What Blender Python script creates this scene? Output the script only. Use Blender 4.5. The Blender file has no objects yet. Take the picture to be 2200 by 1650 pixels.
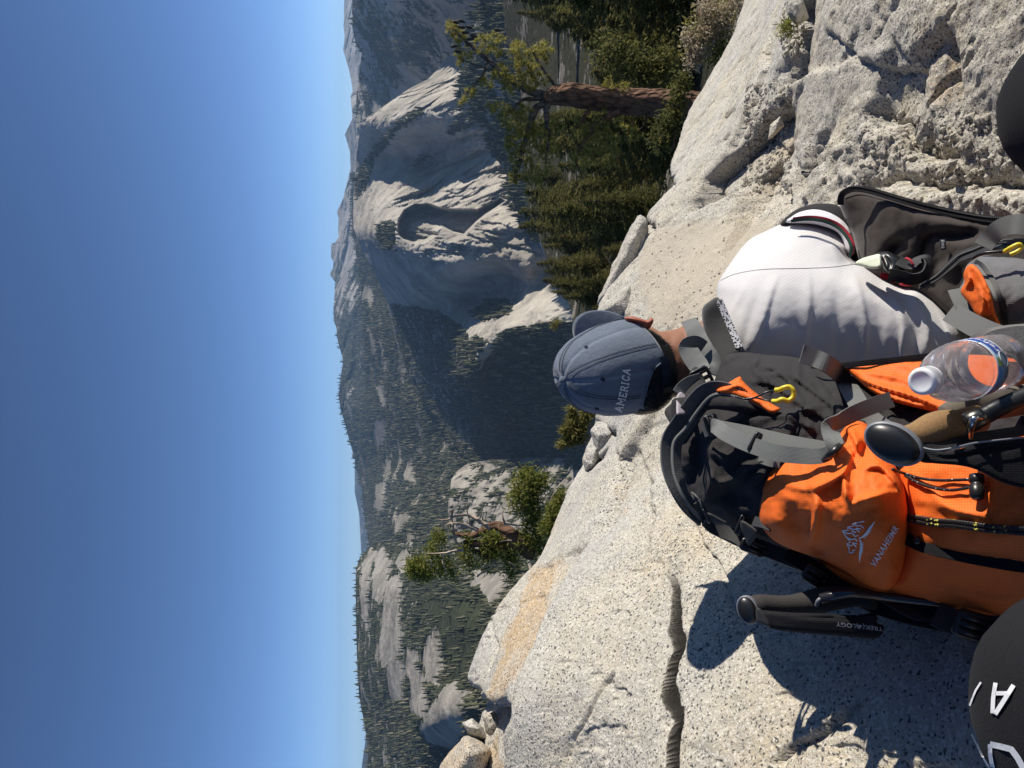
import bpy, bmesh, math, random
import numpy as np
from mathutils import Vector, Matrix
from mathutils.bvhtree import BVHTree
from mathutils.geometry import delaunay_2d_cdt
R = math.radians
rng = np.random.default_rng(7)
random.seed(7)
SC = bpy.context.scene
COL = SC.collection
# ---------------------------------------------------------------- camera, sky, sun, exposure
FPX = 1650.0
PITCH = R(11.5)
CP, SP = math.cos(PITCH), math.sin(PITCH)
cam_d = bpy.data.cameras.new('camera')
cam_d.sensor_fit = 'HORIZONTAL'
cam_d.sensor_width = 36.0
cam_d.lens = FPX / 2200.0 * 36.0
cam_d.clip_start = 0.02
cam_d.clip_end = 60000.0
cam = bpy.data.objects.new('camera', cam_d)
COL.objects.link(cam)
# the phone was held on its side: world up points to the left of the picture
_cx, _cy, _cz = Vector((0, -SP, -CP)), Vector((1, 0, 0)), Vector((0, -CP, SP))
cam.matrix_world = Matrix(((_cx.x, _cy.x, _cz.x, 0), (_cx.y, _cy.y, _cz.y, 0), (_cx.z, _cy.z, _cz.z, 0), (0, 0, 0, 1)))
SC.camera = cam
SUN_EL, SUN_AZ = R(25), R(6)          # azimuth measured from +X towards +Y
world = bpy.data.worlds.new('World')
SC.world = world
world.use_nodes = True
wn = world.node_tree
bg = wn.nodes['Background']
sky = wn.nodes.new('ShaderNodeTexSky')
sky.sky_type = 'NISHITA'
sky.sun_disc = False
sky.sun_elevation = SUN_EL
sky.sun_rotation = math.pi / 2 - SUN_AZ
sky.altitude = 2400
sky.air_density = 0.52
sky.dust_density = 0.0
sky.ozone_density = 4.5
wn.links.new(sky.outputs[0], bg.inputs[0])
bg.inputs[1].default_value = 0.092
sun_d = bpy.data.lights.new('sun', 'SUN')
sun_d.energy = 4.2
sun_d.angle = R(0.5)
sun_d.color = (1.0, 0.93, 0.82)
sun = bpy.data.objects.new('sun', sun_d)
COL.objects.link(sun)
SUN_DIR = Vector((math.cos(SUN_EL) * math.cos(SUN_AZ), math.cos(SUN_EL) * math.sin(SUN_AZ), math.sin(SUN_EL)))
sun.rotation_euler = SUN_DIR.to_track_quat('Z', 'Y').to_euler()
SC.view_settings.view_transform = 'Standard'
SC.view_settings.look = 'None'
SC.view_settings.gamma = 1.0
SC.view_settings.use_curve_mapping = False
SC.view_settings.exposure = 0.58
try:
    SC.cycles.use_denoising = True
    SC.cycles.volume_bounces = 0
    SC.cycles.max_bounces = 6
    SC.cycles.transparent_max_bounces = 8
    SC.cycles.sample_clamp_indirect = 6
except Exception:
    pass

# ---------------------------------------------------------------- helpers
def P(x, y, D):
    """a picture position (2200 x 1650) at distance D along the view axis -> world"""
    x = np.asarray(x, float); y = np.asarray(y, float); D = np.asarray(D, float)
    xr = (825.0 - y) / FPX
    yd = (x - 1100.0) / FPX
    return np.stack(np.broadcast_arrays(D * xr, D * (CP - yd * SP), D * (-SP - yd * CP)), -1)

def px_of(p):
    p = np.asarray(p, float)
    D = p[..., 1] * CP - p[..., 2] * SP
    xr = p[..., 0] / D
    yd = -(p[..., 1] * SP + p[..., 2] * CP) / D
    return np.stack([1100 + yd * FPX, 825 - xr * FPX], -1), D

_G = rng.normal(size=(512, 3)); _G /= np.linalg.norm(_G, axis=1)[:, None]
_PERM = rng.permutation(512)
def perlin(p):
    p = np.asarray(p, float)
    i = np.floor(p).astype(np.int64); f = p - i
    u = f * f * f * (f * (f * 6 - 15) + 10)
    out = 0
    for dx in (0, 1):
        for dy in (0, 1):
            for dz in (0, 1):
                h = _PERM[(_PERM[(_PERM[(i[..., 0] + dx) & 511] + i[..., 1] + dy) & 511] + i[..., 2] + dz) & 511]
                g = _G[h]
                d = (g[..., 0] * (f[..., 0] - dx) + g[..., 1] * (f[..., 1] - dy) + g[..., 2] * (f[..., 2] - dz))
                w = (u[..., 0] if dx else 1 - u[..., 0]) * (u[..., 1] if dy else 1 - u[..., 1]) * (u[..., 2] if dz else 1 - u[..., 2])
                out = out + w * d
    return out * 1.5

def fbm(p, octv=5, lac=2.03, gain=0.5, ridged=False):
    p = np.asarray(p, float); a = 1.0; s = 0; tot = 0
    for k in range(octv):
        n = perlin(p + 17.3 * k)
        if ridged:
            n = 1 - 2 * np.abs(n)
        s = s + a * n; tot += a
        p = p * lac; a *= gain
    return s / tot

class TPS:
    def __init__(self, pts, vals, lam=0.0):
        self.c = np.asarray(pts, float); n = len(self.c)
        self.s = 1.0 / (np.ptp(self.c, axis=0).max() + 1e-9)
        c = self.c * self.s
        A = np.zeros((n + 3, n + 3))
        A[:n, :n] = self._k(np.linalg.norm(c[:, None] - c[None], axis=2)) + lam * np.eye(n)
        A[:n, n] = 1; A[:n, n + 1:] = c
        A[n, :n] = 1; A[n + 1:, :n] = c.T
        b = np.zeros(n + 3); b[:n] = vals
        self.w = np.linalg.lstsq(A, b, rcond=None)[0]
    def _k(self, r):
        return np.where(r > 1e-12, r * r * np.log(np.maximum(r, 1e-12)), 0)
    def __call__(self, q):
        q = np.asarray(q, float); sh = q.shape[:-1]
        q = q.reshape(-1, 2) * self.s; c = self.c * self.s; out = np.empty(len(q)); n = len(c)
        for a in range(0, len(q), 40000):
            z = q[a:a + 40000]
            d = np.sqrt(((z[:, None] - c[None]) ** 2).sum(2))
            out[a:a + 40000] = self._k(d) @ self.w[:n] + self.w[n] + z @ self.w[n + 1:]
        return out.reshape(sh)

def smooth01(x):
    x = np.clip(x, 0, 1); return x * x * (3 - 2 * x)

def catmull(pts, n=8, closed=False):
    p = np.asarray(pts, float); N = len(p)
    if N < 3 and not closed:
        t = np.linspace(0, 1, n * (N - 1) + 1)[:, None]
        return p[0] * (1 - t) + p[-1] * t
    out = []
    for i in range(N if closed else N - 1):
        if closed:
            a, b, c, d = p[(i - 1) % N], p[i], p[(i + 1) % N], p[(i + 2) % N]
        else:
            a, b, c, d = p[max(i - 1, 0)], p[i], p[i + 1], p[min(i + 2, N - 1)]
        for t in np.arange(n) / n:
            out.append(0.5 * ((2 * b) + (c - a) * t + (2 * a - 5 * b + 4 * c - d) * t * t + (-a + 3 * b - 3 * c + d) * t ** 3))
    if not closed:
        out.append(p[-1])
    return np.array(out)

def seg_dist(q, poly, closed=False):
    """distance from points q to a polyline, signed side (+ = left of travel in x,y), and arc position 0..1"""
    q = np.asarray(q, float); poly = np.asarray(poly, float)
    a = poly if closed else poly[:-1]
    b = np.roll(poly, -1, 0) if closed else poly[1:]
    L = np.linalg.norm(b - a, axis=1); cum = np.concatenate([[0], np.cumsum(L)])
    best = np.full(len(q), 1e18); side = np.zeros(len(q)); arc = np.zeros(len(q))
    for i in range(len(a)):
        ab = b[i] - a[i]
        t = np.clip(((q - a[i]) @ ab) / (ab @ ab + 1e-18), 0, 1)
        d = q - (a[i] + t[:, None] * ab)
        dd = np.hypot(d[:, 0], d[:, 1])
        m = dd < best
        best = np.where(m, dd, best)
        side = np.where(m, np.sign(ab[0] * d[:, 1] - ab[1] * d[:, 0]), side)
        arc = np.where(m, (cum[i] + t * L[i]) / cum[-1], arc)
    return best, side, arc

def inside(q, poly):
    q = np.asarray(q, float); poly = np.asarray(poly, float)
    r = np.zeros(len(q), bool); n = len(poly); j = n - 1
    for i in range(n):
        xi, yi = poly[i]; xj, yj = poly[j]
        c = ((yi > q[:, 1]) != (yj > q[:, 1])) & (q[:, 0] < (xj - xi) * (q[:, 1] - yi) / (yj - yi + 1e-18) + xi)
        r ^= c; j = i
    return r

def mesh_obj(name, V, Fc, mat=None, parent=None, smooth=True, uv=None, attrs=None, kind=None):
    me = bpy.data.meshes.new(name)
    V = np.asarray(V, float)
    if isinstance(Fc, np.ndarray) and Fc.ndim == 2:
        n, k = Fc.shape
        me.vertices.add(len(V)); me.vertices.foreach_set('co', V.ravel())
        me.loops.add(n * k); me.loops.foreach_set('vertex_index', Fc.astype(np.int32).ravel())
        me.polygons.add(n)
        me.polygons.foreach_set('loop_start', np.arange(0, n * k, k, dtype=np.int32))
        me.polygons.foreach_set('loop_total', np.full(n, k, np.int32))
        me.update(calc_edges=True)
    else:
        me.from_pydata([tuple(v) for v in V], [], [tuple(int(i) for i in f) for f in Fc])
    if smooth:
        me.polygons.foreach_set('use_smooth', np.ones(len(me.polygons), bool))
    if uv is not None:
        l = me.uv_layers.new(name='UVMap')
        li = np.empty(len(me.loops), np.int32); me.loops.foreach_get('vertex_index', li)
        l.data.foreach_set('uv', np.asarray(uv, np.float32)[li].ravel())
    for k, v in (attrs or {}).items():
        at = me.attributes.new(k, 'FLOAT', 'POINT'); at.data.foreach_set('value', np.asarray(v, np.float32))
    me.validate()
    o = bpy.data.objects.new(name, me); COL.objects.link(o)
    if mat is not None:
        for m in (mat if isinstance(mat, (list, tuple)) else [mat]):
            me.materials.append(m)
    if parent is not None:
        o.parent = parent
        o.matrix_parent_inverse = parent.matrix_world.inverted()
    if kind:
        o['kind'] = kind
    return o

def tag(o, label, cat, group=None):
    o['label'] = label; o['category'] = cat
    if group: o['group'] = group
    return o

def thing(name, label, cat, loc=(0, 0, 0), group=None):
    o = bpy.data.objects.new(name, None); COL.objects.link(o)
    o.location = tuple(loc); o.empty_display_size = 0.1
    o.matrix_world = Matrix.Translation(Vector(tuple(float(c) for c in loc)))
    return tag(o, label, cat, group)

# ---------------------------------------------------------------- node materials
class NM:
    def __init__(self, name, rough=0.85, spec=0.3):
        self.m = bpy.data.materials.new(name); self.m.use_nodes = True
        self.t = self.m.node_tree; self.b = self.t.nodes['Principled BSDF']
        self.b.inputs['Roughness'].default_value = rough
        self.b.inputs['Specular IOR Level'].default_value = spec
        self.co = None
    def n(self, kind): return self.t.nodes.new(kind)
    def L(self, a, b): self.t.links.new(a, b)
    def vec(self, scale=(1, 1, 1), src='Object', rot=(0, 0, 0)):
        tc = self.n('ShaderNodeTexCoord'); mp = self.n('ShaderNodeMapping')
        mp.inputs['Scale'].default_value = scale; mp.inputs['Rotation'].default_value = rot
        self.L(tc.outputs[src], mp.inputs[0]); return mp.outputs[0]
    def noise(self, scale, detail=4, rough=0.55, vec=None, dist=0):
        x = self.n('ShaderNodeTexNoise'); x.inputs['Scale'].default_value = scale
        x.inputs['Detail'].default_value = detail; x.inputs['Roughness'].default_value = rough
        x.inputs['Distortion'].default_value = dist
        self.L(vec if vec is not None else self.vec(), x.inputs['Vector']); return x.outputs['Fac']
    def voro(self, scale, vec=None, feature='F1', out='Distance', rnd=1.0):
        x = self.n('ShaderNodeTexVoronoi'); x.feature = feature; x.inputs['Scale'].default_value = scale
        x.inputs['Randomness'].default_value = rnd
        self.L(vec if vec is not None else self.vec(), x.inputs['Vector']); return x.outputs[out]
    def wave(self, scale, vec, dist=0, direction='X', profile='SIN'):
        x = self.n('ShaderNodeTexWave'); x.inputs['Scale'].default_value = scale; x.inputs['Distortion'].default_value = dist
        x.bands_direction = direction; x.wave_profile = profile
        self.L(vec, x.inputs['Vector']); return x.outputs['Fac']
    def ramp(self, fac, stops):
        x = self.n('ShaderNodeValToRGB'); e = x.color_ramp.elements
        while len(e) > 1: e.remove(e[-1])
        for i, (p, c) in enumerate(stops):
            if not isinstance(c, (tuple, list)): c = (c, c, c)
            k = e[0] if i == 0 else e.new(p)
            k.position = p; k.color = (*c, 1)
        self.L(fac, x.inputs[0]); return x.outputs[0]
    def mix(self, fac, a, b, mode='MIX'):
        x = self.n('ShaderNodeMix'); x.data_type = 'RGBA'; x.blend_type = mode
        for s, v in ((x.inputs[0], fac), (x.inputs[6], a), (x.inputs[7], b)):
            if isinstance(v, (int, float)): s.default_value = v if s is x.inputs[0] else (v, v, v, 1)
            elif isinstance(v, tuple): s.default_value = (*v, 1)
            else: self.L(v, s)
        return x.outputs[2]
    def math(self, op, a, b=0.0, clamp=False):
        x = self.n('ShaderNodeMath'); x.operation = op; x.use_clamp = clamp
        for s, v in ((x.inputs[0], a), (x.inputs[1], b)):
            if isinstance(v, (int, float)): s.default_value = v
            else: self.L(v, s)
        return x.outputs[0]
    def attr(self, name):
        x = self.n('ShaderNodeAttribute'); x.attribute_name = name; return x.outputs['Fac']
    def geo(self, out): return self.n('ShaderNodeNewGeometry').outputs[out]
    def bump(self, h, strength=0.5, dist=0.01, prev=None):
        x = self.n('ShaderNodeBump'); x.inputs['Strength'].default_value = strength; x.inputs['Distance'].default_value = dist
        self.L(h, x.inputs['Height'])
        if prev is not None: self.L(prev, x.inputs['Normal'])
        return x.outputs[0]
    def color(self, c):
        if isinstance(c, tuple): self.b.inputs['Base Color'].default_value = (*c, 1)
        else: self.L(c, self.b.inputs['Base Color'])
        return self
    def normal(self, n): self.L(n, self.b.inputs['Normal']); return self
    def set(self, **kw):
        for k, v in kw.items():
            s = self.b.inputs[k.replace('_', ' ')]
            if isinstance(v, (int, float)): s.default_value = v
            elif isinstance(v, tuple): s.default_value = (*v, 1) if len(v) == 3 and s.type == 'RGBA' else v
            else: self.L(v, s)
        return self
# ================================================================ FAR TERRAIN
def far_mat(name, rock, veg, rock_scale, veg2=None, tint=0.0):
    k = NM(name, 0.95, 0.1)
    v = k.vec()
    a = k.noise(rock_scale, 6, 0.62, v)
    st = k.noise(rock_scale * 0.8, 5, 0.6, k.vec((1, 1, 0.18)))
    r1 = k.ramp(a, [(0.3, tuple(c * 0.62 for c in rock)), (0.5, rock), (0.68, tuple(min(1, c * 1.22) for c in rock))])
    r1 = k.mix(k.ramp(k.noise(rock_scale * 7, 5, 0.7, k.vec((1, 1, 0.22))), [(0.40, 0.0), (0.60, 0.5)]), r1, tuple(c * 0.66 for c in rock))
    r2 = k.mix(k.ramp(st, [(0.44, 0.0), (0.60, 0.75)]), r1, tuple(c * 0.5 for c in rock))
    b = k.noise(rock_scale * 5, 6, 0.7, v)
    g = k.ramp(b, [(0.3, tuple(c * 0.6 for c in veg)), (0.55, veg), (0.75, veg2 or tuple(c * 1.6 for c in veg))])
    f = k.math('ADD', k.attr('veg'), k.math('MULTIPLY', k.math('SUBTRACT', k.noise(rock_scale * 2.2, 6, 0.65, v), 0.5), 1.3))
    k.color(k.mix(k.ramp(f, [(0.45, 0.0), (0.56, 1.0)]), r2, g))
    bp = k.bump(a, 0.7, 0.16 / rock_scale)
    bp = k.bump(k.noise(rock_scale * 4, 6, 0.75, k.vec((1, 1, 0.5))), 0.8, 0.07 / rock_scale, bp)
    bp = k.bump(k.voro(rock_scale * 3, k.vec((1, 1, 0.35)), 'DISTANCE_TO_EDGE'), 0.5, 0.05 / rock_scale, bp)
    k.normal(bp)
    return k.m

ROCK = (0.45, 0.415, 0.36)
M_FROCK = far_mat('far_granite', ROCK, (0.030, 0.034, 0.022), 1 / 90.0)
M_FFOR = far_mat('forest_floor', (0.30, 0.275, 0.23), (0.050, 0.054, 0.034), 1 / 120.0)
M_FRANGE = far_mat('range_rock', (0.33, 0.31, 0.29), (0.055, 0.058, 0.042), 1 / 350.0)
M_FHILL = far_mat('hill_ground', (0.34, 0.315, 0.275), (0.050, 0.056, 0.030), 1 / 60.0, (0.075, 0.080, 0.038))

def zq(pts, x0, y0, s=0.2727):
    return [(x0 + a * s, y0 + b * s) for a, b in pts]

PATCH = {}
def patch(name, mat, top, bot, ctrl, dy=2.6, dx=2.6, noises=(), back=(400, 300), rough_top=0.0, veg=None, bumps=(), nz_veg=(300.0, 0.5)):
    tp = np.array(sorted(top)); bt = np.array(sorted(bot))
    y0, y1 = tp[0, 0], tp[-1, 0]
    ny = int((y1 - y0) / dy) + 1
    ys = np.linspace(y0, y1, ny)
    xt = np.interp(ys, tp[:, 0], tp[:, 1]); xb = np.interp(ys, bt[:, 0], bt[:, 1])
    if rough_top:
        xt = xt + rough_top * fbm(np.stack([ys / 23.0, ys * 0 + 3.3, ys * 0], -1), 4)
    nx = max(8, int(np.max(xb - xt) / dx))
    t = np.linspace(0, 1, nx)[:, None]
    X = xt * (1 - t) + xb * t
    Y = np.broadcast_to(ys, X.shape)
    c = np.array(ctrl, float)
    tps = TPS(c[:, :2], np.log(c[:, 2]), 1e-6)
    D = np.exp(tps(np.stack([X, Y], -1)))
    for fn in bumps:
        D = D + fn(np.stack([X.ravel(), Y.ravel()], -1)).reshape(X.shape)
    W = P(X, Y, D)
    for (sc, amp, ridged, st) in noises:
        q = W / (np.array([sc, sc, sc]) * np.array(st))
        D = D + amp * fbm(q, 6, 2.1, 0.52, ridged)
    W = P(X, Y, D)
    vg = np.zeros(X.shape)
    if veg is not None:
        vg = veg(np.stack([X.ravel(), Y.ravel()], -1), W.reshape(-1, 3)).reshape(X.shape)
    # the far side of the crest, so that the hill is a solid
    bk = []
    hd = W[0] * np.array([1, 1, 0]); hd /= np.linalg.norm(hd, axis=1)[:, None]
    for j in range(6, 0, -1):
        f = j / 6.0
        bk.append(W[0] + hd * back[0] * f + np.array([0, 0, -back[1] * f ** 1.6]))
    Wa = np.concatenate([np.array(bk), W], 0)
    va = np.concatenate([np.repeat(vg[:1], 6, 0), vg], 0)
    nr, nc = Wa.shape[:2]
    idx = np.arange(nr * nc).reshape(nr, nc)
    Fq = np.stack([idx[:-1, :-1], idx[:-1, 1:], idx[1:, 1:], idx[1:, :-1]], -1).reshape(-1, 4)[:, ::-1]
    o = mesh_obj(name, Wa.reshape(-1, 3), Fq, mat, attrs={'veg': va.ravel()}, kind='structure')
    PATCH[name] = (X, Y, D, W, vg)
    return o

def polymask(polys, soft=6.0):
    def f(q):
        m = np.zeros(len(q))
        for p in polys:
            p = np.array(p)
            d, _, _ = seg_dist(q, p, True)
            s = np.where(inside(q, p), d, -d)
            m = np.maximum(m, smooth01(s / soft * 0.5 + 0.5))
        return m
    return f

# ---- distant mountain range along the horizon
range_top = [(-420, 742), (-90, 741), (0, 740), (55, 738), (79, 741), (106, 737), (147, 749), (175, 755), (196, 758), (207, 753), (232, 756), (254, 757),
             (289, 741), (327, 752), (363, 753), (409, 741), (425, 738), (447, 727), (455, 724), (470, 728), (493, 726), (508, 728), (520, 721), (524, 711), (553, 711), (560, 716),
             (576, 716), (588, 708), (596, 713), (607, 720), (640, 718), (667, 716), (690, 718), (708, 723), (733, 726), (774, 737), (800, 733), (836, 729), (855, 728),
             (880, 732), (909, 741), (950, 752), (991, 763), (1040, 775)]
rc = [(742, -420, 11000), (800, -420, 6500), (737, 106, 10500), (740, -50, 13000), (760, -50, 11000), (757, 196, 8500), (753, 232, 7500), (741, 289, 8500), (752, 350, 8200), (727, 450, 8800), (711, 540, 8800), (708, 588, 8600),
      (716, 667, 7200), (730, 750, 6200), (728, 850, 5600), (750, 940, 5600), (763, 991, 5800), (780, 1040, 5800),
      (770, 110, 8500), (775, 300, 6800), (775, 400, 6900), (770, 500, 7000), (770, 560, 6600), (790, 650, 5400), (800, 760, 4900), (790, 860, 4700), (800, 960, 4800),
      (735, 560, 7700), (742, 470, 8000), (745, 650, 6300), (760, 800, 5400), (840, 500, 6000), (840, 200, 6500), (840, 800, 4500), (840, 1000, 4600)]
def veg_range(q, w):
    n = fbm(w / 420.0, 5)
    base = 0.30 + 0.38 * smooth01((q[:, 1] - 540) / 160.0) + 0.12 * smooth01((q[:, 0] - 752) / 20.0)
    return base + 0.75 * n
patch('mountain_range', M_FRANGE, range_top, [(-420, 800), (1040, 830)], rc, 3.0, 1.6,
      [(900, 420, True, (1, 1, 1)), (180, 40, False, (1, 1, 1))], (1500, 900), 1.2, veg_range)
patch('far_hill', M_FRANGE, [(930, 768), (960, 764), (991, 762), (1059, 762), (1100, 771), (1182, 776), (1280, 782)], [(930, 800), (1280, 815)],
      [(764, 960, 13500), (763, 1059, 13000), (771, 1100, 13000), (776, 1182, 13000), (800, 960, 11000), (800, 1100, 11000), (810, 1250, 11000)], 5, 3,
      [(1500, 500, True, (1, 1, 1))], (1500, 900), 0.5, lambda q, w: 0.6 + 0 * q[:, 0])
patch('far_hill', M_FRANGE, [(1500, 792), (1560, 788), (1600, 784), (1640, 778), (1760, 770), (2050, 768)], [(1500, 830), (2050, 830)],
      [(790, 1510, 9000), (784, 1600, 9200), (775, 1750, 9400), (825, 1510, 7500), (825, 1750, 7600)], 5, 3,
      [(1500, 300, True, (1, 1, 1))], (1500, 900), 0.4, lambda q, w: 0.75 + 0 * q[:, 0])

# ---- forested slope across the canyon
bc = [(757, 400, 5000), (757, 500, 4800), (770, 570, 4700), (778, 640, 4600), (785, 800, 4500), (776, 900, 4600), (770, 960, 4900), (779, 1060, 4900), (786, 1130, 4700), (815, 1260, 3500),
      (830, 700, 3850), (860, 760, 3600), (930, 880, 3150), (990, 1000, 2800), (900, 1000, 3300), (850, 1000, 3900), (850, 1150, 2950),
      (900, 1200, 2350), (960, 1200, 2000), (1050, 1200, 1700), (1100, 1050, 2450), (900, 600, 4100), (1000, 800, 3500), (1060, 900, 3150),
      (830, 900, 3950), (860, 1080, 3200), (940, 1100, 2500)]
rockB = polymask([zq([(385, 400), (455, 365), (485, 390), (430, 580), (395, 560), (385, 480)], 700, 800),
                  zq([(400, 900), (470, 850), (470, 1000), (430, 1080), (390, 1060)], 700, 800),
                  zq([(160, 280), (240, 320), (270, 380), (260, 420), (200, 370)], 700, 800),
                  zq([(400, 120), (440, 100), (470, 200), (465, 265), (430, 200)], 700, 800),
                  zq([(610, 830), (660, 680), (700, 780), (700, 850)], 700, 800),
                  zq([(170, 900), (270, 740), (270, 1050), (190, 1080)], 700, 400),
                  zq([(310, 790), (350, 780), (380, 880), (350, 940), (310, 880)], 700, 400),
                  zq([(340, 1120), (370, 1150), (400, 1290), (370, 1300)], 700, 400),
                  zq([(490, 700), (520, 640), (500, 800), (460, 880)], 700, 800),
                  zq([(540, 1150), (590, 1100), (660, 1130), (600, 1250), (560, 1250)], 700, 800),
                  zq([(630, 1290), (670, 1220), (710, 1300), (700, 1400), (650, 1380)], 700, 800)], 7)
def veg_B(q, w):
    return 0.66 + 0.62 * fbm(w / 170.0, 5) - 0.62 * rockB(q)
patch('forest_slope', M_FFOR, [(370, 757), (500, 758), (560, 767), (640, 777), (720, 785), (800, 786), (880, 778), (960, 770), (1040, 776), (1110, 783), (1190, 796), (1260, 818), (1330, 840)],
      [(370, 800), (560, 900), (700, 960), (800, 1005), (900, 1065), (1000, 1130), (1150, 1160), (1330, 1160)], bc, 3, 3,
      [(700, 90, False, (1, 1, 1)), (160, 22, True, (1, 1, 1))], (900, 500), 0.8, veg_B)

# ---- granite massif: two ribs, the big face with its arch, the dark flank down into the gorge
cc = [(774, 262, 2520), (800, 242, 2500), (880, 192, 2480), (920, 172, 2480), (836, 257, 2290), (905, 211, 2240), (800, 300, 2560), (785, 335, 2680),
      (768, 382, 2800), (815, 285, 2430), (845, 288, 2310), (890, 250, 2190), (932, 215, 2170), (870, 342, 2480), (830, 350, 2600), (900, 312, 2370), (945, 290, 2230),
      (985, 235, 2090), (1035, 260, 2060),
      (790, 412, 2700), (850, 395, 2460), (900, 390, 2330), (1000, 345, 2170), (1050, 325, 2090), (1085, 390, 1930), (900, 460, 2130), (1000, 455, 1990), (1095, 460, 1850),
      (759, 480, 2900), (775, 495, 2650), (800, 505, 2400), (830, 512, 2220), (863, 520, 2090), (934, 567, 1960), (981, 571, 1900), (1041, 562, 1840), (1136, 578, 1740),
      (956, 655, 2210), (1030, 640, 2090), (1082, 615, 1960), (1163, 592, 1780),
      (1060, 650, 1970), (1110, 640, 1850), (1160, 632, 1720), (1027, 795, 1790), (1045, 747, 1740), (1082, 698, 1690), (1177, 676, 1550),
      (1100, 780, 1860), (1060, 850, 2010), (1150, 760, 1730), (1200, 760, 1650), (1180, 850, 1860), (1200, 950, 2000), (1100, 950, 2200), (1000, 900, 2500), (1050, 800, 1950),
      (831, 645, 3000), (853, 741, 3200), (877, 809, 3150), (932, 882, 2950), (973, 964, 2680), (995, 1005, 2550), (900, 700, 2650), (950, 780, 2450), (1000, 850, 2400),
      (850, 600, 2450), (800, 575, 2750), (776, 536, 2850), (900, 630, 2280)]
alc = np.array(zq([(570, 330), (575, 270), (620, 195), (700, 150), (800, 143), (880, 168), (960, 185), (1080, 188), (1200, 190), (1300, 145), (1380, 98), (1405, 118), (1250, 222), (1180, 285), (1090, 388),
                   (1000, 365), (910, 322), (850, 352), (880, 385), (780, 432), (690, 447), (610, 415), (575, 380)], 700, 400))
def alcove(q):
    d, _, _ = seg_dist(q, alc, True)
    s = np.where(inside(q, alc), d, -d)
    return 210 * smooth01((s + 2.5) / 7.0)
def cracks(q):
    out = np.zeros(len(q))
    r2 = np.random.default_rng(3)
    for i in range(190):
        y0 = r2.uniform(190, 640); x0 = r2.uniform(800, 1080)
        L = r2.uniform(40, 130); a = R(r2.uniform(8, 34)) * (-1 if y0 < 470 else 0.4)
        x1, y1 = x0 + L * math.cos(a), y0 + L * math.sin(a)
        pl = catmull([(x0, y0), ((x0 + x1) / 2 + r2.normal(0, 4), (y0 + y1) / 2 + r2.normal(0, 5)), (x1, y1)], 5)
        near = (np.abs(q[:, 0] - (x0 + x1) / 2) < L) & (np.abs(q[:, 1] - (y0 + y1) / 2) < L)
        if not near.any(): continue
        qq = q[near]; d, s, ar = seg_dist(qq, pl)
        # small overlapping exfoliation sheets: a step that fades out to one side
        out[near] += r2.uniform(6, 22) * np.where(s > 0, np.exp(-d / 22.0), 0) * np.sin(np.pi * np.clip(ar, 0, 1)) ** 0.6
    return out
vegC = polymask([zq([(430, 270), (560, 250), (560, 520), (430, 480), (380, 380)], 700, 400),
                 zq([(700, 1300), (800, 1180), (870, 1240), (720, 1310)], 700, 0), zq([(1040, 950), (1180, 900), (1150, 1000), (1000, 1070), (950, 1040)], 700, 0),
                 zq([(1150, 970), (1300, 880), (1440, 880), (1480, 990), (1250, 1060), (1160, 1050)], 700, 400),
                 zq([(1130, 1300), (1180, 1180), (1290, 1200), (1230, 1330), (1180, 1400)], 700, 400),
                 [(758, 380), (800, 318), (850, 268), (905, 228), (925, 232), (860, 282), (812, 340), (790, 405), (762, 440)],
                 [(1045, 765), (1090, 707), (1180, 692), (1300, 700), (1300, 1012), (1000, 1012), (1015, 830)], [(840, 650), (940, 665), (1000, 700), (1040, 800), (1090, 900), (1120, 1010), (990, 1010), (880, 815), (850, 740)]], 8)
def veg_C(q, w):
    return 0.02 + 0.55 * vegC(q) + 0.36 * fbm(w / 130.0, 5) + 0.12 * (q[:, 0] > 1010) * (q[:, 1] > 640)
patch('granite_dome', M_FROCK, [(120, 962), (150, 938), (170, 920), (190, 880), (245, 800), (262, 774), (300, 771), (327, 766), (382, 762), (427, 759), (490, 759), (536, 776), (575, 800), (645, 831), (741, 853),
                                (809, 877), (882, 932), (964, 973), (1010, 998)],
      [(120, 1000), (237, 1000), (259, 1045), (314, 1060), (376, 1100), (423, 1110), (500, 1150), (560, 1175), (620, 1210), (700, 1260), (800, 1290), (900, 1300), (1010, 1290)],
      cc, 2.0, 2.0, [(260, 42, True, (1, 1, 2.2)), (70, 17, True, (1, 1, 2.8)), (26, 8, True, (1, 1, 2.0)), (11, 3, False, (1, 1, 1))], (500, 350), 0.8, veg_C, bumps=(alcove, cracks))

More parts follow.
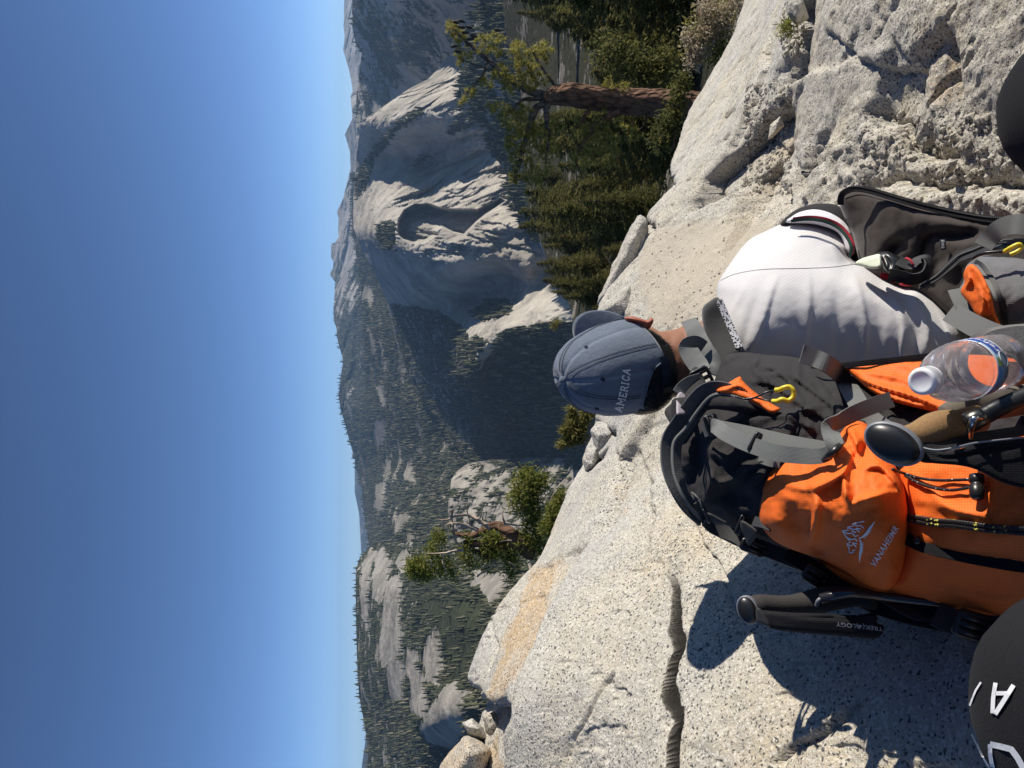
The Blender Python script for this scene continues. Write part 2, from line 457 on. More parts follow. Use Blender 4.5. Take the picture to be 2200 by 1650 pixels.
# ---- shaded mountain on the right and the slope below the cliff
dc = [(752, -420, 2300), (1000, -420, 1500), (757, -60, 3000), (757, 60, 3400), (775, 105, 3600), (768, 200, 4000), (766, 320, 4200), (900, -60, 2300), (900, 60, 2700), (900, 200, 3200), (1000, 0, 2300), (1000, 200, 2700), (1100, 0, 1900), (1100, 290, 2100), (1050, 330, 2500), (850, 100, 2900)]
patch('shaded_mountain', M_FROCK, [(-420, 752), (0, 756), (55, 756), (95, 765), (115, 777), (150, 772), (200, 766), (260, 765), (340, 768)],
      [(-420, 1130), (340, 1130)], dc, 3, 3, [(500, 170, True, (1, 1, 1.4)), (110, 26, True, (1, 1, 1.5))], (800, 400), 0.8,
      lambda q, w: 0.42 + 0.8 * fbm(w / 240.0, 4))
patch('lower_slope', M_FROCK, [(-420, 1060), (-90, 1040), (100, 1010), (180, 985), (237, 989), (259, 1037), (314, 1050), (376, 1088), (423, 1094), (470, 1120), (520, 1150)],
      [(-420, 1300), (520, 1300)], [(1060, -420, 1000), (1300, -420, 450), (1040, -80, 1200), (1010, 100, 1500), (989, 237, 1800), (1050, 314, 1750), (1094, 423, 1650), (1150, 520, 1600),
                                   (1290, -80, 500), (1290, 100, 650), (1290, 300, 850), (1290, 500, 1000)], 4, 4,
      [(160, 22, True, (1, 1, 1.4))], (200, 200), 0.8, lambda q, w: 0.62 + 0.7 * fbm(w / 120.0, 4))

# ---- wooded granite knoll and the rocky hill on the left
patch('granite_knoll', M_FHILL, [(984, 1120), (988, 1050), (995, 1005), (1012, 982), (1030, 970), (1060, 964), (1100, 962), (1130, 966), (1170, 985), (1230, 1020)],
      [(984, 1230), (1230, 1240)], [(965, 1060, 2000), (1000, 990, 2120), (1125, 1000, 1850), (1125, 1060, 1740), (1125, 1150, 1600), (990, 1150, 1850), (1050, 1080, 1830), (1020, 1200, 1700)],
      2.4, 2.4, [(120, 26, True, (1, 1, 1)), (35, 9, True, (1, 1, 1))], (250, 200), 1.2,
      lambda q, w: 0.36 + 0.75 * fbm(w / 45.0, 4))
ec = [(800, 2040, 2300), (1000, 2040, 1100), (1200, 2040, 700), (766, 1230, 2600), (790, 1180, 2700), (766, 1350, 2500), (768, 1450, 2400), (785, 1570, 2400), (790, 1700, 2400), (850, 1250, 2000), (900, 1220, 1800), (860, 1400, 1720), (860, 1550, 1800),
      (950, 1300, 1300), (950, 1400, 1250), (1000, 1350, 1060), (1060, 1280, 1000), (950, 1600, 1280), (1000, 1600, 1100), (1100, 1400, 800), (1100, 1200, 1100), (940, 1510, 1180), (920, 1560, 1260), (980, 1470, 1080)]
rockE = polymask([zq([(575, 115), (480, 190), (440, 500), (415, 700), (455, 860), (600, 745), (605, 600), (560, 400), (590, 250)], 700, 1200),
                  zq([(480, 860), (500, 1000), (530, 1120), (600, 1100), (620, 900), (580, 780)], 700, 1200),
                  zq([(640, 900), (680, 1000), (670, 1180), (760, 1250), (810, 1130), (780, 980), (730, 850), (720, 700), (650, 760)], 700, 1200),
                  zq([(850, 530), (800, 640), (775, 780), (820, 960), (905, 1000), (925, 820), (915, 660), (880, 570)], 700, 1200),
                  zq([(1040, 938), (940, 1030), (820, 1180), (745, 1340), (800, 1450), (1000, 1490), (1100, 1400), (1130, 1100)], 700, 1200),
                  zq([(270, 180), (300, 60), (360, -80), (385, -60), (340, 120), (320, 350), (340, 600), (290, 450)], 700, 1200),
                  zq([(390, -50), (460, -90), (520, 30), (470, 200), (420, 350), (370, 300), (380, 100)], 700, 1200),
                  zq([(560, 30), (640, -60), (690, 0), (660, 100), (600, 110)], 700, 1200),
                  zq([(1160, 100), (1290, 110), (1430, 110), (1460, 190), (1350, 330), (1300, 380), (1250, 260)], 700, 1200)], 7)
meadow = polymask([zq([(720, 200), (1000, 160), (1250, 300), (1300, 500), (1100, 950), (960, 960), (930, 660), (860, 500), (730, 400)], 700, 1200)], 14)
def veg_E(q, w):
    return 0.64 + 0.60 * fbm(w / 55.0, 5) - 0.66 * rockE(q) + 0.4 * meadow(q)
def domeE(q):
    c = np.array([965, 1535.]); d = np.linalg.norm((q - c) / np.array([75, 75]), axis=1)
    return -110 * np.sqrt(np.clip(1 - d * d, 0, 1))
patch('rocky_hill', M_FHILL, [(1165, 810), (1182, 788), (1200, 772), (1227, 764), (1336, 765), (1445, 768), (1500, 772), (1541, 780), (1590, 789), (1730, 793), (2050, 800)],
      [(1165, 1120), (1300, 1160), (2050, 1250)], ec, 2.4, 2.4, [(190, 38, True, (1, 1, 1.3)), (50, 10, True, (1, 1, 1.6)), (15, 3, False, (1, 1, 1))], (500, 300), 0.5, veg_E, bumps=(domeE,))

# ---- woods on the far slopes: one mass of small conifers per slope
M_FTREE = NM('far_conifer', 0.9, 0.1)
M_FTREE.color(M_FTREE.ramp(M_FTREE.n('ShaderNodeNewGeometry').outputs['Random Per Island'], [(0.0, (0.028, 0.034, 0.021)), (0.5, (0.058, 0.064, 0.038)), (0.85, (0.10, 0.10, 0.055)), (1.0, (0.20, 0.18, 0.13))]))
def forest(name, pname, spacing, h0, h1, thr=0.5, window=None, dens=None, seed=1):
    X, Y, D, W, vg = PATCH[pname]
    r = np.random.default_rng(seed)
    nx, ny = X.shape
    area = abs(Y[0, -1] - Y[0, 0]) * np.mean(X[-1] - X[0])
    n = int(area / spacing ** 2)
    a = r.uniform(0, nx - 1.01, n); b = r.uniform(0, ny - 1.01, n)
    i, j = a.astype(int), b.astype(int); fa, fb = (a - i)[:, None], (b - j)[:, None]
    w = (W[i, j] * (1 - fa) * (1 - fb) + W[i + 1, j] * fa * (1 - fb) + W[i, j + 1] * (1 - fa) * fb + W[i + 1, j + 1] * fa * fb)
    q = np.stack([X[i, j], Y[i, j]], -1)
    keep = (vg[i, j] + r.normal(0, 0.08, n)) > thr
    if window is not None: keep &= window(q)
    if dens is not None: keep &= r.uniform(size=n) < dens(q)
    w = w[keep]; n = len(w)
    h = r.uniform(h0, h1, n) * np.where(r.uniform(size=n) < 0.2, 0.6, 1.0)
    rad = h * r.uniform(0.13, 0.21, n)
    S = 6
    ang = np.arange(S) / S * 2 * np.pi
    rot = r.uniform(0, 6.28, n)
    V = []
    lean = r.normal(0, 0.03, (n, 2)) * h[:, None]
    for (zz, rr) in ((0.02, 0.75), (0.30, 1.0), (0.31, 0.62), (0.62, 0.58)):
        aa = ang[None] + rot[:, None]
        jit = r.uniform(0.7, 1.25, (n, S))
        V.append(np.stack([w[:, 0:1] + lean[:, 0:1] * zz + np.cos(aa) * rad[:, None] * rr * jit, w[:, 1:2] + lean[:, 1:2] * zz + np.sin(aa) * rad[:, None] * rr * jit,
                           w[:, 2:3] + (h[:, None] * (zz + 0.03 * (jit - 1)))], -1))
    tip = np.stack([w[:, 0] + lean[:, 0], w[:, 1] + lean[:, 1], w[:, 2] + h], -1)[:, None]
    A = np.concatenate(V + [tip], 1)                      # n x (4S+1) x 3
    base = (np.arange(n) * (4 * S + 1))[:, None, None]
    k = np.arange(S); k2 = (k + 1) % S
    tri = []
    for l in range(3):
        tri.append(np.stack([l * S + k, l * S + k2, (l + 1) * S + k2], -1)); tri.append(np.stack([l * S + k, (l + 1) * S + k2, (l + 1) * S + k], -1))
    tri.append(np.stack([3 * S + k, 3 * S + k2, k * 0 + 4 * S], -1))
    tri = np.concatenate(tri, 0)
    Fc = (base + tri[None]).reshape(-1, 3)
    return mesh_obj(name, A.reshape(-1, 3), Fc, M_FTREE.m, smooth=False, kind='stuff')
forest('forest', 'forest_slope', 3.0, 11, 30, 0.52, seed=2)
forest('forest', 'rocky_hill', 4.4, 7, 19, 0.56, dens=lambda q: 1 - 0.90 * meadow(q) * (q[:, 1] > 1290), seed=3)
forest('forest', 'granite_knoll', 5.0, 9, 20, 0.42, seed=4)
forest('forest', 'granite_dome', 4.2, 10, 26, 0.40, seed=5)
forest('forest', 'mountain_range', 3.0, 16, 34, 0.55, window=lambda q: q[:, 1] > 120 + 460 * rng.uniform(size=len(q)), seed=6)
forest('forest', 'shaded_mountain', 6.0, 12, 30, 0.5, seed=7)
forest('forest', 'lower_slope', 6.0, 12, 26, 0.45, seed=8)

# ---- the air
zs = [PATCH[k][3][..., 2] for k in PATCH]
zmin = min(float(z.min()) for z in zs) - 950; zmax = max(float(z.max()) for z in zs) + 60
def box_mesh(name, lo, hi, mat=None, kind=None):
    V = [(x, y, z) for x in (lo[0], hi[0]) for y in (lo[1], hi[1]) for z in (lo[2], hi[2])]
    return mesh_obj(name, V, [(0, 1, 3, 2), (4, 6, 7, 5), (0, 4, 5, 1), (2, 3, 7, 6), (0, 2, 6, 4), (1, 5, 7, 3)], mat, smooth=False, kind=kind)
hm = bpy.data.materials.new('haze'); hm.use_nodes = True
for nd in list(hm.node_tree.nodes):
    if nd.type == 'BSDF_PRINCIPLED': hm.node_tree.nodes.remove(nd)
pv = hm.node_tree.nodes.new('ShaderNodeVolumePrincipled')
pv.inputs['Color'].default_value = (0.42, 0.66, 1.0, 1)
pv.inputs['Density'].default_value = 4.0e-5
pv.inputs['Anisotropy'].default_value = 0.2
hm.node_tree.links.new(pv.outputs[0], [n for n in hm.node_tree.nodes if n.type == 'OUTPUT_MATERIAL'][0].inputs['Volume'])
box_mesh('haze', (-12000, -3000, zmin), (12000, 17500, zmax), hm, 'stuff')
# ================================================================ NEAR GRANITE
def granite(name, base=(0.485, 0.463, 0.415), warm=(0.515, 0.45, 0.335), stain=(0.40, 0.27, 0.135), grain=1.0):
    k = NM(name, 0.9, 0.25)
    v = k.vec()
    big = k.noise(2.2, 6, 0.6, v)
    mid = k.noise(14.0, 5, 0.6, v)
    c = k.mix(k.ramp(big, [(0.38, 0.0), (0.66, 1.0)]), base, warm)
    c = k.mix(k.ramp(mid, [(0.35, 0.55), (0.5, 0.0)]), c, tuple(x * 0.70 for x in base))
    wz = k.noise(3.1, 6, 0.62, k.vec((1, 1, 0.6)), 0.6)
    c = k.mix(k.ramp(wz, [(0.50, 0.0), (0.70, 0.5)]), c, tuple(x * f for x, f in zip(base, (0.66, 0.67, 0.70))))
    c = k.mix(k.ramp(k.noise(4.3, 5, 0.6, k.vec((1.6, 0.7, 1))), [(0.56, 0.0), (0.74, 0.5)]), c, tuple(min(1, x * 1.28) for x in base))
    sm = k.math('ADD', k.attr('stain'), k.math('MULTIPLY', k.math('SUBTRACT', k.noise(9.0, 6, 0.7, v), 0.5), 1.7))
    c = k.mix(k.ramp(sm, [(0.40, 0.0), (1.15, 0.80)]), c, k.mix(mid, stain, tuple(min(1, x * 1.5) for x in stain)))
    # feldspar and quartz grains, then the black mica flecks
    wv = k.noise(60.0 / grain, 2, 0.5, v)
    n1 = k.n('ShaderNodeVectorMath'); n1.operation = 'ADD'
    sc = k.n('ShaderNodeVectorMath'); sc.operation = 'SCALE'; sc.inputs['Scale'].default_value = 0.006
    nz = k.n('ShaderNodeTexNoise'); nz.inputs['Scale'].default_value = 120 / grain; k.L(v, nz.inputs['Vector'])
    k.L(nz.outputs['Color'], sc.inputs[0]); k.L(v, n1.inputs[0]); k.L(sc.outputs[0], n1.inputs[1])
    wp = n1.outputs[0]
    cell = k.n('ShaderNodeTexVoronoi'); cell.inputs['Scale'].default_value = 260 / grain; k.L(wp, cell.inputs['Vector'])
    sx = k.n('ShaderNodeSeparateColor'); k.L(cell.outputs['Color'], sx.inputs[0])
    c = k.mix(k.ramp(sx.outputs[0], [(0.0, 0.42), (0.18, 0.10), (0.5, 0.0), (1.0, 0.0)]), c, (0.22, 0.21, 0.20))
    c = k.mix(k.ramp(sx.outputs[1], [(0.72, 0.0), (0.80, 0.5)]), c, (0.74, 0.72, 0.66))
    dens = k.noise(5.0, 3, 0.5, v)
    fl = k.math('ADD', sx.outputs[2], k.math('MULTIPLY', k.math('SUBTRACT', dens, 0.5), 0.35))
    c = k.mix(k.ramp(fl, [(0.90, 0.0), (0.915, 0.85)]), c, (0.045, 0.046, 0.052))
    cell2 = k.n('ShaderNodeTexVoronoi'); cell2.inputs['Scale'].default_value = 190 / grain; k.L(wp, cell2.inputs['Vector'])
    sx2 = k.n('ShaderNodeSeparateColor'); k.L(cell2.outputs['Color'], sx2.inputs[0])
    spot = k.math('MULTIPLY', k.math('GREATER_THAN', sx2.outputs[0], 0.87), k.math('LESS_THAN', cell2.outputs['Distance'], 0.40))
    c = k.mix(k.math('MULTIPLY', spot, 0.62), c, (0.07, 0.07, 0.075))
    c = k.mix(k.ramp(k.attr('dust'), [(0.3, 0.0), (0.8, 0.8)]), c, k.mix(mid, (0.40, 0.345, 0.265), (0.50, 0.44, 0.35)))
    c = k.mix(k.attr('crack_shade'), c, k.mix(mid, (0.010, 0.009, 0.008), (0.030, 0.026, 0.022)))  # shade inside the open crack, painted as a near-black colour
    k.color(c)
    b = k.bump(k.noise(30.0, 6, 0.7, v), 0.75, 0.014)
    b = k.bump(k.noise(150.0 / grain, 4, 0.7, v), 0.8, 0.005, b)
    b = k.bump(cell.outputs['Distance'], 0.35, 0.0016, b)
    k.normal(b)
    return k.m
M_GRAN = granite('granite')

# control points: picture position and distance along the view axis -> world x, y, z
gcp = [(985, 1560, 2.40), (955, 1650, 2.40), (1003, 1459, 2.50), (1054, 1317, 2.6), (1098, 1252, 2.7), (1163, 1214, 2.75), (1215, 1060, 3.0), (1255, 960, 3.2), (1292, 860, 3.3), (1300, 740, 3.35),
       (1290, 650, 3.5), (1340, 540, 3.8), (1385, 460, 4.2), (1440, 380, 4.7), (1482, 240, 5.6), (1560, 110, 6.6), (1600, 0, 7.2), (1640, -100, 7.6),
       (1120, 1500, 1.75), (1200, 1300, 1.95), (1300, 1150, 2.2), (1340, 1000, 2.5), (1400, 1300, 1.68), (1440, 1500, 1.42), (1440, 1650, 1.30), (1250, 1650, 1.6), (1430, 1080, 2.05), (1250, 1450, 1.68),
       (1500, 1500, 1.38), (1550, 1400, 1.40), (1600, 1250, 1.48), (1700, 1500, 1.18), (1700, 1350, 1.30), (1900, 1500, 1.02), (2050, 1420, 0.97), (2200, 1600, 0.84), (1950, 1330, 1.1), (1560, 1650, 1.22),
       (1450, 620, 2.75), (1550, 650, 2.4), (1560, 500, 2.75), (1600, 400, 2.85), (1700, 420, 2.4), (1800, 390, 2.1), (1900, 370, 1.85), (2000, 330, 1.68), (2170, 400, 1.45), (2190, 100, 1.38), (1800, 100, 2.1),
       (1700, 50, 2.75), (1650, 150, 3.0), (1550, 250, 3.9), (1500, 330, 4.3), (1650, 600, 2.15), (1800, 650, 1.85), (2000, 650, 1.62), (2200, 700, 1.45), (2300, 1000, 1.15), (1800, 1000, 1.6), (2000, 1100, 1.3), (2350, 400, 1.22), (2400, 100, 1.1),
       (2600, 825, 0.85), (2500, 1500, 0.68), (1950, 50, 1.75), (1900, -150, 1.95), (2200, -200, 1.45)]
gcp = np.array(gcp)
gw = P(gcp[:, 0], gcp[:, 1], gcp[:, 2])
gw = np.concatenate([gw, [[0.0, -0.35, -0.80], [-0.6, -0.3, -0.62], [0.7, -0.35, -1.0], [0, -1.2, -0.75], [-1.2, -0.2, -0.5], [1.5, -0.3, -1.3], [-1.05, 0.8, -0.60], [-1.25, 1.4, -0.46], [-0.8, 0.35, -0.70], [-1.6, 2.1, -0.34], [-1.6, 0.2, -0.62]]])
GZ = TPS(gw[:, :2], gw[:, 2], 2e-4)

def hit(x, y, base=None):
    """where the view ray through a picture position meets the smooth rock"""
    base = base or GZ
    x = np.atleast_1d(np.asarray(x, float)); y = np.atleast_1d(np.asarray(y, float))
    D = np.geomspace(0.4, 12, 260)
    pts = P(x[:, None], y[:, None], D[None])
    below = pts[..., 2] < base(pts[..., :2])
    i = np.argmax(below, 1); i = np.where(below.any(1), np.maximum(i, 1), 150)
    return pts[np.arange(len(x)), i]

edge_px = np.array([(930, 1740, 2.3), (955, 1650, 2.35), (985, 1560, 2.4), (1001, 1460, 2.5), (1054, 1317, 2.6), (1098, 1252, 2.7), (1136, 1227, 2.75), (1163, 1212, 2.75), (1190, 1130, 2.9), (1215, 1060, 3.0), (1240, 1000, 3.1),
                    (1255, 960, 3.2), (1270, 910, 3.25), (1292, 860, 3.3), (1305, 740, 3.35), (1312, 660, 3.5), (1350, 540, 3.8), (1385, 460, 4.2), (1425, 385, 4.6), (1445, 376, 4.8), (1482, 240, 5.6), (1520, 165, 6.1), (1560, 110, 6.6), (1600, 0, 7.2), (1650, -120, 7.8)])
ew = P(edge_px[:, 0], edge_px[:, 1], edge_px[:, 2])
e_az = np.arctan2(ew[:, 0], ew[:, 1]); e_r = np.hypot(ew[:, 0], ew[:, 1])

def xy(pl):
    pl = np.array(pl, float); return hit(pl[:, 0], pl[:, 1])[:, :2]
Z6 = lambda pts: [(1000 + a * 0.394, 1000 + b * 0.394) for a, b in pts]
# (line, raise on the left of travel, fall-off of the raise, groove depth, groove width, roughness)
LEDGES = [
    (xy([(1049, 1660), (1090, 1535), (1136, 1391), (1199, 1254), (1234, 1200), (1262, 1160)]), -0.03, 0.35, 0.050, 0.013, 0.006),
    (xy([(1327, 985), (1315, 1059), (1291, 1102), (1272, 1169)]), -0.045, 0.30, 0.02, 0.012, 0.010),
    (xy([(1440, 1215), (1457, 1240), (1453, 1284), (1452, 1355), (1466, 1394), (1457, 1473), (1457, 1552), (1457, 1700), (1460, 1900)]), -0.010, 0.30, 0.06, 0.0115, 0.012),
    (xy([(1470, 1100), (1520, 1180), (1560, 1260), (1590, 1340)]), 0.0, 0.1, 0.018, 0.005, 0.010),
    (xy([(1210, 1640), (1260, 1560), (1290, 1500), (1340, 1440)]), 0.0, 0.1, 0.012, 0.005, 0.012),
    (xy([(1660, 1650), (1720, 1600), (1800, 1540), (1860, 1500)]), 0.012, 0.2, 0.012, 0.006, 0.012),
    (xy([(1350, 960), (1380, 1040), (1400, 1120), (1405, 1200)]), 0.014, 0.15, 0.012, 0.006, 0.010),
    (xy([(1760, 60), (1840, 120), (1900, 150), (1990, 160)]), 0.02, 0.2, 0.012, 0.006, 0.012),
    (xy([(1560, 330), (1600, 260), (1640, 150), (1660, 60)]), 0.03, 0.3, 0.016, 0.008, 0.014),
    (xy([(1520, 300), (1560, 220), (1600, 120)]), 0.02, 0.3, 0.010, 0.007, 0.014),
    (xy([(992, 1462), (1028, 1500), (1062, 1522), (1094, 1537)]), 0.10, 0.40, 0.02, 0.015, 0.012),
    (xy([(1050, 1330), (1060, 1400), (1035, 1480)]), 0.0, 0.1, 0.02, 0.006, 0.004),
    (xy([(1470, 470), (1518, 382), (1591, 309), (1627, 255), (1690, 200)]), 0.11, 0.55, 0.02, 0.02, 0.015),
    (xy([(1545, 490), (1565, 451), (1592, 378)]), 0.06, 0.28, 0.01, 0.015, 0.012),
    (xy([(1382, 462), (1398, 490), (1408, 510)]), 0.05, 0.2, 0.03, 0.02, 0.010),
    (xy([(1440, 382), (1446, 400), (1444, 420)]), 0.05, 0.15, 0.02, 0.02, 0.010),
    (xy([(1690, 455), (1668, 400), (1656, 360), (1700, 305)]), -0.11, 0.16, 0.02, 0.02, 0.015),
    (xy([(1735, 420), (1730, 380), (1760, 350), (1790, 330)]), -0.06, 0.10, 0.02, 0.015, 0.015),
    (xy([(1855, 235), (1872, 262), (1925, 270), (1948, 320), (2000, 350), (2050, 335), (2064, 275), (2066, 199), (2050, 100), (2046, 20)]), -0.05, 0.16, 0.015, 0.012, 0.012),
    (xy([(1700, 20), (1690, 100), (1668, 190)]), -0.09, 0.4, 0.03, 0.03, 0.015),
    (xy([(1850, 420), (1930, 400), (2010, 420), (2080, 385), (2150, 410), (2230, 400)]), -0.05, 0.10, 0.02, 0.015, 0.02),
    (xy([(1270, 905), (1318, 930), (1322, 1000)]), 0.035, 0.10, 0.015, 0.012, 0.012),
    (xy([(1255, 965), (1275, 985), (1300, 960)]), 0.03, 0.08, 0.015, 0.012, 0.012),
]
STAINS = [(xy([(1225, 1195), (1140, 1230), (1050, 1480), (1083, 1530), (1135, 1390), (1185, 1265)]), 0.05, 1.0),
          (xy([(950, 1660), (1000, 1600), (1050, 1640), (1040, 1680)]), 0.03, 0.9),
          (xy([(1165, 1180), (1230, 1060), (1215, 1085), (1180, 1150)]), 0.03, 0.8),
          (xy([(1310, 1040), (1345, 1010), (1330, 1100), (1290, 1160)]), 0.03, 0.55),
          (xy([(1960, 30), (2040, 40), (2062, 200), (2055, 270), (1985, 240), (1950, 130)]), 0.05, 0.55),
          (xy([(1395, 470), (1430, 385), (1450, 420), (1420, 480)]), 0.05, 0.5),
          (xy([(1400, 900), (1420, 1100), (1440, 1200), (1425, 1200), (1395, 1100)]), 0.02, 0.38),
          (xy([(1380, 690), (1430, 640), (1470, 680), (1440, 720)]), 0.06, 0.45)]
DUST = [(xy([(1390, 500), (1490, 470), (1560, 480), (1640, 470), (1640, 560), (1560, 640), (1480, 720), (1400, 700), (1370, 610)]), 0.08),
        (xy([(1600, 330), (1690, 190), (1700, 280), (1660, 400), (1610, 440)]), 0.05)]
ROUGH = [(xy([(1830, 230), (2060, 260), (2080, 380), (2200, 400), (2200, 470), (1850, 440), (1740, 420), (1760, 330)]), 0.06)]

OFF = {}
def rock_z(q):
    """height of the rock (x, y -> z, stain, dust) with ledges, cracks and weathering"""
    r = np.hypot(q[:, 0], q[:, 1]); az = np.arctan2(q[:, 0], q[:, 1])
    z = GZ(q)
    p3 = np.stack([q[:, 0], q[:, 1], z], -1)
    nw = np.stack([fbm(p3 * 8 + 5, 3), fbm(p3 * 8 + 31, 3)], -1)
    for pl, h, fall, gd, gwid, ro in LEDGES:
        lo = pl.min(0) - 0.9; hi = pl.max(0) + 0.9
        m = np.all((q > lo) & (q < hi), 1)
        if not m.any(): continue
        qq = q[m] + nw[m] * ro * 1.6
        d, s, ar = seg_dist(qq, pl)
        endw = smooth01(np.minimum(ar, 1 - ar) * 12 + 0.02)
        sd = d * s * np.sign(h if h else 1)            # positive on the raised side
        up = -abs(h) * np.where(sd < 0, np.exp(-np.maximum(-sd, 0) / fall), 0)
        up = up * smooth01((0.004 - sd) / 0.010) * endw
        gv = gd * np.exp(-(d / gwid) ** 2) * endw
        if gd > 0.055: gv = gd * smooth01((gwid * smooth01(np.minimum(ar * 2.2, 1)) * (0.75 + 1.1 * nw[m][:, 0]) - d) / 0.005 + 0.4) * smooth01(ar * 8)
        z[m] += up - gv
        if gd > 0.055: z[m] += 0.005 * np.where(sd < 0, np.exp(-np.maximum(d - gwid, 0) / 0.07), 0) * smooth01((d - gwid * 0.6) / 0.010) * endw
        if gd > 0.055:                                 # the wide crack undercuts the slab behind it
            o = np.zeros((len(q), 2)); o[m] = np.array([-0.82, 0.57]) * (gv * 0.10)[:, None]
            OFF['xy'] = o
            sl = np.zeros(len(q)); sl[m] = smooth01((gwid * smooth01(np.minimum(ar * 2.2, 1)) * (0.75 + 1.1 * nw[m][:, 0]) + 0.0035 * (sd > 0) - d) / 0.004 + 0.5) * smooth01(ar * 8); OFF['crack_shade'] = sl  # mask for the painted shade in the crack and along its lip
    st = np.zeros(len(q)); du = np.zeros(len(q)); rg = np.zeros(len(q))
    qn = q + np.stack([fbm(p3 * 7 + 50, 4), fbm(p3 * 7 + 90, 4)], -1) * 0.11
    for pl, soft, a in STAINS:
        d, _, _ = seg_dist(qn, pl, True); s = np.where(inside(qn, pl), d, -d); st = np.maximum(st, a * smooth01(s / soft * 0.5 + 0.6))
    for pl, soft in DUST:
        d, _, _ = seg_dist(q, pl, True); s = np.where(inside(q, pl), d, -d); du = np.maximum(du, smooth01(s / soft * 0.5 + 0.5))
    for pl, soft in ROUGH:
        d, _, _ = seg_dist(q, pl, True); s = np.where(inside(q, pl), d, -d); rg = np.maximum(rg, smooth01(s / soft * 0.5 + 0.5))
    right = smooth01((q[:, 0] + 0.1) / 0.6)
    a1 = 0.010 + 0.022 * right
    z = z + a1 * fbm(p3 * np.array([2.2, 3.0, 2.2]), 5)
    z = z + (0.005 + 0.006 * right) * fbm(p3 * 12 + 9, 5, ridged=True) * (1 - 0.6 * du)
    z = z + (0.0022 + 0.001 * right) * fbm(p3 * 55 + 2, 3)
    # chips and pits broken along the fabric of the rock
    ch = fbm(np.stack([p3[:, 0] * 16 + p3[:, 1] * 5, p3[:, 1] * 7, p3[:, 2] * 9], -1) + 77, 4)
    z = z - (0.006 + 0.007 * right) * smooth01((ch - 0.20) / 0.16) * (1 - du)
    z = z + rg * (0.030 * fbm(p3 * 11 + 40, 5, ridged=True) + 0.012 * np.abs(fbm(p3 * 34 + 4, 3)))
    z = z + du * 0.006 * fbm(p3 * 40 + 8, 4)
    er = np.interp(az, e_az, e_r) + 0.05 * fbm(np.stack([az * 9, az * 0, az * 0 + 2], -1), 4) * np.clip(er_scale(az), 0.3, 1.5)
    b = np.maximum(r - er, 0)
    z = z - 1.9 * b * b / (b + 0.22)
    b2 = np.maximum(np.abs(az) - 1.2, 0)
    return z, st, du
def er_scale(az): return np.interp(az, e_az, e_r) / 4.0

rr = np.concatenate([np.geomspace(0.42, 1.22, 190, endpoint=False), np.linspace(1.22, 1.74, 200, endpoint=False), np.geomspace(1.74, 14.5, 370)])      # finer round the open crack
aa = np.concatenate([np.linspace(R(-62), R(-31), 150, endpoint=False), np.linspace(R(-31), R(-13), 270, endpoint=False), np.linspace(R(-13), R(58), 360)])
nr_, na_ = len(rr), len(aa)
A_, R_ = np.meshgrid(aa, rr)
q = np.stack([(R_ * np.sin(A_)).ravel(), (R_ * np.cos(A_)).ravel()], -1)
z, st_, du_ = rock_z(q)
z = np.maximum(z, -16)
idx = np.arange(nr_ * na_).reshape(nr_, na_)
Fq = np.stack([idx[:-1, :-1], idx[1:, :-1], idx[1:, 1:], idx[:-1, 1:]], -1).reshape(-1, 4)[:, ::-1]
q = q + OFF['xy']
V = np.concatenate([q, z[:, None]], 1)
ground = mesh_obj('granite_ground', V, Fq, M_GRAN, attrs={'stain': st_, 'dust': du_, 'crack_shade': OFF['crack_shade']}, kind='structure')
GROUND_BVH = BVHTree.FromPolygons([tuple(v) for v in V[::1]], [tuple(int(i) for i in f) for f in Fq])
# the rock behind and under the photographer
gx, gy = np.meshgrid(np.linspace(-2.2, 2.2, 90), np.linspace(-1.6, 0.62, 60))
q = np.stack([gx.ravel(), gy.ravel()], -1)
z, s1, d1 = rock_z(q)
rr2 = np.hypot(q[:, 0], q[:, 1]); az2 = np.abs(np.arctan2(q[:, 0], q[:, 1]))
z = z - 0.035 * smooth01((rr2 - 0.40) / 0.06) * (az2 < R(64))
idx = np.arange(gx.size).reshape(gx.shape)
Fq = np.stack([idx[:-1, :-1], idx[:-1, 1:], idx[1:, 1:], idx[1:, :-1]], -1).reshape(-1, 4)
mesh_obj('granite_ground', np.concatenate([q, z[:, None]], 1), Fq, M_GRAN, attrs={'stain': s1, 'dust': d1}, kind='structure')

def ground_at(x, y):
    """world point where the view ray through a picture position lands on the finished rock"""
    d = Vector(P(x, y, 1.0)).normalized()
    h = GROUND_BVH.ray_cast(Vector((0, 0, 0)) + d * 0.3, d)
    return h[0] if h[0] is not None else Vector(hit(x, y)[0])

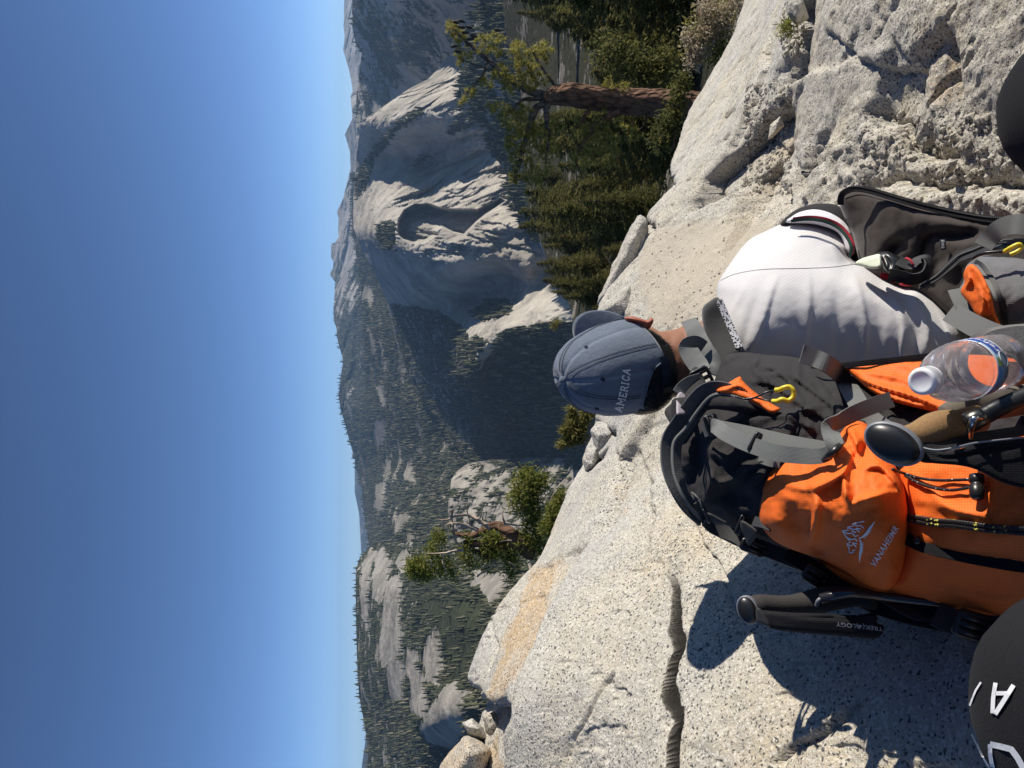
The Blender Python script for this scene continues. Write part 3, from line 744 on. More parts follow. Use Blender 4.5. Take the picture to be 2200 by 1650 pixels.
# ---------------------------------------------------------------- loose stones
def stone(name, label, px_outline, D, depth, seed, mat=M_GRAN, sharp=0.5, group=None, tilt=0.25, stain=0.0):
    """a broken block: an angular hull of the right outline and real thickness"""
    r = np.random.default_rng(seed)
    o = np.array(px_outline, float); c = o.mean(0)
    bm = bmesh.new()
    pts = []
    for (x, y) in o:
        pts.append(P(x, y, D + tilt * (x - c[0]) / FPX * D * -1.0))
    for f, dd in ((0.80, -0.32), (0.45, -0.48)):
        for (x, y) in o[::1 if len(o) < 9 else 2]:
            xx, yy = c + (np.array([x, y]) - c) * f * r.uniform(0.85, 1.08)
            pts.append(P(xx, yy, D + depth * dd * r.uniform(0.8, 1.2) - tilt * (xx - c[0]) / FPX * D))
    for f, dd in ((0.92, 0.35), (0.6, 0.75)):
        for (x, y) in o[::2]:
            xx, yy = c + (np.array([x, y]) - c) * f
            pts.append(P(xx + 12 * dd, yy, D + depth * dd))
    vs = [bm.verts.new(tuple(p)) for p in pts]
    bmesh.ops.convex_hull(bm, input=vs)
    for v in [v for v in bm.verts if not v.link_faces]: bm.verts.remove(v)
    bmesh.ops.triangulate(bm, faces=bm.faces[:])
    e = [e for e in bm.edges if e.calc_face_angle(0) > R(18)]
    size = max((Vector(pts[i]) - Vector(pts[0])).length for i in range(len(o)))
    bmesh.ops.bevel(bm, geom=e, offset=size * 0.018, segments=1, affect='EDGES')
    bmesh.ops.triangulate(bm, faces=bm.faces[:])
    for _ in range(4):
        le = [e for e in bm.edges if e.calc_length() > size * 0.035]
        if not le: break
        bmesh.ops.subdivide_edges(bm, edges=le, cuts=1)
        bmesh.ops.triangulate(bm, faces=bm.faces[:])
        if len(bm.verts) > 9000: break
    bm.normal_update()
    V = np.array([v.co[:] for v in bm.verts]); N = np.array([v.normal[:] for v in bm.verts])
    dsp = size * (0.020 * fbm(V / size * 5 + seed, 5, ridged=True) + 0.05 * fbm(V / size * 2.0 + seed * 3, 3) * sharp)
    V = V + N * dsp[:, None]
    ob = mesh_obj(name, V, [[v.index for v in f.verts] for f in (bm.verts.index_update() or bm.faces)], mat, smooth=True,
                  attrs={'stain': np.full(len(V), stain), 'dust': np.zeros(len(V))})
    bm.free()
    return tag(ob, label, 'stone', group)
stone('boulder', 'long cream granite block lying along the drop, behind the cap visor', [(1283, 655), (1300, 615), (1330, 545), (1352, 510), (1372, 462), (1391, 470), (1386, 530), (1378, 585), (1352, 618), (1325, 632)], 3.62, 0.24, 5)
stone('rock', 'white angular stone right above the cap visor, small and freshly broken', [(1296, 668), (1298, 655), (1326, 628), (1352, 612), (1362, 640), (1378, 668), (1352, 682), (1315, 680)], 3.28, 0.16, 8)
stone('rock', 'grey stone wedged between the long block and the white stone', [(1358, 600), (1372, 590), (1386, 606), (1384, 640), (1372, 656), (1362, 632)], 3.40, 0.12, 12)
stone('boulder', 'tan stained granite block at the left end of the ridge', [(930, 1700), (950, 1640), (1000, 1582), (1020, 1586), (1057, 1612), (1050, 1650), (1030, 1720)], 2.25, 0.40, 21, stain=0.7)
stone('rock', 'narrow cream stone leaning in the gap of the ridge', [(992, 1553), (1014, 1544), (1035, 1562), (1046, 1588), (1030, 1592), (1005, 1574)], 2.30, 0.12, 25)
stone('rock', 'shaded grey stone at the bottom of the ridge gap', [(1036, 1536), (1058, 1528), (1080, 1545), (1072, 1585), (1058, 1592), (1044, 1572)], 2.26, 0.14, 28)
stone('boulder', 'rounded grey boulder at the far right end of the granite', [(1700, -20), (1725, 0), (1735, 40), (1712, 55), (1692, 30), (1688, 0)], 2.75, 0.14, 33)
stone('rock', 'speckled fist sized stone in the hollow under the tan ledge', [(2030, 352), (2040, 340), (2052, 345), (2052, 362), (2040, 372), (2030, 366)], 1.58, 0.03, 41)
stone('rock', 'pale wedge stone leaning against the ledge beside the scree', [(1655, 268), (1676, 250), (1682, 268), (1664, 290), (1650, 300)], 2.72, 0.06, 44)
stone('rock', 'cream slab end cracked off at the edge left of the cap', [(1268, 925), (1284, 905), (1322, 915), (1330, 955), (1312, 990), (1284, 985)], 2.98, 0.14, 47)
stone('rock', 'small broken block under the edge juniper left of the cap', [(1252, 990), (1262, 962), (1284, 958), (1292, 985), (1278, 1010), (1258, 1012)], 2.98, 0.12, 52)

# gravel in the dusty hollows: beyond counting
gp = []
r_ = np.random.default_rng(11)
def gravel_patch(x0, x1, y0, y1, n, s0, s1):
    for _ in range(n):
        p = ground_at(r_.uniform(x0, x1), r_.uniform(y0, y1)); gp.append((p, r_.uniform(s0, s1) ** 1.0))
gravel_patch(1600, 1700, 180, 420, 420, 0.004, 0.013)
gravel_patch(1380, 1560, 470, 720, 110, 0.002, 0.007)
gravel_patch(1850, 2180, 240, 430, 240, 0.003, 0.011)
gravel_patch(1680, 1730, 0, 120, 90, 0.005, 0.02)
Vg, Fg = [], []
ico = bmesh.new(); bmesh.ops.create_icosphere(ico, subdivisions=1, radius=1)
iv = np.array([v.co[:] for v in ico.verts]); ifc = [[v.index for v in f.verts] for f in ico.faces]; ico.free()
for p, s in gp:
    b = len(Vg)
    w = iv * r_.uniform(0.6, 1.25, (len(iv), 3)) * s * np.array([1, r_.uniform(0.7, 1.3), 0.7])
    Vg.extend((w + np.array(p) + np.array([0, 0, s * 0.15])).tolist()); Fg.extend([[i + b for i in f] for f in ifc])
mesh_obj('gravel', Vg, Fg, M_GRAN, smooth=False, kind='stuff', attrs={'stain': np.zeros(len(Vg)), 'dust': np.full(len(Vg), 0.4)})
# ================================================================ SOFT GOODS: padded shapes, webbing, cord, print
def sculpt(name, outline, ctrl, mat, H=0.03, Hb=0.03, Rr=40, res=6, folds=(), nz=(0.0, 60), parent=None, smooth_n=5, seed=0, prof=0.5, uvs=1.0):
    """a padded closed shape: outline and front depth from picture measurements, rounded rim, real back side"""
    o = catmull(outline, smooth_n, True) if smooth_n else np.array(outline, float)
    c = np.array(ctrl, float)
    if len(c) == 1: dep = lambda q: np.full(len(q), c[0, 2])
    else:
        t = TPS(c[:, :2], c[:, 2], 1e-5); dep = t
    keep = [0]
    for i in range(1, len(o)):
        if np.linalg.norm(o[i] - o[keep[-1]]) > res * 0.55: keep.append(i)
    if np.linalg.norm(o[keep[-1]] - o[0]) < res * 0.4: keep.pop()
    o = o[keep]
    lo, hi = o.min(0), o.max(0)
    gx, gy = np.meshgrid(np.arange(lo[0], hi[0], res), np.arange(lo[1], hi[1], res * 0.87))
    gx = gx + (np.arange(gx.shape[0]) % 2)[:, None] * res * 0.5
    q = np.stack([gx.ravel(), gy.ravel()], -1)
    q = q[inside(q, o)]
    d, _, _ = seg_dist(q, o, True)
    q = q[d > res * 0.5]
    nb = len(o)
    allp = np.concatenate([o, q])
    r = delaunay_2d_cdt([Vector(p) for p in allp], [(i, (i + 1) % nb) for i in range(nb)], [list(range(nb))], 1, 1e-4)
    vv = np.array([v[:] for v in r[0]]); tris = [list(f) for f in r[2]]
    d, _, _ = seg_dist(vv, o, True)
    t = np.clip(d / Rr, 0, 1)
    pf = (1 - (1 - t) ** 2) ** prof
    base = dep(vv)
    w = np.zeros(len(vv))
    for f in folds:
        pl, amp, wd = f[0], f[1], f[2]
        pl = catmull(pl, 6)
        dd, s, ar = seg_dist(vv, pl)
        ew = np.sin(np.pi * np.clip(ar, 0.02, 0.98)) ** 0.5
        if len(f) > 3:      # sharp on one side (an overlapping fold)
            w += amp * np.where(s * f[3] > 0, np.exp(-(dd / (wd * 0.35)) ** 2), np.exp(-(dd / wd) ** 2)) * ew
        else:
            w += amp * np.exp(-(dd / wd) ** 2) * ew
    if nz[0]:
        w += nz[0] * fbm(np.stack([vv[:, 0] / nz[1], vv[:, 1] / nz[1], np.full(len(vv), seed * 3.7)], -1), 4)
    Df = base + (1 - pf) * H - w * np.minimum(1, d / (res * 1.5))
    Db = base + H + pf * Hb
    onb = d < 1e-3
    Vf = P(vv[:, 0], vv[:, 1], Df)
    nbk = np.where(~onb)[0]; mp = np.arange(len(vv)); mp[nbk] = len(vv) + np.arange(len(nbk))
    Vb = P(vv[nbk, 0], vv[nbk, 1], Db[nbk])
    F = []
    for f in tris:
        a = vv[f]
        if (a[1, 0] - a[0, 0]) * (a[2, 1] - a[0, 1]) - (a[1, 1] - a[0, 1]) * (a[2, 0] - a[0, 0]) < 0: f = f[::-1]
        F.append(f[::-1]); F.append([int(mp[i]) for i in f])
    V = np.concatenate([Vf, Vb])
    uv = np.concatenate([vv, vv[nbk]]) / FPX * base.mean() * uvs
    ob = mesh_obj(name, V, F, mat, parent, uv=uv)
    ob['_n'] = 0; del ob['_n']
    return ob

def bvh_of(*obs):
    V, F = [], []
    for ob in obs:
        b = len(V); mw = ob.matrix_world
        V += [tuple(mw @ v.co) for v in ob.data.vertices]
        F += [[i + b for i in p.vertices] for p in ob.data.polygons]
    return BVHTree.FromPolygons(V, F)

def cast(bv, x, y, lift=0.0, default=1.0):
    d = Vector(P(x, y, 1.0)); n = d.normalized()
    h = bv.ray_cast(Vector((0, 0, 0)), n)
    if h[0] is None: return d * default
    return h[0] - n * lift

def path3(pts, n=8):
    a = np.array(pts, float)
    return P(a[:, 0], a[:, 1], a[:, 2]) if n == 0 else catmull(P(a[:, 0], a[:, 1], a[:, 2]), n)

def on_surf(bv, pts, lift):
    return [tuple(cast(bv, x, y, lift)) for x, y in pts]

def ribbon(name, c, width, thick, mat, parent=None, face=None, roll=0.0, taper=None):
    """flat webbing along a 3D centre line; its broad side faces the viewer unless rolled"""
    c = np.asarray(c, float); n = len(c)
    T = np.gradient(c, axis=0); T /= np.linalg.norm(T, axis=1)[:, None] + 1e-12
    view = -c / np.linalg.norm(c, axis=1)[:, None] if face is None else np.broadcast_to(np.array(face, float), c.shape)
    S = np.cross(T, view); S /= np.linalg.norm(S, axis=1)[:, None] + 1e-12
    N = np.cross(S, T)
    rl = np.broadcast_to(np.asarray(roll, float), (n,)) if np.ndim(roll) == 0 else np.interp(np.linspace(0, 1, n), np.linspace(0, 1, len(roll)), roll)
    S2 = S * np.cos(rl)[:, None] + N * np.sin(rl)[:, None]; N2 = np.cross(S2, T)
    w = np.broadcast_to(np.asarray(width, float), (n,)) if np.ndim(width) == 0 else np.interp(np.linspace(0, 1, n), np.linspace(0, 1, len(width)), width)
    w = w[:, None] / 2; h = thick / 2
    ring = [c - S2 * w - N2 * h, c - S2 * w + N2 * h, c + N2 * h * 1.1, c + S2 * w + N2 * h, c + S2 * w - N2 * h, c - N2 * h * 1.1]
    V = np.stack(ring, 1).reshape(-1, 3); k = 6
    L = np.concatenate([[0], np.cumsum(np.linalg.norm(np.diff(c, axis=0), axis=1))])
    uv = np.stack([np.repeat(L, k), np.tile(np.array([0, 0, .5, 1, 1, .5]), n) * np.repeat(w[:, 0] * 2, k)], -1)
    F = []
    for i in range(n - 1):
        for j in range(k):
            F.append([i * k + j, i * k + (j + 1) % k, (i + 1) * k + (j + 1) % k, (i + 1) * k + j])
    F.append(list(range(k))[::-1]); F.append([(n - 1) * k + j for j in range(k)])
    return mesh_obj(name, V, F, mat, parent, smooth=False, uv=uv)

def tube_geo(c, r, seg=10, cap=True):
    c = np.asarray(c, float); n = len(c)
    T = np.gradient(c, axis=0); T /= np.linalg.norm(T, axis=1)[:, None] + 1e-12
    up = np.array([0.3, 0.2, 0.93]); N = np.cross(T, up); N /= np.linalg.norm(N, axis=1)[:, None] + 1e-12
    for i in range(1, n):
        v = N[i - 1] - T[i] * (N[i - 1] @ T[i]); N[i] = v / (np.linalg.norm(v) + 1e-12)
    B = np.cross(T, N)
    rad = np.broadcast_to(np.asarray(r, float), (n,)) if np.ndim(r) == 0 else np.interp(np.linspace(0, 1, n), np.linspace(0, 1, len(r)), r)
    a = np.arange(seg) / seg * 2 * np.pi
    V = c[:, None] + rad[:, None, None] * (np.cos(a)[None, :, None] * N[:, None] + np.sin(a)[None, :, None] * B[:, None])
    F = []
    for i in range(n - 1):
        for j in range(seg):
            F.append([i * seg + j, i * seg + (j + 1) % seg, (i + 1) * seg + (j + 1) % seg, (i + 1) * seg + j])
    if cap:
        F.append(list(range(seg))[::-1]); F.append([(n - 1) * seg + j for j in range(seg)])
    L = np.concatenate([[0], np.cumsum(np.linalg.norm(np.diff(c, axis=0), axis=1))])
    uv = np.stack([np.repeat(L, seg), np.tile(np.arange(seg) / seg, n)], -1)
    return V.reshape(-1, 3), F, uv

def tube(name, c, r, mat, parent=None, seg=10):
    V, F, uv = tube_geo(c, r, seg)
    return mesh_obj(name, V, F, mat, parent, uv=uv)

def multi(name, geos, mat, parent=None, smooth=True, kind=None):
    V, F = [], []
    for v, f in geos:
        b = len(V); V += [tuple(x) for x in v]; F += [[i + b for i in g] for g in f]
    return mesh_obj(name, V, F, mat, parent, smooth=smooth, kind=kind)

def lathe(name, A, B, prof, mat, parent=None, seg=28, squash=1.0, side=None):
    """profile [(t along A->B in metres, radius)] turned about the axis"""
    A = np.array(A, float); B = np.array(B, float); T = (B - A) / np.linalg.norm(B - A)
    s = np.array(side, float) if side is not None else np.array([0.2, 0.1, 0.97])
    N = np.cross(T, s); N /= np.linalg.norm(N); Bn = np.cross(T, N)
    a = np.arange(seg) / seg * 2 * np.pi
    V = np.concatenate([A + T * t + r * (np.cos(a)[:, None] * N * squash + np.sin(a)[:, None] * Bn) for t, r in prof])
    F = []
    for i in range(len(prof) - 1):
        for j in range(seg):
            F.append([i * seg + j, i * seg + (j + 1) % seg, (i + 1) * seg + (j + 1) % seg, (i + 1) * seg + j])
    if prof[0][1] > 1e-5: F.append(list(range(seg))[::-1])
    if prof[-1][1] > 1e-5: F.append([(len(prof) - 1) * seg + j for j in range(seg)])
    return mesh_obj(name, V, F, mat, parent)

_fontcache = {}
def glyph_mesh(txt, bold=0.0, shear=0.0, spacing=1.0):
    cu = bpy.data.curves.new('t', 'FONT'); cu.body = txt; cu.size = 1.0; cu.offset = bold; cu.shear = shear; cu.space_character = spacing
    cu.resolution_u = 3
    ob = bpy.data.objects.new('t', cu); COL.objects.link(ob)
    dg = bpy.context.evaluated_depsgraph_get(); dg.update()
    me = bpy.data.meshes.new_from_object(ob.evaluated_get(dg))
    bm = bmesh.new(); bm.from_mesh(me)
    bmesh.ops.triangulate(bm, faces=bm.faces[:])
    for _ in range(3):
        le = [e for e in bm.edges if e.calc_length() > 0.22]
        if not le: break
        bmesh.ops.subdivide_edges(bm, edges=le, cuts=1); bmesh.ops.triangulate(bm, faces=bm.faces[:])
    bm.verts.index_update()
    V = np.array([v.co[:2] for v in bm.verts]); F = [[v.index for v in f.verts] for f in bm.faces]
    bm.free(); bpy.data.objects.remove(ob); bpy.data.meshes.remove(me); bpy.data.curves.remove(cu)
    return V, F

def stroke_mesh(strokes, w, sub=0.1):
    """thick polylines in a unit text frame"""
    V, F = [], []
    for s in strokes:
        wd = w
        if isinstance(s, tuple): s, wd = s
        s = np.array(s, float)
        pts = [s[0]]
        for a, b in zip(s[:-1], s[1:]):
            k = max(1, int(np.linalg.norm(b - a) / sub))
            for i in range(1, k + 1): pts.append(a + (b - a) * i / k)
        s = np.array(pts); T = np.gradient(s, axis=0); T /= np.linalg.norm(T, axis=1)[:, None] + 1e-9
        Nn = np.stack([-T[:, 1], T[:, 0]], -1)
        ww = np.broadcast_to(wd, (len(s),)) if np.ndim(wd) == 0 else np.interp(np.linspace(0, 1, len(s)), np.linspace(0, 1, len(wd)), wd)
        b = len(V)
        for p, n_, x in zip(s, Nn, ww): V += [p + n_ * x / 2, p - n_ * x / 2]
        for i in range(len(s) - 1): F.append([b + 2 * i, b + 2 * i + 1, b + 2 * i + 3, b + 2 * i + 2])
    return np.array(V), F

SLAB = {'A': ([[(0.08, 0), (0.5, 1), (0.92, 0)], [(0.25, 0.36), (0.75, 0.36)], [(-0.04, 0.05), (0.26, 0.05)], [(0.74, 0.05), (1.04, 0.05)]], 1.0),
        'M': ([[(0.12, 0), (0.12, 1), (0.6, 0.35), (1.08, 1), (1.08, 0)], [(-0.04, 0.05), (0.28, 0.05)], [(0.92, 0.05), (1.24, 0.05)], [(-0.02, 0.95), (0.15, 0.95)], [(1.05, 0.95), (1.22, 0.95)]], 1.2),
        'E': ([[(0.15, 0), (0.15, 1)], [(0, 0.95), (0.8, 0.95), (0.8, 0.75)], [(0.15, 0.5), (0.6, 0.5)], [(0, 0.05), (0.82, 0.05), (0.82, 0.27)]], 0.85),
        'R': ([[(0.15, 0), (0.15, 1)], [(0, 0.95), (0.6, 0.95), (0.78, 0.83), (0.78, 0.65), (0.6, 0.5), (0.15, 0.5)], [(0.5, 0.5), (0.85, 0.05), (0.98, 0.05)], [(0, 0.05), (0.32, 0.05)]], 0.95),
        'I': ([[(0.2, 0), (0.2, 1)], [(0, 0.95), (0.4, 0.95)], [(0, 0.05), (0.4, 0.05)]], 0.42),
        'C': ([[(0.85, 0.7), (0.85, 0.95)], [(0.84, 0.78), (0.68, 0.93), (0.45, 0.97), (0.2, 0.83), (0.1, 0.5), (0.2, 0.18), (0.45, 0.03), (0.68, 0.07), (0.86, 0.24)]], 0.92)}
def slab_text(txt, w=0.17, gap=0.22):
    V, F, x = [], [], 0
    for ch in txt:
        s, adv = SLAB[ch]
        v, f = stroke_mesh(s, w)
        b = len(V); V += [(p[0] + x, p[1]) for p in v]; F += [[i + b for i in g] for g in f]
        x += adv + gap
    return np.array(V), F, x - gap

def print_on(name, geo, bv, org, along, up, mat, parent=None, lift=0.0012, bend=0.0, thick=0.0):
    """lay flat lettering onto a surface: text frame -> picture positions -> the surface below them"""
    V2, F = geo[0], geo[1]
    org, along, up = (np.array(v, float) for v in (org, along, up))
    wd = V2[:, 0].max()
    q = org + V2[:, :1] * along + (V2[:, 1:2] + bend * np.sin(np.pi * V2[:, :1] / wd)) * up
    V3 = [tuple(cast(bv, x, y, lift)) for x, y in q]
    return mesh_obj(name, V3, F, mat, parent, smooth=False)

# ---------------------------------------------------------------- cloth, plastic and skin
def cloth(name, col, weave=900.0, rough=0.85, sheen=0.2, var=0.25, strength=0.25, grid=None, gridcol=None, fuzz=None):
    k = NM(name, rough, 0.2)
    uv = k.vec((1, 1, 1), 'UV')
    n = k.noise(14.0, 5, 0.6, k.vec())
    fine = k.noise(420.0, 2, 0.6, k.vec())
    c = k.mix(k.ramp(n, [(0.3, 0.0), (0.7, 1.0)]), tuple(x * (1 - var) for x in col), tuple(min(1, x * (1 + var * 0.6)) for x in col))
    c = k.mix(k.ramp(fine, [(0.3, 0.0), (0.75, 0.35)]), c, tuple(min(1, x * 1.5 + 0.01) for x in col))
    w1 = k.wave(weave / 6.28, uv, 0, 'X'); w2 = k.wave(weave / 6.28, uv, 0, 'Y')
    h = k.math('ADD', w1, w2)
    b = k.bump(h, strength, 0.0006)
    if grid:
        g = k.math('MAXIMUM', k.math('GREATER_THAN', k.wave(grid / 6.28, uv, 0, 'X'), 0.93), k.math('GREATER_THAN', k.wave(grid / 6.28, uv, 0, 'Y'), 0.93))
        c = k.mix(k.math('MULTIPLY', g, 0.35), c, gridcol or tuple(min(1, x * 1.5) for x in col))
        b = k.bump(g, 0.3, 0.0006, b)
    b = k.bump(k.noise(45.0, 4, 0.6, k.vec()), 0.25, 0.004, b)
    k.color(c).normal(b).set(Sheen_Weight=sheen)
    return k.m
def webbing(name, col):
    k = NM(name, 0.6, 0.4)
    uv = k.vec((1, 1, 1), 'UV')
    w1 = k.wave(300.0, uv, 0, 'X'); w2 = k.wave(200.0, uv, 0, 'Y')
    h = k.math('MULTIPLY', w1, w2)
    k.color(k.mix(h, tuple(c * 0.8 for c in col), tuple(min(1, c * 1.12) for c in col))).normal(k.bump(h, 0.4, 0.0006)).set(Sheen_Weight=0.03)
    return k.m
def plain(name, col, rough=0.5, spec=0.5, metal=0.0, var=0.12, scale=60, bump=0.1):
    k = NM(name, rough, spec)
    n = k.noise(scale, 4, 0.6)
    k.color(k.mix(n, tuple(c * (1 - var) for c in col), tuple(min(1, c * (1 + var)) for c in col))).set(Metallic=metal)
    k.normal(k.bump(n, bump, 0.002))
    return k.m
M_CHAR = cloth('charcoal_fabric', (0.027, 0.025, 0.0258), 700, 0.92, 0.02, 0.2, 0.2)
M_BLK = cloth('black_fabric', (0.009, 0.009, 0.011), 900, 0.85, 0.0)
M_ORG = cloth('orange_ripstop', (0.74, 0.122, 0.014), 2400, 0.6, 0.0, 0.10, 0.12, grid=700.0, gridcol=(0.85, 0.28, 0.07))
M_WEB = webbing('grey_webbing', (0.135, 0.14, 0.135))
M_WEBD = webbing('dark_webbing', (0.03, 0.03, 0.032))
M_WEBB = webbing('black_webbing', (0.012, 0.012, 0.014))
M_PLB = plain('black_plastic', (0.012, 0.012, 0.013), 0.35)
M_PLG = plain('grey_plastic', (0.17, 0.18, 0.20), 0.45)
M_METAL = plain('bare_metal', (0.5, 0.5, 0.52), 0.25, 0.5, 1.0)
M_YEL = plain('yellow_plastic', (0.72, 0.58, 0.03), 0.4)
M_WHT = plain('white_thread', (0.78, 0.77, 0.76), 0.8, 0.2, scale=900)
M_ZIP = plain('zip_teeth', (0.02, 0.02, 0.022), 0.55, 0.25)
# ================================================================ THE SEATED HIKER
def skin_mat(name, col, red=(0.5, 0.10, 0.05), sss=0.12):
    k = NM(name, 0.55, 0.35)
    n = k.noise(60, 4, 0.6)
    k.color(k.mix(n, tuple(c * 0.85 for c in col), tuple(c * 1.12 for c in col)))
    k.set(Subsurface_Weight=sss, Subsurface_Scale=0.01, Subsurface_Radius=(1.0, 0.25, 0.12))
    k.normal(k.bump(k.noise(500, 3, 0.6), 0.15, 0.0006))
    return k.m
M_SKIN = skin_mat('skin', (0.27, 0.125, 0.072))
M_EAR = skin_mat('ear_skin', (0.30, 0.095, 0.055), sss=0.5)

def skinned(name, joints, edges, radii, root, mat, subdiv=2, parent=None):
    me = bpy.data.meshes.new(name)
    me.from_pydata([tuple(j) for j in joints], edges, [])
    o = bpy.data.objects.new(name, me); COL.objects.link(o)
    m = o.modifiers.new('skin', 'SKIN'); m.use_smooth_shade = True
    for i, r in enumerate(radii):
        s = me.skin_vertices[0].data[i]
        s.radius = (r, r) if np.ndim(r) == 0 else tuple(r)
        s.use_root = (i == root)
    sb = o.modifiers.new('sub', 'SUBSURF'); sb.levels = sb.render_levels = subdiv
    dg = bpy.context.evaluated_depsgraph_get(); dg.update()
    m2 = bpy.data.meshes.new_from_object(o.evaluated_get(dg)); m2.name = name
    o.modifiers.clear(); o.data = m2
    m2.materials.append(mat)
    m2.polygons.foreach_set('use_smooth', np.ones(len(m2.polygons), bool))
    if parent is not None: o.parent = parent; o.matrix_parent_inverse = parent.matrix_world.inverted()
    return o

HC = Vector(P(1310, 795, 1.47))                     # centre of the head
YAW, TLT = R(33), R(20)
Ff = Vector((math.sin(YAW) * math.cos(TLT), math.cos(YAW) * math.cos(TLT), math.sin(TLT)))     # where he looks
Uu = Vector((-math.sin(YAW) * math.sin(TLT), -math.cos(YAW) * math.sin(TLT), math.cos(TLT)))
Rt = Ff.cross(Uu)
def head(f, r, u): return HC + Ff * f + Rt * r + Uu * u
pj = lambda x, y, D: Vector(P(x, y, D))
J = [pj(2230, 740, 1.36), pj(2050, 735, 1.40), pj(1850, 725, 1.45), pj(1670, 715, 1.51), pj(1545, 715, 1.52), head(-0.01, 0, -0.13), head(0.0, 0, -0.05), head(0.005, 0, 0.03), head(0.005, 0, 0.085),
     pj(1615, 610, 1.56), pj(1720, 545, 1.56), pj(1840, 490, 1.55), pj(1930, 470, 1.50), pj(2020, 520, 1.42),           # right arm, forearm under the jacket
     pj(1600, 800, 1.62), pj(1740, 830, 1.72), pj(1880, 760, 1.76), pj(1960, 660, 1.70), pj(2030, 600, 1.62),            # left arm in front of him
     pj(2200, 600, 1.46), pj(2130, 520, 1.56), pj(2290, 480, 1.62), pj(2370, 450, 1.64),                               # right leg
     pj(2200, 780, 1.50), pj(2020, 640, 1.85), pj(2150, 560, 2.02), pj(2190, 520, 2.1)]
E = [(0, 1), (1, 2), (2, 3), (3, 4), (4, 5), (5, 6), (6, 7), (7, 8), (3, 9), (9, 10), (10, 11), (11, 12), (12, 13), (3, 14), (14, 15), (15, 16), (16, 17), (17, 18),
     (0, 19), (19, 20), (20, 21), (21, 22), (0, 23), (23, 24), (24, 25), (25, 26)]
RAD = [0.10, 0.085, 0.075, 0.07, 0.05, 0.052, 0.072, 0.078, 0.045, 0.042, 0.040, 0.036, 0.032, 0.026, 0.05, 0.042, 0.036, 0.03, 0.026, 0.085, 0.055, 0.045, 0.035, 0.085, 0.055, 0.045, 0.035]
for wrist, d1 in ((13, Vector((0.35, 0.75, -0.5))), (18, Vector((0.6, 0.5, -0.6)))):          # five fingers on each hand
    d1 = d1.normalized(); sd = d1.cross(Vector((0, 0, 1))).normalized(); dn = sd.cross(d1).normalized()
    palm = len(J); J.append(J[wrist] + d1 * 0.05); RAD.append(0.022); E.append((wrist, palm))
    for k, (o, l) in enumerate(((-0.030, 0.058), (-0.010, 0.074), (0.010, 0.078), (0.029, 0.070))):
        a = len(J); J += [J[palm] + d1 * 0.035 + sd * o, J[palm] + d1 * (0.035 + l * 0.55) + sd * o * 1.15 - dn * 0.012, J[palm] + d1 * (0.035 + l * 0.85) + sd * o * 1.2 - dn * 0.034]
        RAD += [0.0095, 0.0085, 0.0072]; E += [(palm, a), (a, a + 1), (a + 1, a + 2)]
    a = len(J); J += [J[wrist] + d1 * 0.03 - sd * 0.035 - dn * 0.01, J[wrist] + d1 * 0.055 - sd * 0.055 - dn * 0.025, J[wrist] + d1 * 0.08 - sd * 0.06 - dn * 0.04]
    RAD += [0.012, 0.010, 0.008]; E += [(wrist, a), (a, a + 1), (a + 1, a + 2)]
man = skinned('person', J, E, RAD, 0, M_SKIN)
tag(man, 'seated hiker seen from behind in blue grey cap and white shirt, wearing an orange pack', 'person')
man_bvh = bvh_of(man)

# neck: a smooth skin collar over the joint so that it reads as one column into the shirt
# hair at the nape
k = NM('black_hair', 0.5, 0.4); k.color((0.010, 0.009, 0.009)); M_HAIR = k.m
hair = sculpt('hair', [(1338, 872), (1345, 845), (1362, 800), (1368, 740), (1374, 712), (1392, 706), (1420, 722), (1446, 742), (1456, 770), (1459, 800), (1456, 832), (1440, 862), (1416, 882), (1392, 890), (1362, 890)],
              [(1350, 870, 1.44), (1400, 790, 1.405), (1400, 870, 1.43), (1450, 800, 1.425), (1400, 720, 1.445), (1450, 750, 1.44)], M_HAIR, 0.025, 0.07, 28, 5, nz=(0.004, 18), parent=man)
hb = bvh_of(hair); rh = np.random.default_rng(5)
strands = []
hp = np.array([(1345, 868), (1368, 800), (1376, 735), (1390, 712), (1420, 726), (1444, 746), (1454, 800), (1450, 836), (1436, 860), (1412, 880), (1370, 886)])
for _ in range(5200):
    q = np.array([rh.uniform(1340, 1460), rh.uniform(704, 892)])
    if not inside(q[None], hp)[0]: continue
    p = np.array(cast(hb, q[0], q[1], 0.0, 1.4))
    dn = np.array(P(q[0] + 10, q[1] + rh.normal(0, 3), 1.4)) - np.array(P(q[0], q[1], 1.4)); dn /= np.linalg.norm(dn)
    out = -p / np.linalg.norm(p)
    L = rh.uniform(0.006, 0.013)
    d = dn + out * rh.uniform(0.25, 0.8) + rh.normal(0, 0.18, 3); d /= np.linalg.norm(d)
    s = np.cross(d, out); s = s / np.linalg.norm(s) * 0.00035
    strands.append(([p - s, p + s, p + d * L], [[0, 1, 2]]))
multi('hair_strands', strands, M_HAIR, hair, smooth=False, kind='stuff')
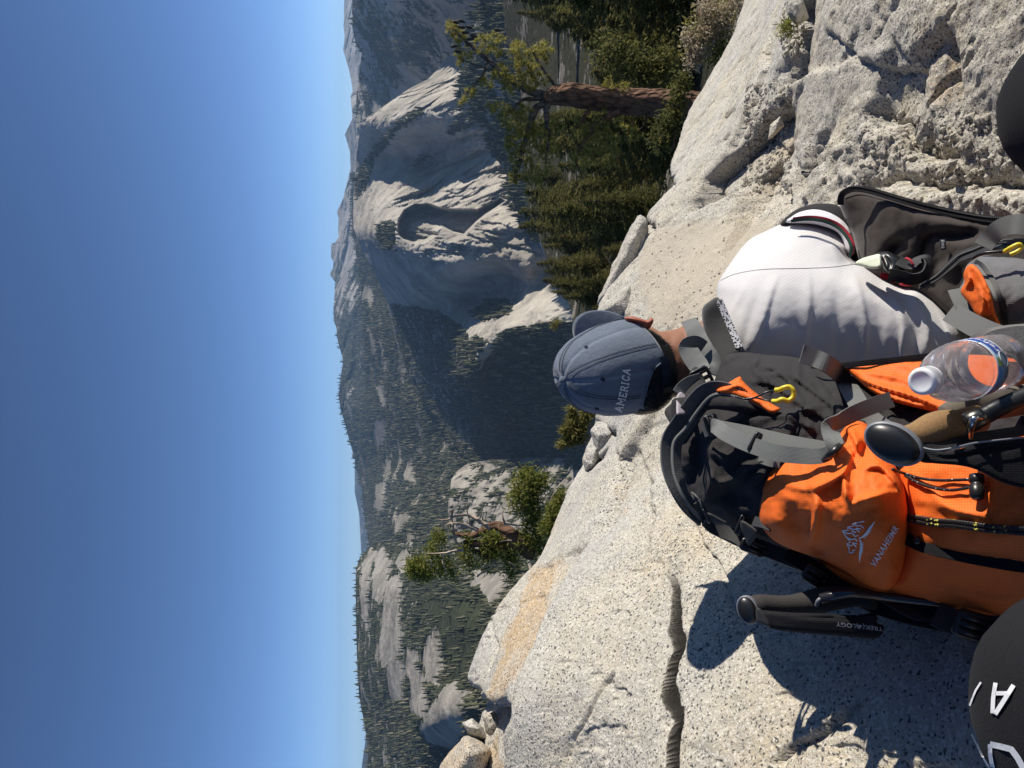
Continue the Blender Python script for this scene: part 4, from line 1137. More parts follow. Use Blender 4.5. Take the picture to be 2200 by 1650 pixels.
# neck skin that shows between hair, ear and straps
sculpt('neck', [(1376, 700), (1398, 702), (1420, 712), (1455, 706), (1486, 690), (1500, 700), (1505, 770), (1490, 830), (1460, 850), (1430, 850), (1400, 800)],
       [(1390, 705, 1.47), (1430, 730, 1.455), (1480, 700, 1.48), (1480, 770, 1.44), (1450, 820, 1.44), (1440, 700, 1.48)], M_SKIN, 0.03, 0.08, 45, 6,
       folds=[([(1470, 705), (1468, 760), (1462, 800)], -0.003, 5), ([(1440, 712), (1442, 740)], -0.002, 4)], nz=(0.002, 25), parent=man)
sculpt('ear', [(1342, 686), (1347, 680), (1362, 680), (1378, 685), (1391, 688), (1399, 683), (1404, 687), (1402, 696), (1393, 708), (1382, 710), (1370, 703), (1354, 694)],
       [(1350, 684, 1.46), (1402, 690, 1.44), (1385, 706, 1.45)], M_EAR, 0.010, 0.010, 9, 2.6,
       folds=[([(1350, 690), (1370, 697), (1386, 700)], -0.007, 5), ([(1352, 684), (1375, 688), (1398, 690)], 0.004, 3)], parent=man, smooth_n=4)

# ---- the cap
kc = NM('washed_denim', 0.9, 0.15)
v = kc.vec()
base = kc.mix(kc.noise(28, 5, 0.65, v), (0.054, 0.069, 0.096), (0.122, 0.146, 0.190))
base = kc.mix(kc.ramp(kc.noise(700, 2, 0.6, v), [(0.35, 0.0), (0.7, 0.5)]), base, (0.20, 0.235, 0.29))
kc.color(kc.mix(kc.ramp(kc.attr('seam'), [(0.2, 0.0), (1.0, 0.55)]), base, (0.20, 0.24, 0.30)))
kc.normal(kc.bump(kc.noise(900, 2, 0.6, v), 0.5, 0.0008, kc.bump(kc.noise(70, 4, 0.6, v), 0.4, 0.004)))
kc.set(Sheen_Weight=0.2)
M_CAP = kc.m
kn = NM('cap_seam_navy', 0.9, 0.15); kn.color((0.026, 0.032, 0.048)); M_NAVY = kn.m
NAZ, NEL = 132, 40
th = np.arange(NAZ) / NAZ * 2 * np.pi            # 0 = front, towards his right
V, SE = [], []
def crown_pt(t, e, lift=0.0):
    """e: 0 at the sweatband, 1 at the button"""
    fi = e * math.pi / 2
    low = -0.060
    a, b = 0.102, 0.088
    c = math.cos(fi) ** 0.72; s = math.sin(fi) ** 1.0
    rr = c * (1.0 - 0.04 * (1 - e) ** 3)
    f, r_, u = a * math.cos(t) * rr, b * math.sin(t) * rr, low + 0.168 * s
    k6 = abs(((t + math.pi / 6) / (math.pi / 3)) % 1.0 - 0.5) * (math.pi / 3)     # angle from a panel middle
    dseam = (math.pi / 6 - k6)
    x = dseam * max(c, 0.08) * 0.095
    seam = math.exp(-(x / 0.0035) ** 2)
    puff = 1 + 0.016 * math.sin(min(1, dseam / (math.pi / 6)) * math.pi / 2) * c - 0.022 * seam
    n = float(perlin(np.array([[f * 22 + 3, r_ * 22, u * 18]]))[0])
    puff += 0.018 * n + 0.012 * float(perlin(np.array([[f * 60, r_ * 60 + 5, u * 50]]))[0]) * (0.3 + e)
    return head(f * (puff + lift), r_ * (puff + lift), u * (1 + (puff - 1) * 0.6 + lift)), seam
arch_w, arch_h = R(38), 0.20
def in_open(t, e):
    d = abs(((t - math.pi + math.pi) % (2 * math.pi)) - math.pi)
    return d < arch_w and e < arch_h * math.sqrt(max(0, 1 - (d / arch_w) ** 2))
es = [i / NEL for i in range(NEL)] + [0.992]
for e in es:
    for t in th:
        p, s = crown_pt(t, e); V.append(tuple(p)); SE.append(s)
F = []
for i in range(len(es) - 1):
    for j in range(NAZ):
        tm = th[j] + math.pi / NAZ; em = (es[i] + es[i + 1]) / 2
        if in_open(tm, em): continue
        F.append([i * NAZ + j, i * NAZ + (j + 1) % NAZ, (i + 1) * NAZ + (j + 1) % NAZ, (i + 1) * NAZ + j][::-1])
F.append([(len(es) - 1) * NAZ + j for j in range(NAZ)][::-1])
cap = mesh_obj('cap', V, F, M_CAP, man, attrs={'seam': SE})
sm = cap.modifiers.new('thick', 'SOLIDIFY'); sm.thickness = 0.0022; sm.offset = -1
cap_bvh = bvh_of(cap)
# stitched double seams
geos = []
for kk in range(6):
    t0 = math.pi / 6 * 0 + kk * math.pi / 3
    for off in (-0.055, 0.055):
        pts = []
        for e in np.linspace(0.02, 0.95, 40):
            tt = t0 + off * 0.5 / max(0.15, math.cos(e * math.pi / 2))
            if in_open(tt, e - 0.03): continue
            pts.append(tuple(crown_pt(tt, e, 0.010)[0]))
        if len(pts) > 3:
            g = tube_geo(pts, 0.0005, 4); geos.append((g[0], g[1]))
multi('stitching', geos, M_NAVY, cap)
bt = crown_pt(0.0, 0.995)[0]; bt = head(0, 0, 0.108)
lathe('button', bt - Uu * 0.004, bt + Uu * 0.01, [(0, 0.0075), (0.004, 0.0085), (0.007, 0.0075), (0.0095, 0.004), (0.0103, 0.0)], M_CAP, cap, 16)
for kk in range(6):
    t0 = math.pi / 6 + kk * math.pi / 3
    p, _ = crown_pt(t0, 0.56, 0.006); p2, _ = crown_pt(t0, 0.56, 0.10)
    nrm = (p2 - p).normalized()
    a = np.arange(14) / 14 * 2 * np.pi
    sx = nrm.orthogonal().normalized(); sy = nrm.cross(sx)
    ring = [tuple(p + sx * (math.cos(x) * 0.0042) + sy * (math.sin(x) * 0.0042)) for x in np.append(a, a[0])]
    g = tube_geo(ring, 0.0011, 5)
    hole = ([tuple(p + sx * (math.cos(x) * 0.0034) + sy * (math.sin(x) * 0.0034) + nrm * 0.0004) for x in a], [list(range(14))])
    multi('eyelet', [(g[0], g[1]), hole], M_NAVY, cap)
# piping round the opening, then the visor and the back strap
arc = []
for d in np.linspace(-arch_w * 1.0, arch_w * 1.0, 41):
    e = arch_h * math.sqrt(max(0, 1 - (d / arch_w) ** 2))
    arc.append(tuple(crown_pt(math.pi + d, e, 0.006)[0]))
tube('piping', arc, 0.0019, M_CAP, cap, 8)
VV, FF = [], []
nv, nu = 9, 30
for i in range(nv):
    s = i / (nv - 1)
    for j in range(nu):
        d = -R(62) + R(124) * j / (nu - 1)
        p0 = np.array([0.102 * math.cos(d) * 0.96, 0.088 * math.sin(d) * 0.98, -0.052])
        reach = 0.078 * math.cos(d / R(62) * math.pi / 2) ** 0.55
        f = p0[0] + reach * s; r_ = p0[1] * (1 + 0.02 * s)
        u = p0[2] + 0.020 * s - 0.030 * (r_ / 0.09) ** 2 * (0.25 + s * 0.9)
        VV.append(tuple(head(f, r_, u)))
for i in range(nv - 1):
    for j in range(nu - 1):
        FF.append([i * nu + j, i * nu + j + 1, (i + 1) * nu + j + 1, (i + 1) * nu + j])
vis = mesh_obj('visor', VV, FF, M_CAP, cap, attrs={'seam': [0.0] * len(VV)})
s2 = vis.modifiers.new('thick', 'SOLIDIFY'); s2.thickness = 0.004; s2.offset = 0
st = []
for d in np.linspace(-R(44), R(44), 30):
    st.append(tuple(crown_pt(math.pi + d, 0.035, 0.012)[0] - Uu * 0.004))
ribbon('back_strap', st, 0.019, 0.003, M_NAVY, cap, face=tuple(-Ff))
pb = np.array(st[13])
ribbon('strap_buckle', [tuple(pb + np.array(Rt) * x - np.array(Ff) * 0.004) for x in (-0.006, 0, 0.006)], 0.024, 0.004, M_PLB, cap, face=tuple(-Ff))
g = slab_text('AMERICA', 0.2, 0.25)
L = g[2]
kw = NM('grey_white_thread', 0.8, 0.2); kw.color((0.66, 0.66, 0.66)); M_THR = kw.m
print_on('lettering', (g[0], g[1]), cap_bvh, (1335, 886), np.array([19, -92]) / L, np.array([-15.5, -3.6]), M_THR, cap, 0.0016, bend=-0.25)

# ---- white shirt
ks = NM('white_mesh_shirt', 0.8, 0.25)
uv = ks.vec((1, 1, 1), 'UV', (0, 0, R(32)))
hw = ks.math('MULTIPLY', ks.wave(95.0, uv, 0, 'X'), ks.wave(60.0, uv, 0, 'Y'))
ks.color(ks.mix(hw, (0.62, 0.605, 0.60), (0.53, 0.515, 0.515))).normal(ks.bump(hw, 0.15, 0.0006, ks.bump(ks.noise(20, 4, 0.6), 0.15, 0.006))).set(Sheen_Weight=0.1)
M_SHIRT = ks.m
shirt_out = [(1540, 640), (1544, 606), (1573, 560), (1608, 517), (1653, 493), (1691, 477), (1726, 473), (1764, 475), (1798, 488), (1818, 507), (1827, 528), (1822, 546), (1832, 558), (1855, 567), (1880, 581), (1905, 598), (1938, 611), (1974, 612),
             (2009, 633), (2041, 665), (2066, 697), (2079, 728), (2086, 780), (2080, 850), (1900, 870), (1750, 860), (1640, 850), (1560, 800), (1540, 720)]
shirt_c = [(1550, 640, 1.475), (1560, 720, 1.44), (1600, 740, 1.415), (1580, 565, 1.49), (1650, 505, 1.50), (1650, 560, 1.44), (1650, 620, 1.395), (1720, 490, 1.485), (1720, 565, 1.405), (1720, 640, 1.365), (1720, 740, 1.375), (1800, 500, 1.48), (1800, 565, 1.39),
           (1850, 620, 1.335), (1850, 740, 1.335), (1950, 625, 1.315), (1950, 700, 1.29), (1950, 790, 1.305), (2030, 670, 1.285), (2070, 730, 1.265), (2050, 790, 1.28), (2060, 850, 1.31), (1850, 850, 1.38), (1600, 830, 1.46)]
W = 1.0
folds = [([(1600, 780), (1635, 700), (1660, 620), (1672, 590)], 0.007, 15, 1), ([(1560, 690), (1580, 650), (1600, 610)], 0.006, 9, -1), ([(1590, 760), (1610, 690), (1640, 600)], -0.005, 10),
         ([(1720, 790), (1735, 700), (1740, 620), (1735, 590)], 0.006, 17, 1), ([(1790, 790), (1800, 700), (1795, 620)], -0.005, 12), ([(1850, 800), (1862, 720), (1850, 640), (1835, 590)], 0.008, 17, 1),
         ([(1930, 790), (1940, 700), (1915, 630), (1890, 600)], 0.008, 14, -1), ([(1985, 790), (1995, 710), (1970, 650), (1945, 625)], 0.008, 13, 1), ([(2035, 780), (2040, 720), (2010, 660)], 0.007, 11, -1),
         ([(1880, 790), (1890, 720), (1880, 650)], -0.004, 12), ([(1960, 790), (1968, 720), (1945, 655)], -0.006, 9), ([(2060, 770), (2058, 725), (2040, 690)], 0.005, 7),
         ([(1822, 556), (1800, 545), (1786, 520)], 0.008, 9, 1), ([(1832, 562), (1800, 568), (1760, 560)], -0.005, 9), ([(1700, 490), (1740, 500), (1790, 520)], 0.004, 10), ([(1610, 540), (1660, 520), (1700, 515)], 0.003, 12)]
folds = [(f[0], f[1] * 0.6) + tuple(f[2:]) for f in folds]
shirt = sculpt('shirt', shirt_out, shirt_c, M_SHIRT, 0.085, 0.19, 62, 4.6, folds=folds, nz=(0.0035, 70), parent=man, seed=2)
sb = bvh_of(shirt)
tube('shoulder_seam', on_surf(sb, catmull([(1549, 602), (1575, 590), (1611, 582), (1650, 578), (1691, 577), (1740, 576), (1786, 574), (1825, 569), (1846, 567)], 6), 0.0002), 0.0010, plain('seam_thread', (0.50, 0.49, 0.49), 0.8), shirt, 6)
M_RED = cloth('red_trim', (0.42, 0.02, 0.04), 900, 0.8); M_GRN = cloth('green_trim', (0.02, 0.055, 0.04), 900, 0.8); M_WCUF = cloth('white_cuff', (0.74, 0.72, 0.76), 900, 0.8)
cuff = catmull([(1700, 474, 1.478), (1735, 470, 1.470), (1770, 474, 1.455), (1800, 487, 1.445), (1820, 508, 1.435), (1830, 530, 1.428), (1826, 552, 1.430)], 6)
def shift(c, dx, dy, dD=0.0): return c + np.array([dx, dy, dD])
ribbon('sleeve_trim', path3(shift(cuff, -1, 1, -0.003), 0), 0.006, 0.004, M_GRN, shirt)
ribbon('sleeve_trim', path3(shift(cuff, 3, -4, -0.001), 0), 0.005, 0.004, M_RED, shirt)
sculpt('sleeve_cuff', [(1690, 478), (1700, 466), (1720, 455), (1750, 450), (1780, 456), (1808, 472), (1826, 494), (1836, 520), (1834, 545), (1820, 540), (1800, 500), (1750, 482)],
       [(1700, 470, 1.50), (1760, 465, 1.485), (1820, 500, 1.455), (1832, 535, 1.445)], M_WCUF, 0.02, 0.05, 20, 5, parent=shirt)
sculpt('arm_sleeve', [(1680, 486), (1690, 466), (1715, 448), (1750, 438), (1785, 438), (1806, 446), (1825, 475), (1845, 530), (1870, 575), (1850, 590), (1828, 560), (1800, 500), (1750, 480)],
       [(1700, 465, 1.53), (1760, 455, 1.53), (1815, 465, 1.51), (1850, 560, 1.48)], M_CHAR, 0.03, 0.06, 24, 6, parent=man)
ribbon('hem_trim', path3([(1892, 592, 1.335), (1905, 594, 1.33), (1925, 603, 1.325)], 6), 0.010, 0.004, M_RED, shirt)
sculpt('hem_trim', [(1932, 612), (1940, 602), (1955, 599), (1970, 604), (1980, 613), (1960, 616)], [(1950, 607, 1.35), (1975, 611, 1.345), (1940, 614, 1.345)], M_RED, 0.01, 0.02, 10, 4, parent=shirt)
sculpt('shirt_front', [(2005, 640), (2018, 625), (2040, 622), (2060, 640), (2072, 665), (2066, 690), (2045, 672)], [(2010, 638, 1.33), (2040, 630, 1.33), (2065, 680, 1.29)], M_SHIRT, 0.01, 0.03, 14, 5, nz=(0.003, 20), parent=shirt)
#, on_surf(sb, catmull([(1606, 518), (1622, 508), (1645, 498)], 5), 0.0005), 0.0016, M_BLK, shirt, 6)
# trousers over hips and thighs
T_J = [J[0], pj(2130, 725, 1.38), J[19], J[20], J[21], J[23], J[24], J[25]]
skinned('trousers', T_J, [(0, 1), (0, 2), (2, 3), (3, 4), (0, 5), (5, 6), (6, 7)], [0.125, 0.12, 0.098, 0.07, 0.058, 0.098, 0.07, 0.058], 0, M_CHAR, parent=man)
for a_, b_ in ((21, 22), (25, 26)):
    d = (J[b_] - J[a_]); fwd = Vector((0.55, 0.8, -0.1)).normalized()
    foot = J[b_]
    skinned('boot', [foot + Vector((0, 0, 0.02)), foot + Vector((0, 0, -0.05)), foot + fwd * 0.09 + Vector((0, 0, -0.055)), foot + fwd * 0.18 + Vector((0, 0, -0.06))], [(0, 1), (1, 2), (2, 3)], [0.05, 0.05, 0.045, 0.04], 0, M_CHAR, parent=man)
# ================================================================ THE BACKPACK
Zb = lambda pts: [(1400 + a * 0.36364, 700 + b * 0.36364) for a, b in pts]      # measured on an enlargement
pk = thing('backpack', 'big orange and charcoal hiking backpack with white embroidered logo on its front pocket', 'backpack', P(2430, 1080, 0.86))
body_out = [(1440, 965), (1458, 925), (1500, 880), (1528, 845), (1540, 800), (1558, 763), (1600, 757), (1650, 762), (1710, 768), (1800, 792), (1900, 800), (2100, 800), (2300, 830), (2430, 950), (2450, 1120), (2430, 1280), (2300, 1340), (2180, 1330), (2080, 1325), (1950, 1305),
            (1850, 1268), (1740, 1218), (1690, 1188), (1600, 1166), (1512, 1118), (1472, 1072), (1446, 1018)]
body_c = [(1450, 970, 1.20), (1500, 900, 1.18), (1545, 780, 1.26), (1560, 880, 1.15), (1550, 1000, 1.11), (1540, 1090, 1.13), (1650, 790, 1.17), (1650, 870, 1.10), (1650, 960, 1.03), (1650, 1080, 1.02), (1800, 850, 1.02), (1800, 1000, 0.96), (1850, 1200, 0.97), (1750, 1180, 1.04),
          (2000, 1100, 0.87), (2000, 1280, 0.93), (2200, 1000, 0.77), (2200, 1280, 0.83), (2000, 830, 0.97), (2200, 830, 0.85), (2420, 1100, 0.70)]
bf = [(Zb([(560, 160), (620, 235), (760, 260), (880, 330), (1000, 420), (1120, 520)]), 0.016, 13, 1), (Zb([(600, 240), (640, 290), (760, 280), (830, 300)]), 0.014, 8, -1), (Zb([(590, 330), (700, 340), (800, 400), (900, 480), (1060, 560)]), 0.018, 14, 1),
      (Zb([(520, 560), (640, 540), (800, 520), (1000, 470)]), 0.016, 12, -1), (Zb([(330, 790), (345, 850), (340, 950), (310, 1020)]), 0.016, 11, 1), (Zb([(345, 860), (400, 920), (480, 900), (560, 830), (700, 790)]), 0.020, 13, -1),
      (Zb([(300, 740), (330, 730), (400, 770), (470, 800)]), 0.014, 9), (Zb([(400, 600), (520, 640), (700, 660)]), -0.018, 16), (Zb([(250, 640), (280, 760), (260, 900), (270, 1010)]), -0.030, 18), (Zb([(850, 560), (930, 600), (1000, 640)]), 0.012, 14, 1),
      (Zb([(780, 720), (850, 650), (860, 560)]), -0.012, 10), (Zb([(420, 1000), (520, 1010), (620, 1020)]), -0.010, 14), (Zb([(870, 190), (860, 260), (865, 330)]), 0.014, 7, 1), (Zb([(640, 180), (760, 190), (870, 210)]), 0.014, 10, -1),
      (Zb([(450, 250), (540, 240), (620, 260)]), 0.010, 12), (Zb([(940, 330), (1080, 400), (1180, 470)]), -0.014, 12), (Zb([(560, 960), (640, 900), (700, 840)]), 0.010, 12, 1),
      (Zb([(420, 230), (500, 180), (590, 175)]), 0.012, 9, 1), (Zb([(600, 230), (680, 330), (700, 420)]), 0.016, 9, -1), (Zb([(700, 250), (800, 320), (860, 420), (900, 520)]), 0.018, 9, 1), (Zb([(760, 370), (840, 440), (900, 560)]), 0.014, 8, -1), (Zb([(920, 260), (1000, 360), (1060, 450)]), 0.014, 9, 1), (Zb([(640, 170), (620, 220), (580, 250)]), 0.012, 6, -1)]
body = sculpt('main_body', body_out, body_c, M_CHAR, 0.10, 0.22, 85, 5.0, folds=bf, nz=(0.020, 55), parent=pk, seed=4)
bb = bvh_of(body)
# collar at the mouth of the pack, with a bound edge
rim = [(1655, 886, 1.075), (1622, 868, 1.09), (1586, 855, 1.10), (1550, 843, 1.115), (1518, 848, 1.13), (1490, 878, 1.145), (1464, 915, 1.155), (1446, 942, 1.155), (1441, 972, 1.15), (1444, 1012, 1.14), (1458, 1052, 1.13), (1478, 1086, 1.13), (1506, 1114, 1.14)]
M_COLL = cloth('collar_fabric', (0.050, 0.052, 0.055), 700, 0.8, 0.2)
ribbon('collar', path3(rim, 7), [0.014, 0.03, 0.034, 0.034, 0.034, 0.034, 0.03, 0.026], 0.004, M_COLL, pk, roll=[0.5, 0.5, 0.3, 0.2, 0.4, 0.6, 0.8, 0.8])
edge = [(x + 10 if y < 930 else x + 4, y + 4, d - 0.012) for x, y, d in rim]
tube('collar_binding', path3(edge, 7), 0.0028, M_WEB, pk, 7)
sculpt('lid_flap', Zb([(120, 440), (200, 420), (300, 400), (380, 388), (460, 395), (560, 430), (640, 480), (690, 508), (560, 520), (440, 500), (330, 500), (230, 580), (160, 620), (120, 560)]),
       [(1470, 880, 1.16), (1540, 850, 1.11), (1640, 884, 1.07), (1480, 920, 1.15), (1560, 885, 1.09)], M_CHAR, 0.012, 0.02, 22, 5, nz=(0.004, 30), parent=pk)
sculpt('back_panel', [(1428, 882), (1448, 862), (1470, 842), (1482, 800), (1500, 790), (1520, 840), (1495, 880), (1470, 910), (1448, 918), (1434, 900)], [(1440, 885, 1.24), (1480, 880, 1.215), (1500, 810, 1.28), (1460, 860, 1.245)], M_CHAR, 0.015, 0.03, 18, 5, parent=pk)
# orange panels
sculpt('orange_flap', [(1539, 840), (1556, 828), (1575, 816), (1590, 809), (1596, 818), (1614, 836), (1640, 856), (1666, 872), (1677, 878), (1668, 886), (1652, 886), (1630, 872), (1600, 858), (1570, 848)],
       [(1545, 840, 1.10), (1590, 812, 1.105), (1600, 850, 1.085), (1675, 880, 1.045)], M_ORG, 0.008, 0.02, 12, 3.6, folds=[([(1560, 838), (1590, 830), (1625, 855)], 0.007, 5, 1), ([(1600, 845), (1640, 872)], 0.005, 5)], nz=(0.003, 18), parent=pk, smooth_n=3)
pocket_out = [(1634, 1125), (1630, 1090), (1633, 1055), (1645, 1015), (1668, 990), (1700, 973), (1740, 960), (1780, 948), (1805, 930), (1824, 908), (1842, 904), (1862, 912), (1880, 935), (1905, 975), (1928, 1010), (1944, 1055), (1951, 1110), (1948, 1170), (1938, 1225), (1920, 1258),
              (1900, 1268), (1860, 1256), (1820, 1230), (1770, 1205), (1735, 1192), (1690, 1176), (1655, 1155)]
pocket_c = [(1645, 1100, 1.0), (1660, 1020, 1.0), (1700, 1080, 0.945), (1740, 980, 0.96), (1740, 1170, 0.97), (1800, 1000, 0.905), (1800, 1100, 0.875), (1800, 1190, 0.93), (1840, 920, 0.94), (1860, 1080, 0.845), (1860, 1160, 0.865), (1880, 980, 0.89), (1930, 1080, 0.85), (1930, 1200, 0.875), (1890, 1240, 0.90)]
pf = [(Zb([(700, 870), (780, 930), (860, 960), (960, 960), (1000, 900)]), 0.006, 20, 1), (Zb([(950, 960), (968, 1060), (960, 1160), (930, 1280)]), 0.020, 14, 1), (Zb([(960, 965), (1040, 930), (1130, 870), (1180, 780)]), 0.020, 12, 1),
      (Zb([(1130, 880), (1140, 980), (1165, 1060)]), 0.022, 11, 1), (Zb([(1165, 1065), (1230, 1030), (1330, 1000), (1420, 980)]), 0.014, 16, -1), (Zb([(1200, 860), (1230, 760), (1270, 700)]), -0.018, 11), (Zb([(1130, 600), (1180, 640), (1220, 740), (1200, 830)]), 0.018, 10, 1),
      (Zb([(940, 1300), (980, 1330), (1050, 1340)]), -0.016, 10), (Zb([(720, 1000), (800, 1080), (860, 1180)]), -0.008, 18), (Zb([(680, 1130), (780, 1200), (860, 1260)]), 0.007, 16), (Zb([(1000, 760), (1080, 740), (1160, 700)]), 0.012, 9, -1), (Zb([(1240, 850), (1340, 830), (1420, 900), (1480, 1000)]), 0.012, 13, 1),
      (Zb([(1050, 640), (980, 680), (900, 740)]), 0.008, 12, 1)]
pocket = sculpt('front_pocket', pocket_out, pocket_c, M_ORG, 0.030, 0.05, 34, 4.4, folds=pf, nz=(0.010, 55), parent=pk, seed=6)
pb_ = bvh_of(pocket)
low_out = [(1742, 1206), (1800, 1212), (1870, 1245), (1920, 1235), (1940, 1180), (1944, 1100), (1930, 1040), (1925, 1005), (1950, 990), (2020, 975), (2120, 950), (2250, 930), (2380, 950), (2440, 1050), (2445, 1200), (2400, 1300), (2300, 1338), (2185, 1334), (2120, 1322), (2040, 1312), (1955, 1300), (1900, 1288), (1850, 1270), (1790, 1240)]
low_c = [(1760, 1212, 1.02), (1850, 1250, 0.96), (1940, 1010, 0.895), (1990, 1080, 0.85), (2000, 1180, 0.85), (1990, 1270, 0.91), (2100, 1000, 0.80), (2100, 1150, 0.785), (2100, 1280, 0.86), (2200, 1000, 0.74), (2200, 1150, 0.735), (2200, 1290, 0.80), (2400, 1100, 0.66)]
lower = sculpt('front_panel', low_out, low_c, M_ORG, 0.035, 0.05, 42, 5.5, folds=[(Zb([(1300, 1550), (1600, 1570), (1900, 1620)]), -0.006, 7), (Zb([(1520, 1000), (1700, 1060), (2000, 1100)]), 0.006, 14), ([(1955, 1260), (2050, 1280), (2180, 1300)], 0.006, 14, 1), ([(1990, 1040), (2040, 1090), (2120, 1110)], 0.008, 14, -1)],
               nz=(0.007, 80), parent=pk, seed=9)
lb = bvh_of(lower, pocket)
side_out = [(1812, 786), (1850, 783), (1900, 777), (1950, 772), (2010, 768), (2100, 762), (2200, 775), (2260, 800), (2240, 850), (2120, 868), (2040, 880), (2010, 885), (1985, 880), (1930, 866), (1880, 846), (1845, 818)]
side_c = [(1820, 790, 1.04), (1870, 835, 0.985), (1900, 785, 1.0), (1980, 775, 0.97), (1990, 870, 0.92), (2100, 770, 0.93), (2100, 860, 0.87), (2230, 800, 0.85)]
side = sculpt('side_panel', side_out, side_c, M_ORG, 0.015, 0.05, 18, 4.6, folds=[(Zb([(1200, 300), (1350, 360), (1550, 420), (1700, 480)]), 0.010, 8, 1), (Zb([(1180, 270), (1400, 290), (1580, 350)]), 0.006, 8, -1), (Zb([(1250, 370), (1450, 440), (1620, 490)]), 0.008, 6, 1), (Zb([(1160, 250), (1350, 230), (1560, 215)]), 0.004, 8)],
              nz=(0.005, 35), parent=pk, seed=3)
ribbon('side_edge', path3([(1745, 786, 1.10), (1800, 786, 1.06), (1850, 781, 1.02), (1920, 774, 0.995), (2000, 765, 0.965)], 6), 0.008, 0.004, M_BLK, pk)
# grey webbing
allb = bvh_of(body, pocket, lower, side)
def strap(name, pts, w, mat=M_WEB, lift=0.006, th=0.0022, roll=0.0, n=8, bv=None):
    p3 = []
    for p in pts:
        if len(p) == 3: p3.append(P(*p))
        else: p3.append(np.array(cast(bv or allb, p[0], p[1], lift, 1.0)))
    return ribbon(name, catmull(np.array(p3), n), w, th, mat, pk, roll=roll)
strap('compression_strap', Zb([(885, 165), (960, 190), (1060, 240), (1130, 310), (1180, 390), (1225, 470)]), 0.024, lift=0.010, roll=[0.2, 0.5, 0.2])
strap('compression_strap', [(1916, 858, 0.955), (1880, 870, 0.955), (1840, 886, 0.955), (1806, 903, 0.95), (1782, 916, 0.93), (1788, 940, 0.905), (1798, 962, 0.895)], 0.020, roll=[0.0, 0.2, 0.8, -0.4])
strap('compression_strap', Zb([(1230, 480), (1290, 540), (1340, 580), (1400, 620)]), 0.022, lift=0.006)
strap('lid_strap', [(1512, 925, 1.12), (1533, 915, 1.075), (1560, 932, 1.045), (1610, 955, 1.0), (1670, 973, 0.96), (1720, 979, 0.935), (1760, 980, 0.915), (1784, 972, 0.90)], [0.020, 0.021, 0.021, 0.02, 0.016], roll=[0.3, 0.1, 0.0, 0.3])
strap('lid_strap', [(1545, 918, 1.085), (1590, 927, 1.06), (1640, 938, 1.03), (1700, 952, 0.99), (1775, 966, 0.935)], 0.020, roll=0.25)
strap('lid_strap', Zb([(640, 770), (700, 790), (760, 800)]), 0.018, lift=0.006)
# plastic pieces on the lid strap
def ladder(name, c, ax, ay, w, h, mat=M_PLB, bars=3, r=0.0022):
    c = np.array(c); ax = np.array(ax) / np.linalg.norm(ax); ay = np.array(ay) - ax * (np.array(ay) @ ax); ay /= np.linalg.norm(ay)
    g = []
    pts = [c + ax * w / 2 + ay * h / 2, c - ax * w / 2 + ay * h / 2, c - ax * w / 2 - ay * h / 2, c + ax * w / 2 - ay * h / 2]
    loop = []
    for i in range(4):
        a, b = pts[i], pts[(i + 1) % 4]
        for t in (0.08, 0.3, 0.5, 0.7, 0.92): loop.append(a + (b - a) * t)
    loop.append(loop[0]); t_ = tube_geo(loop, r, 7); g.append((t_[0], t_[1]))
    for i in range(bars):
        yy = (i + 0.5) / bars - 0.5
        t_ = tube_geo([c - ax * w / 2 + ay * yy * h, c + ax * w / 2 + ay * yy * h], r * 1.2, 7); g.append((t_[0], t_[1]))
    return multi(name, g, mat, pk)
def dirs(x, y, D, dx, dy):
    a = P(x, y, D); return a, P(x + dx, y + dy, D) - a, P(x - dy, y + dx, D) - a
c, ax, ay = dirs(1530, 912, 1.085, 10, 30); ladder('ladder_buckle', c, ax, ay, 0.026, 0.016, bars=2)
c, ax, ay = dirs(1622, 950, 0.995, 14, -26); ladder('strap_keeper', c, ax, ay, 0.024, 0.007, bars=1)
tube('hook', path3([(1766, 990, 0.915), (1782, 978, 0.893), (1797, 966, 0.888), (1806, 955, 0.90), (1812, 950, 0.91)], 5), [0.002, 0.0045, 0.005, 0.004, 0.002], M_PLB, pk, 8)
# yellow zip pull on its cord
tube('zip_pull', path3([(1660, 862, 1.03), (1670, 862, 1.024), (1680, 858, 1.02), (1692, 861, 1.02), (1702, 855, 1.02), (1705, 846, 1.02), (1703, 837, 1.02), (1695, 831, 1.022), (1684, 833, 1.024), (1675, 837, 1.03), (1666, 838, 1.035)], 5), 0.0033, M_YEL, pk, 10)
tube('pull_cord', path3([(1580, 852, 1.07), (1605, 858, 1.06), (1625, 853, 1.045), (1645, 843, 1.037), (1668, 838, 1.034)], 5), 0.0013, M_PLB, pk, 6)
tube('pull_cord', path3([(1600, 857, 1.06), (1625, 855, 1.05), (1645, 860, 1.035), (1662, 862, 1.03)], 5), 0.0013, M_PLB, pk, 6)
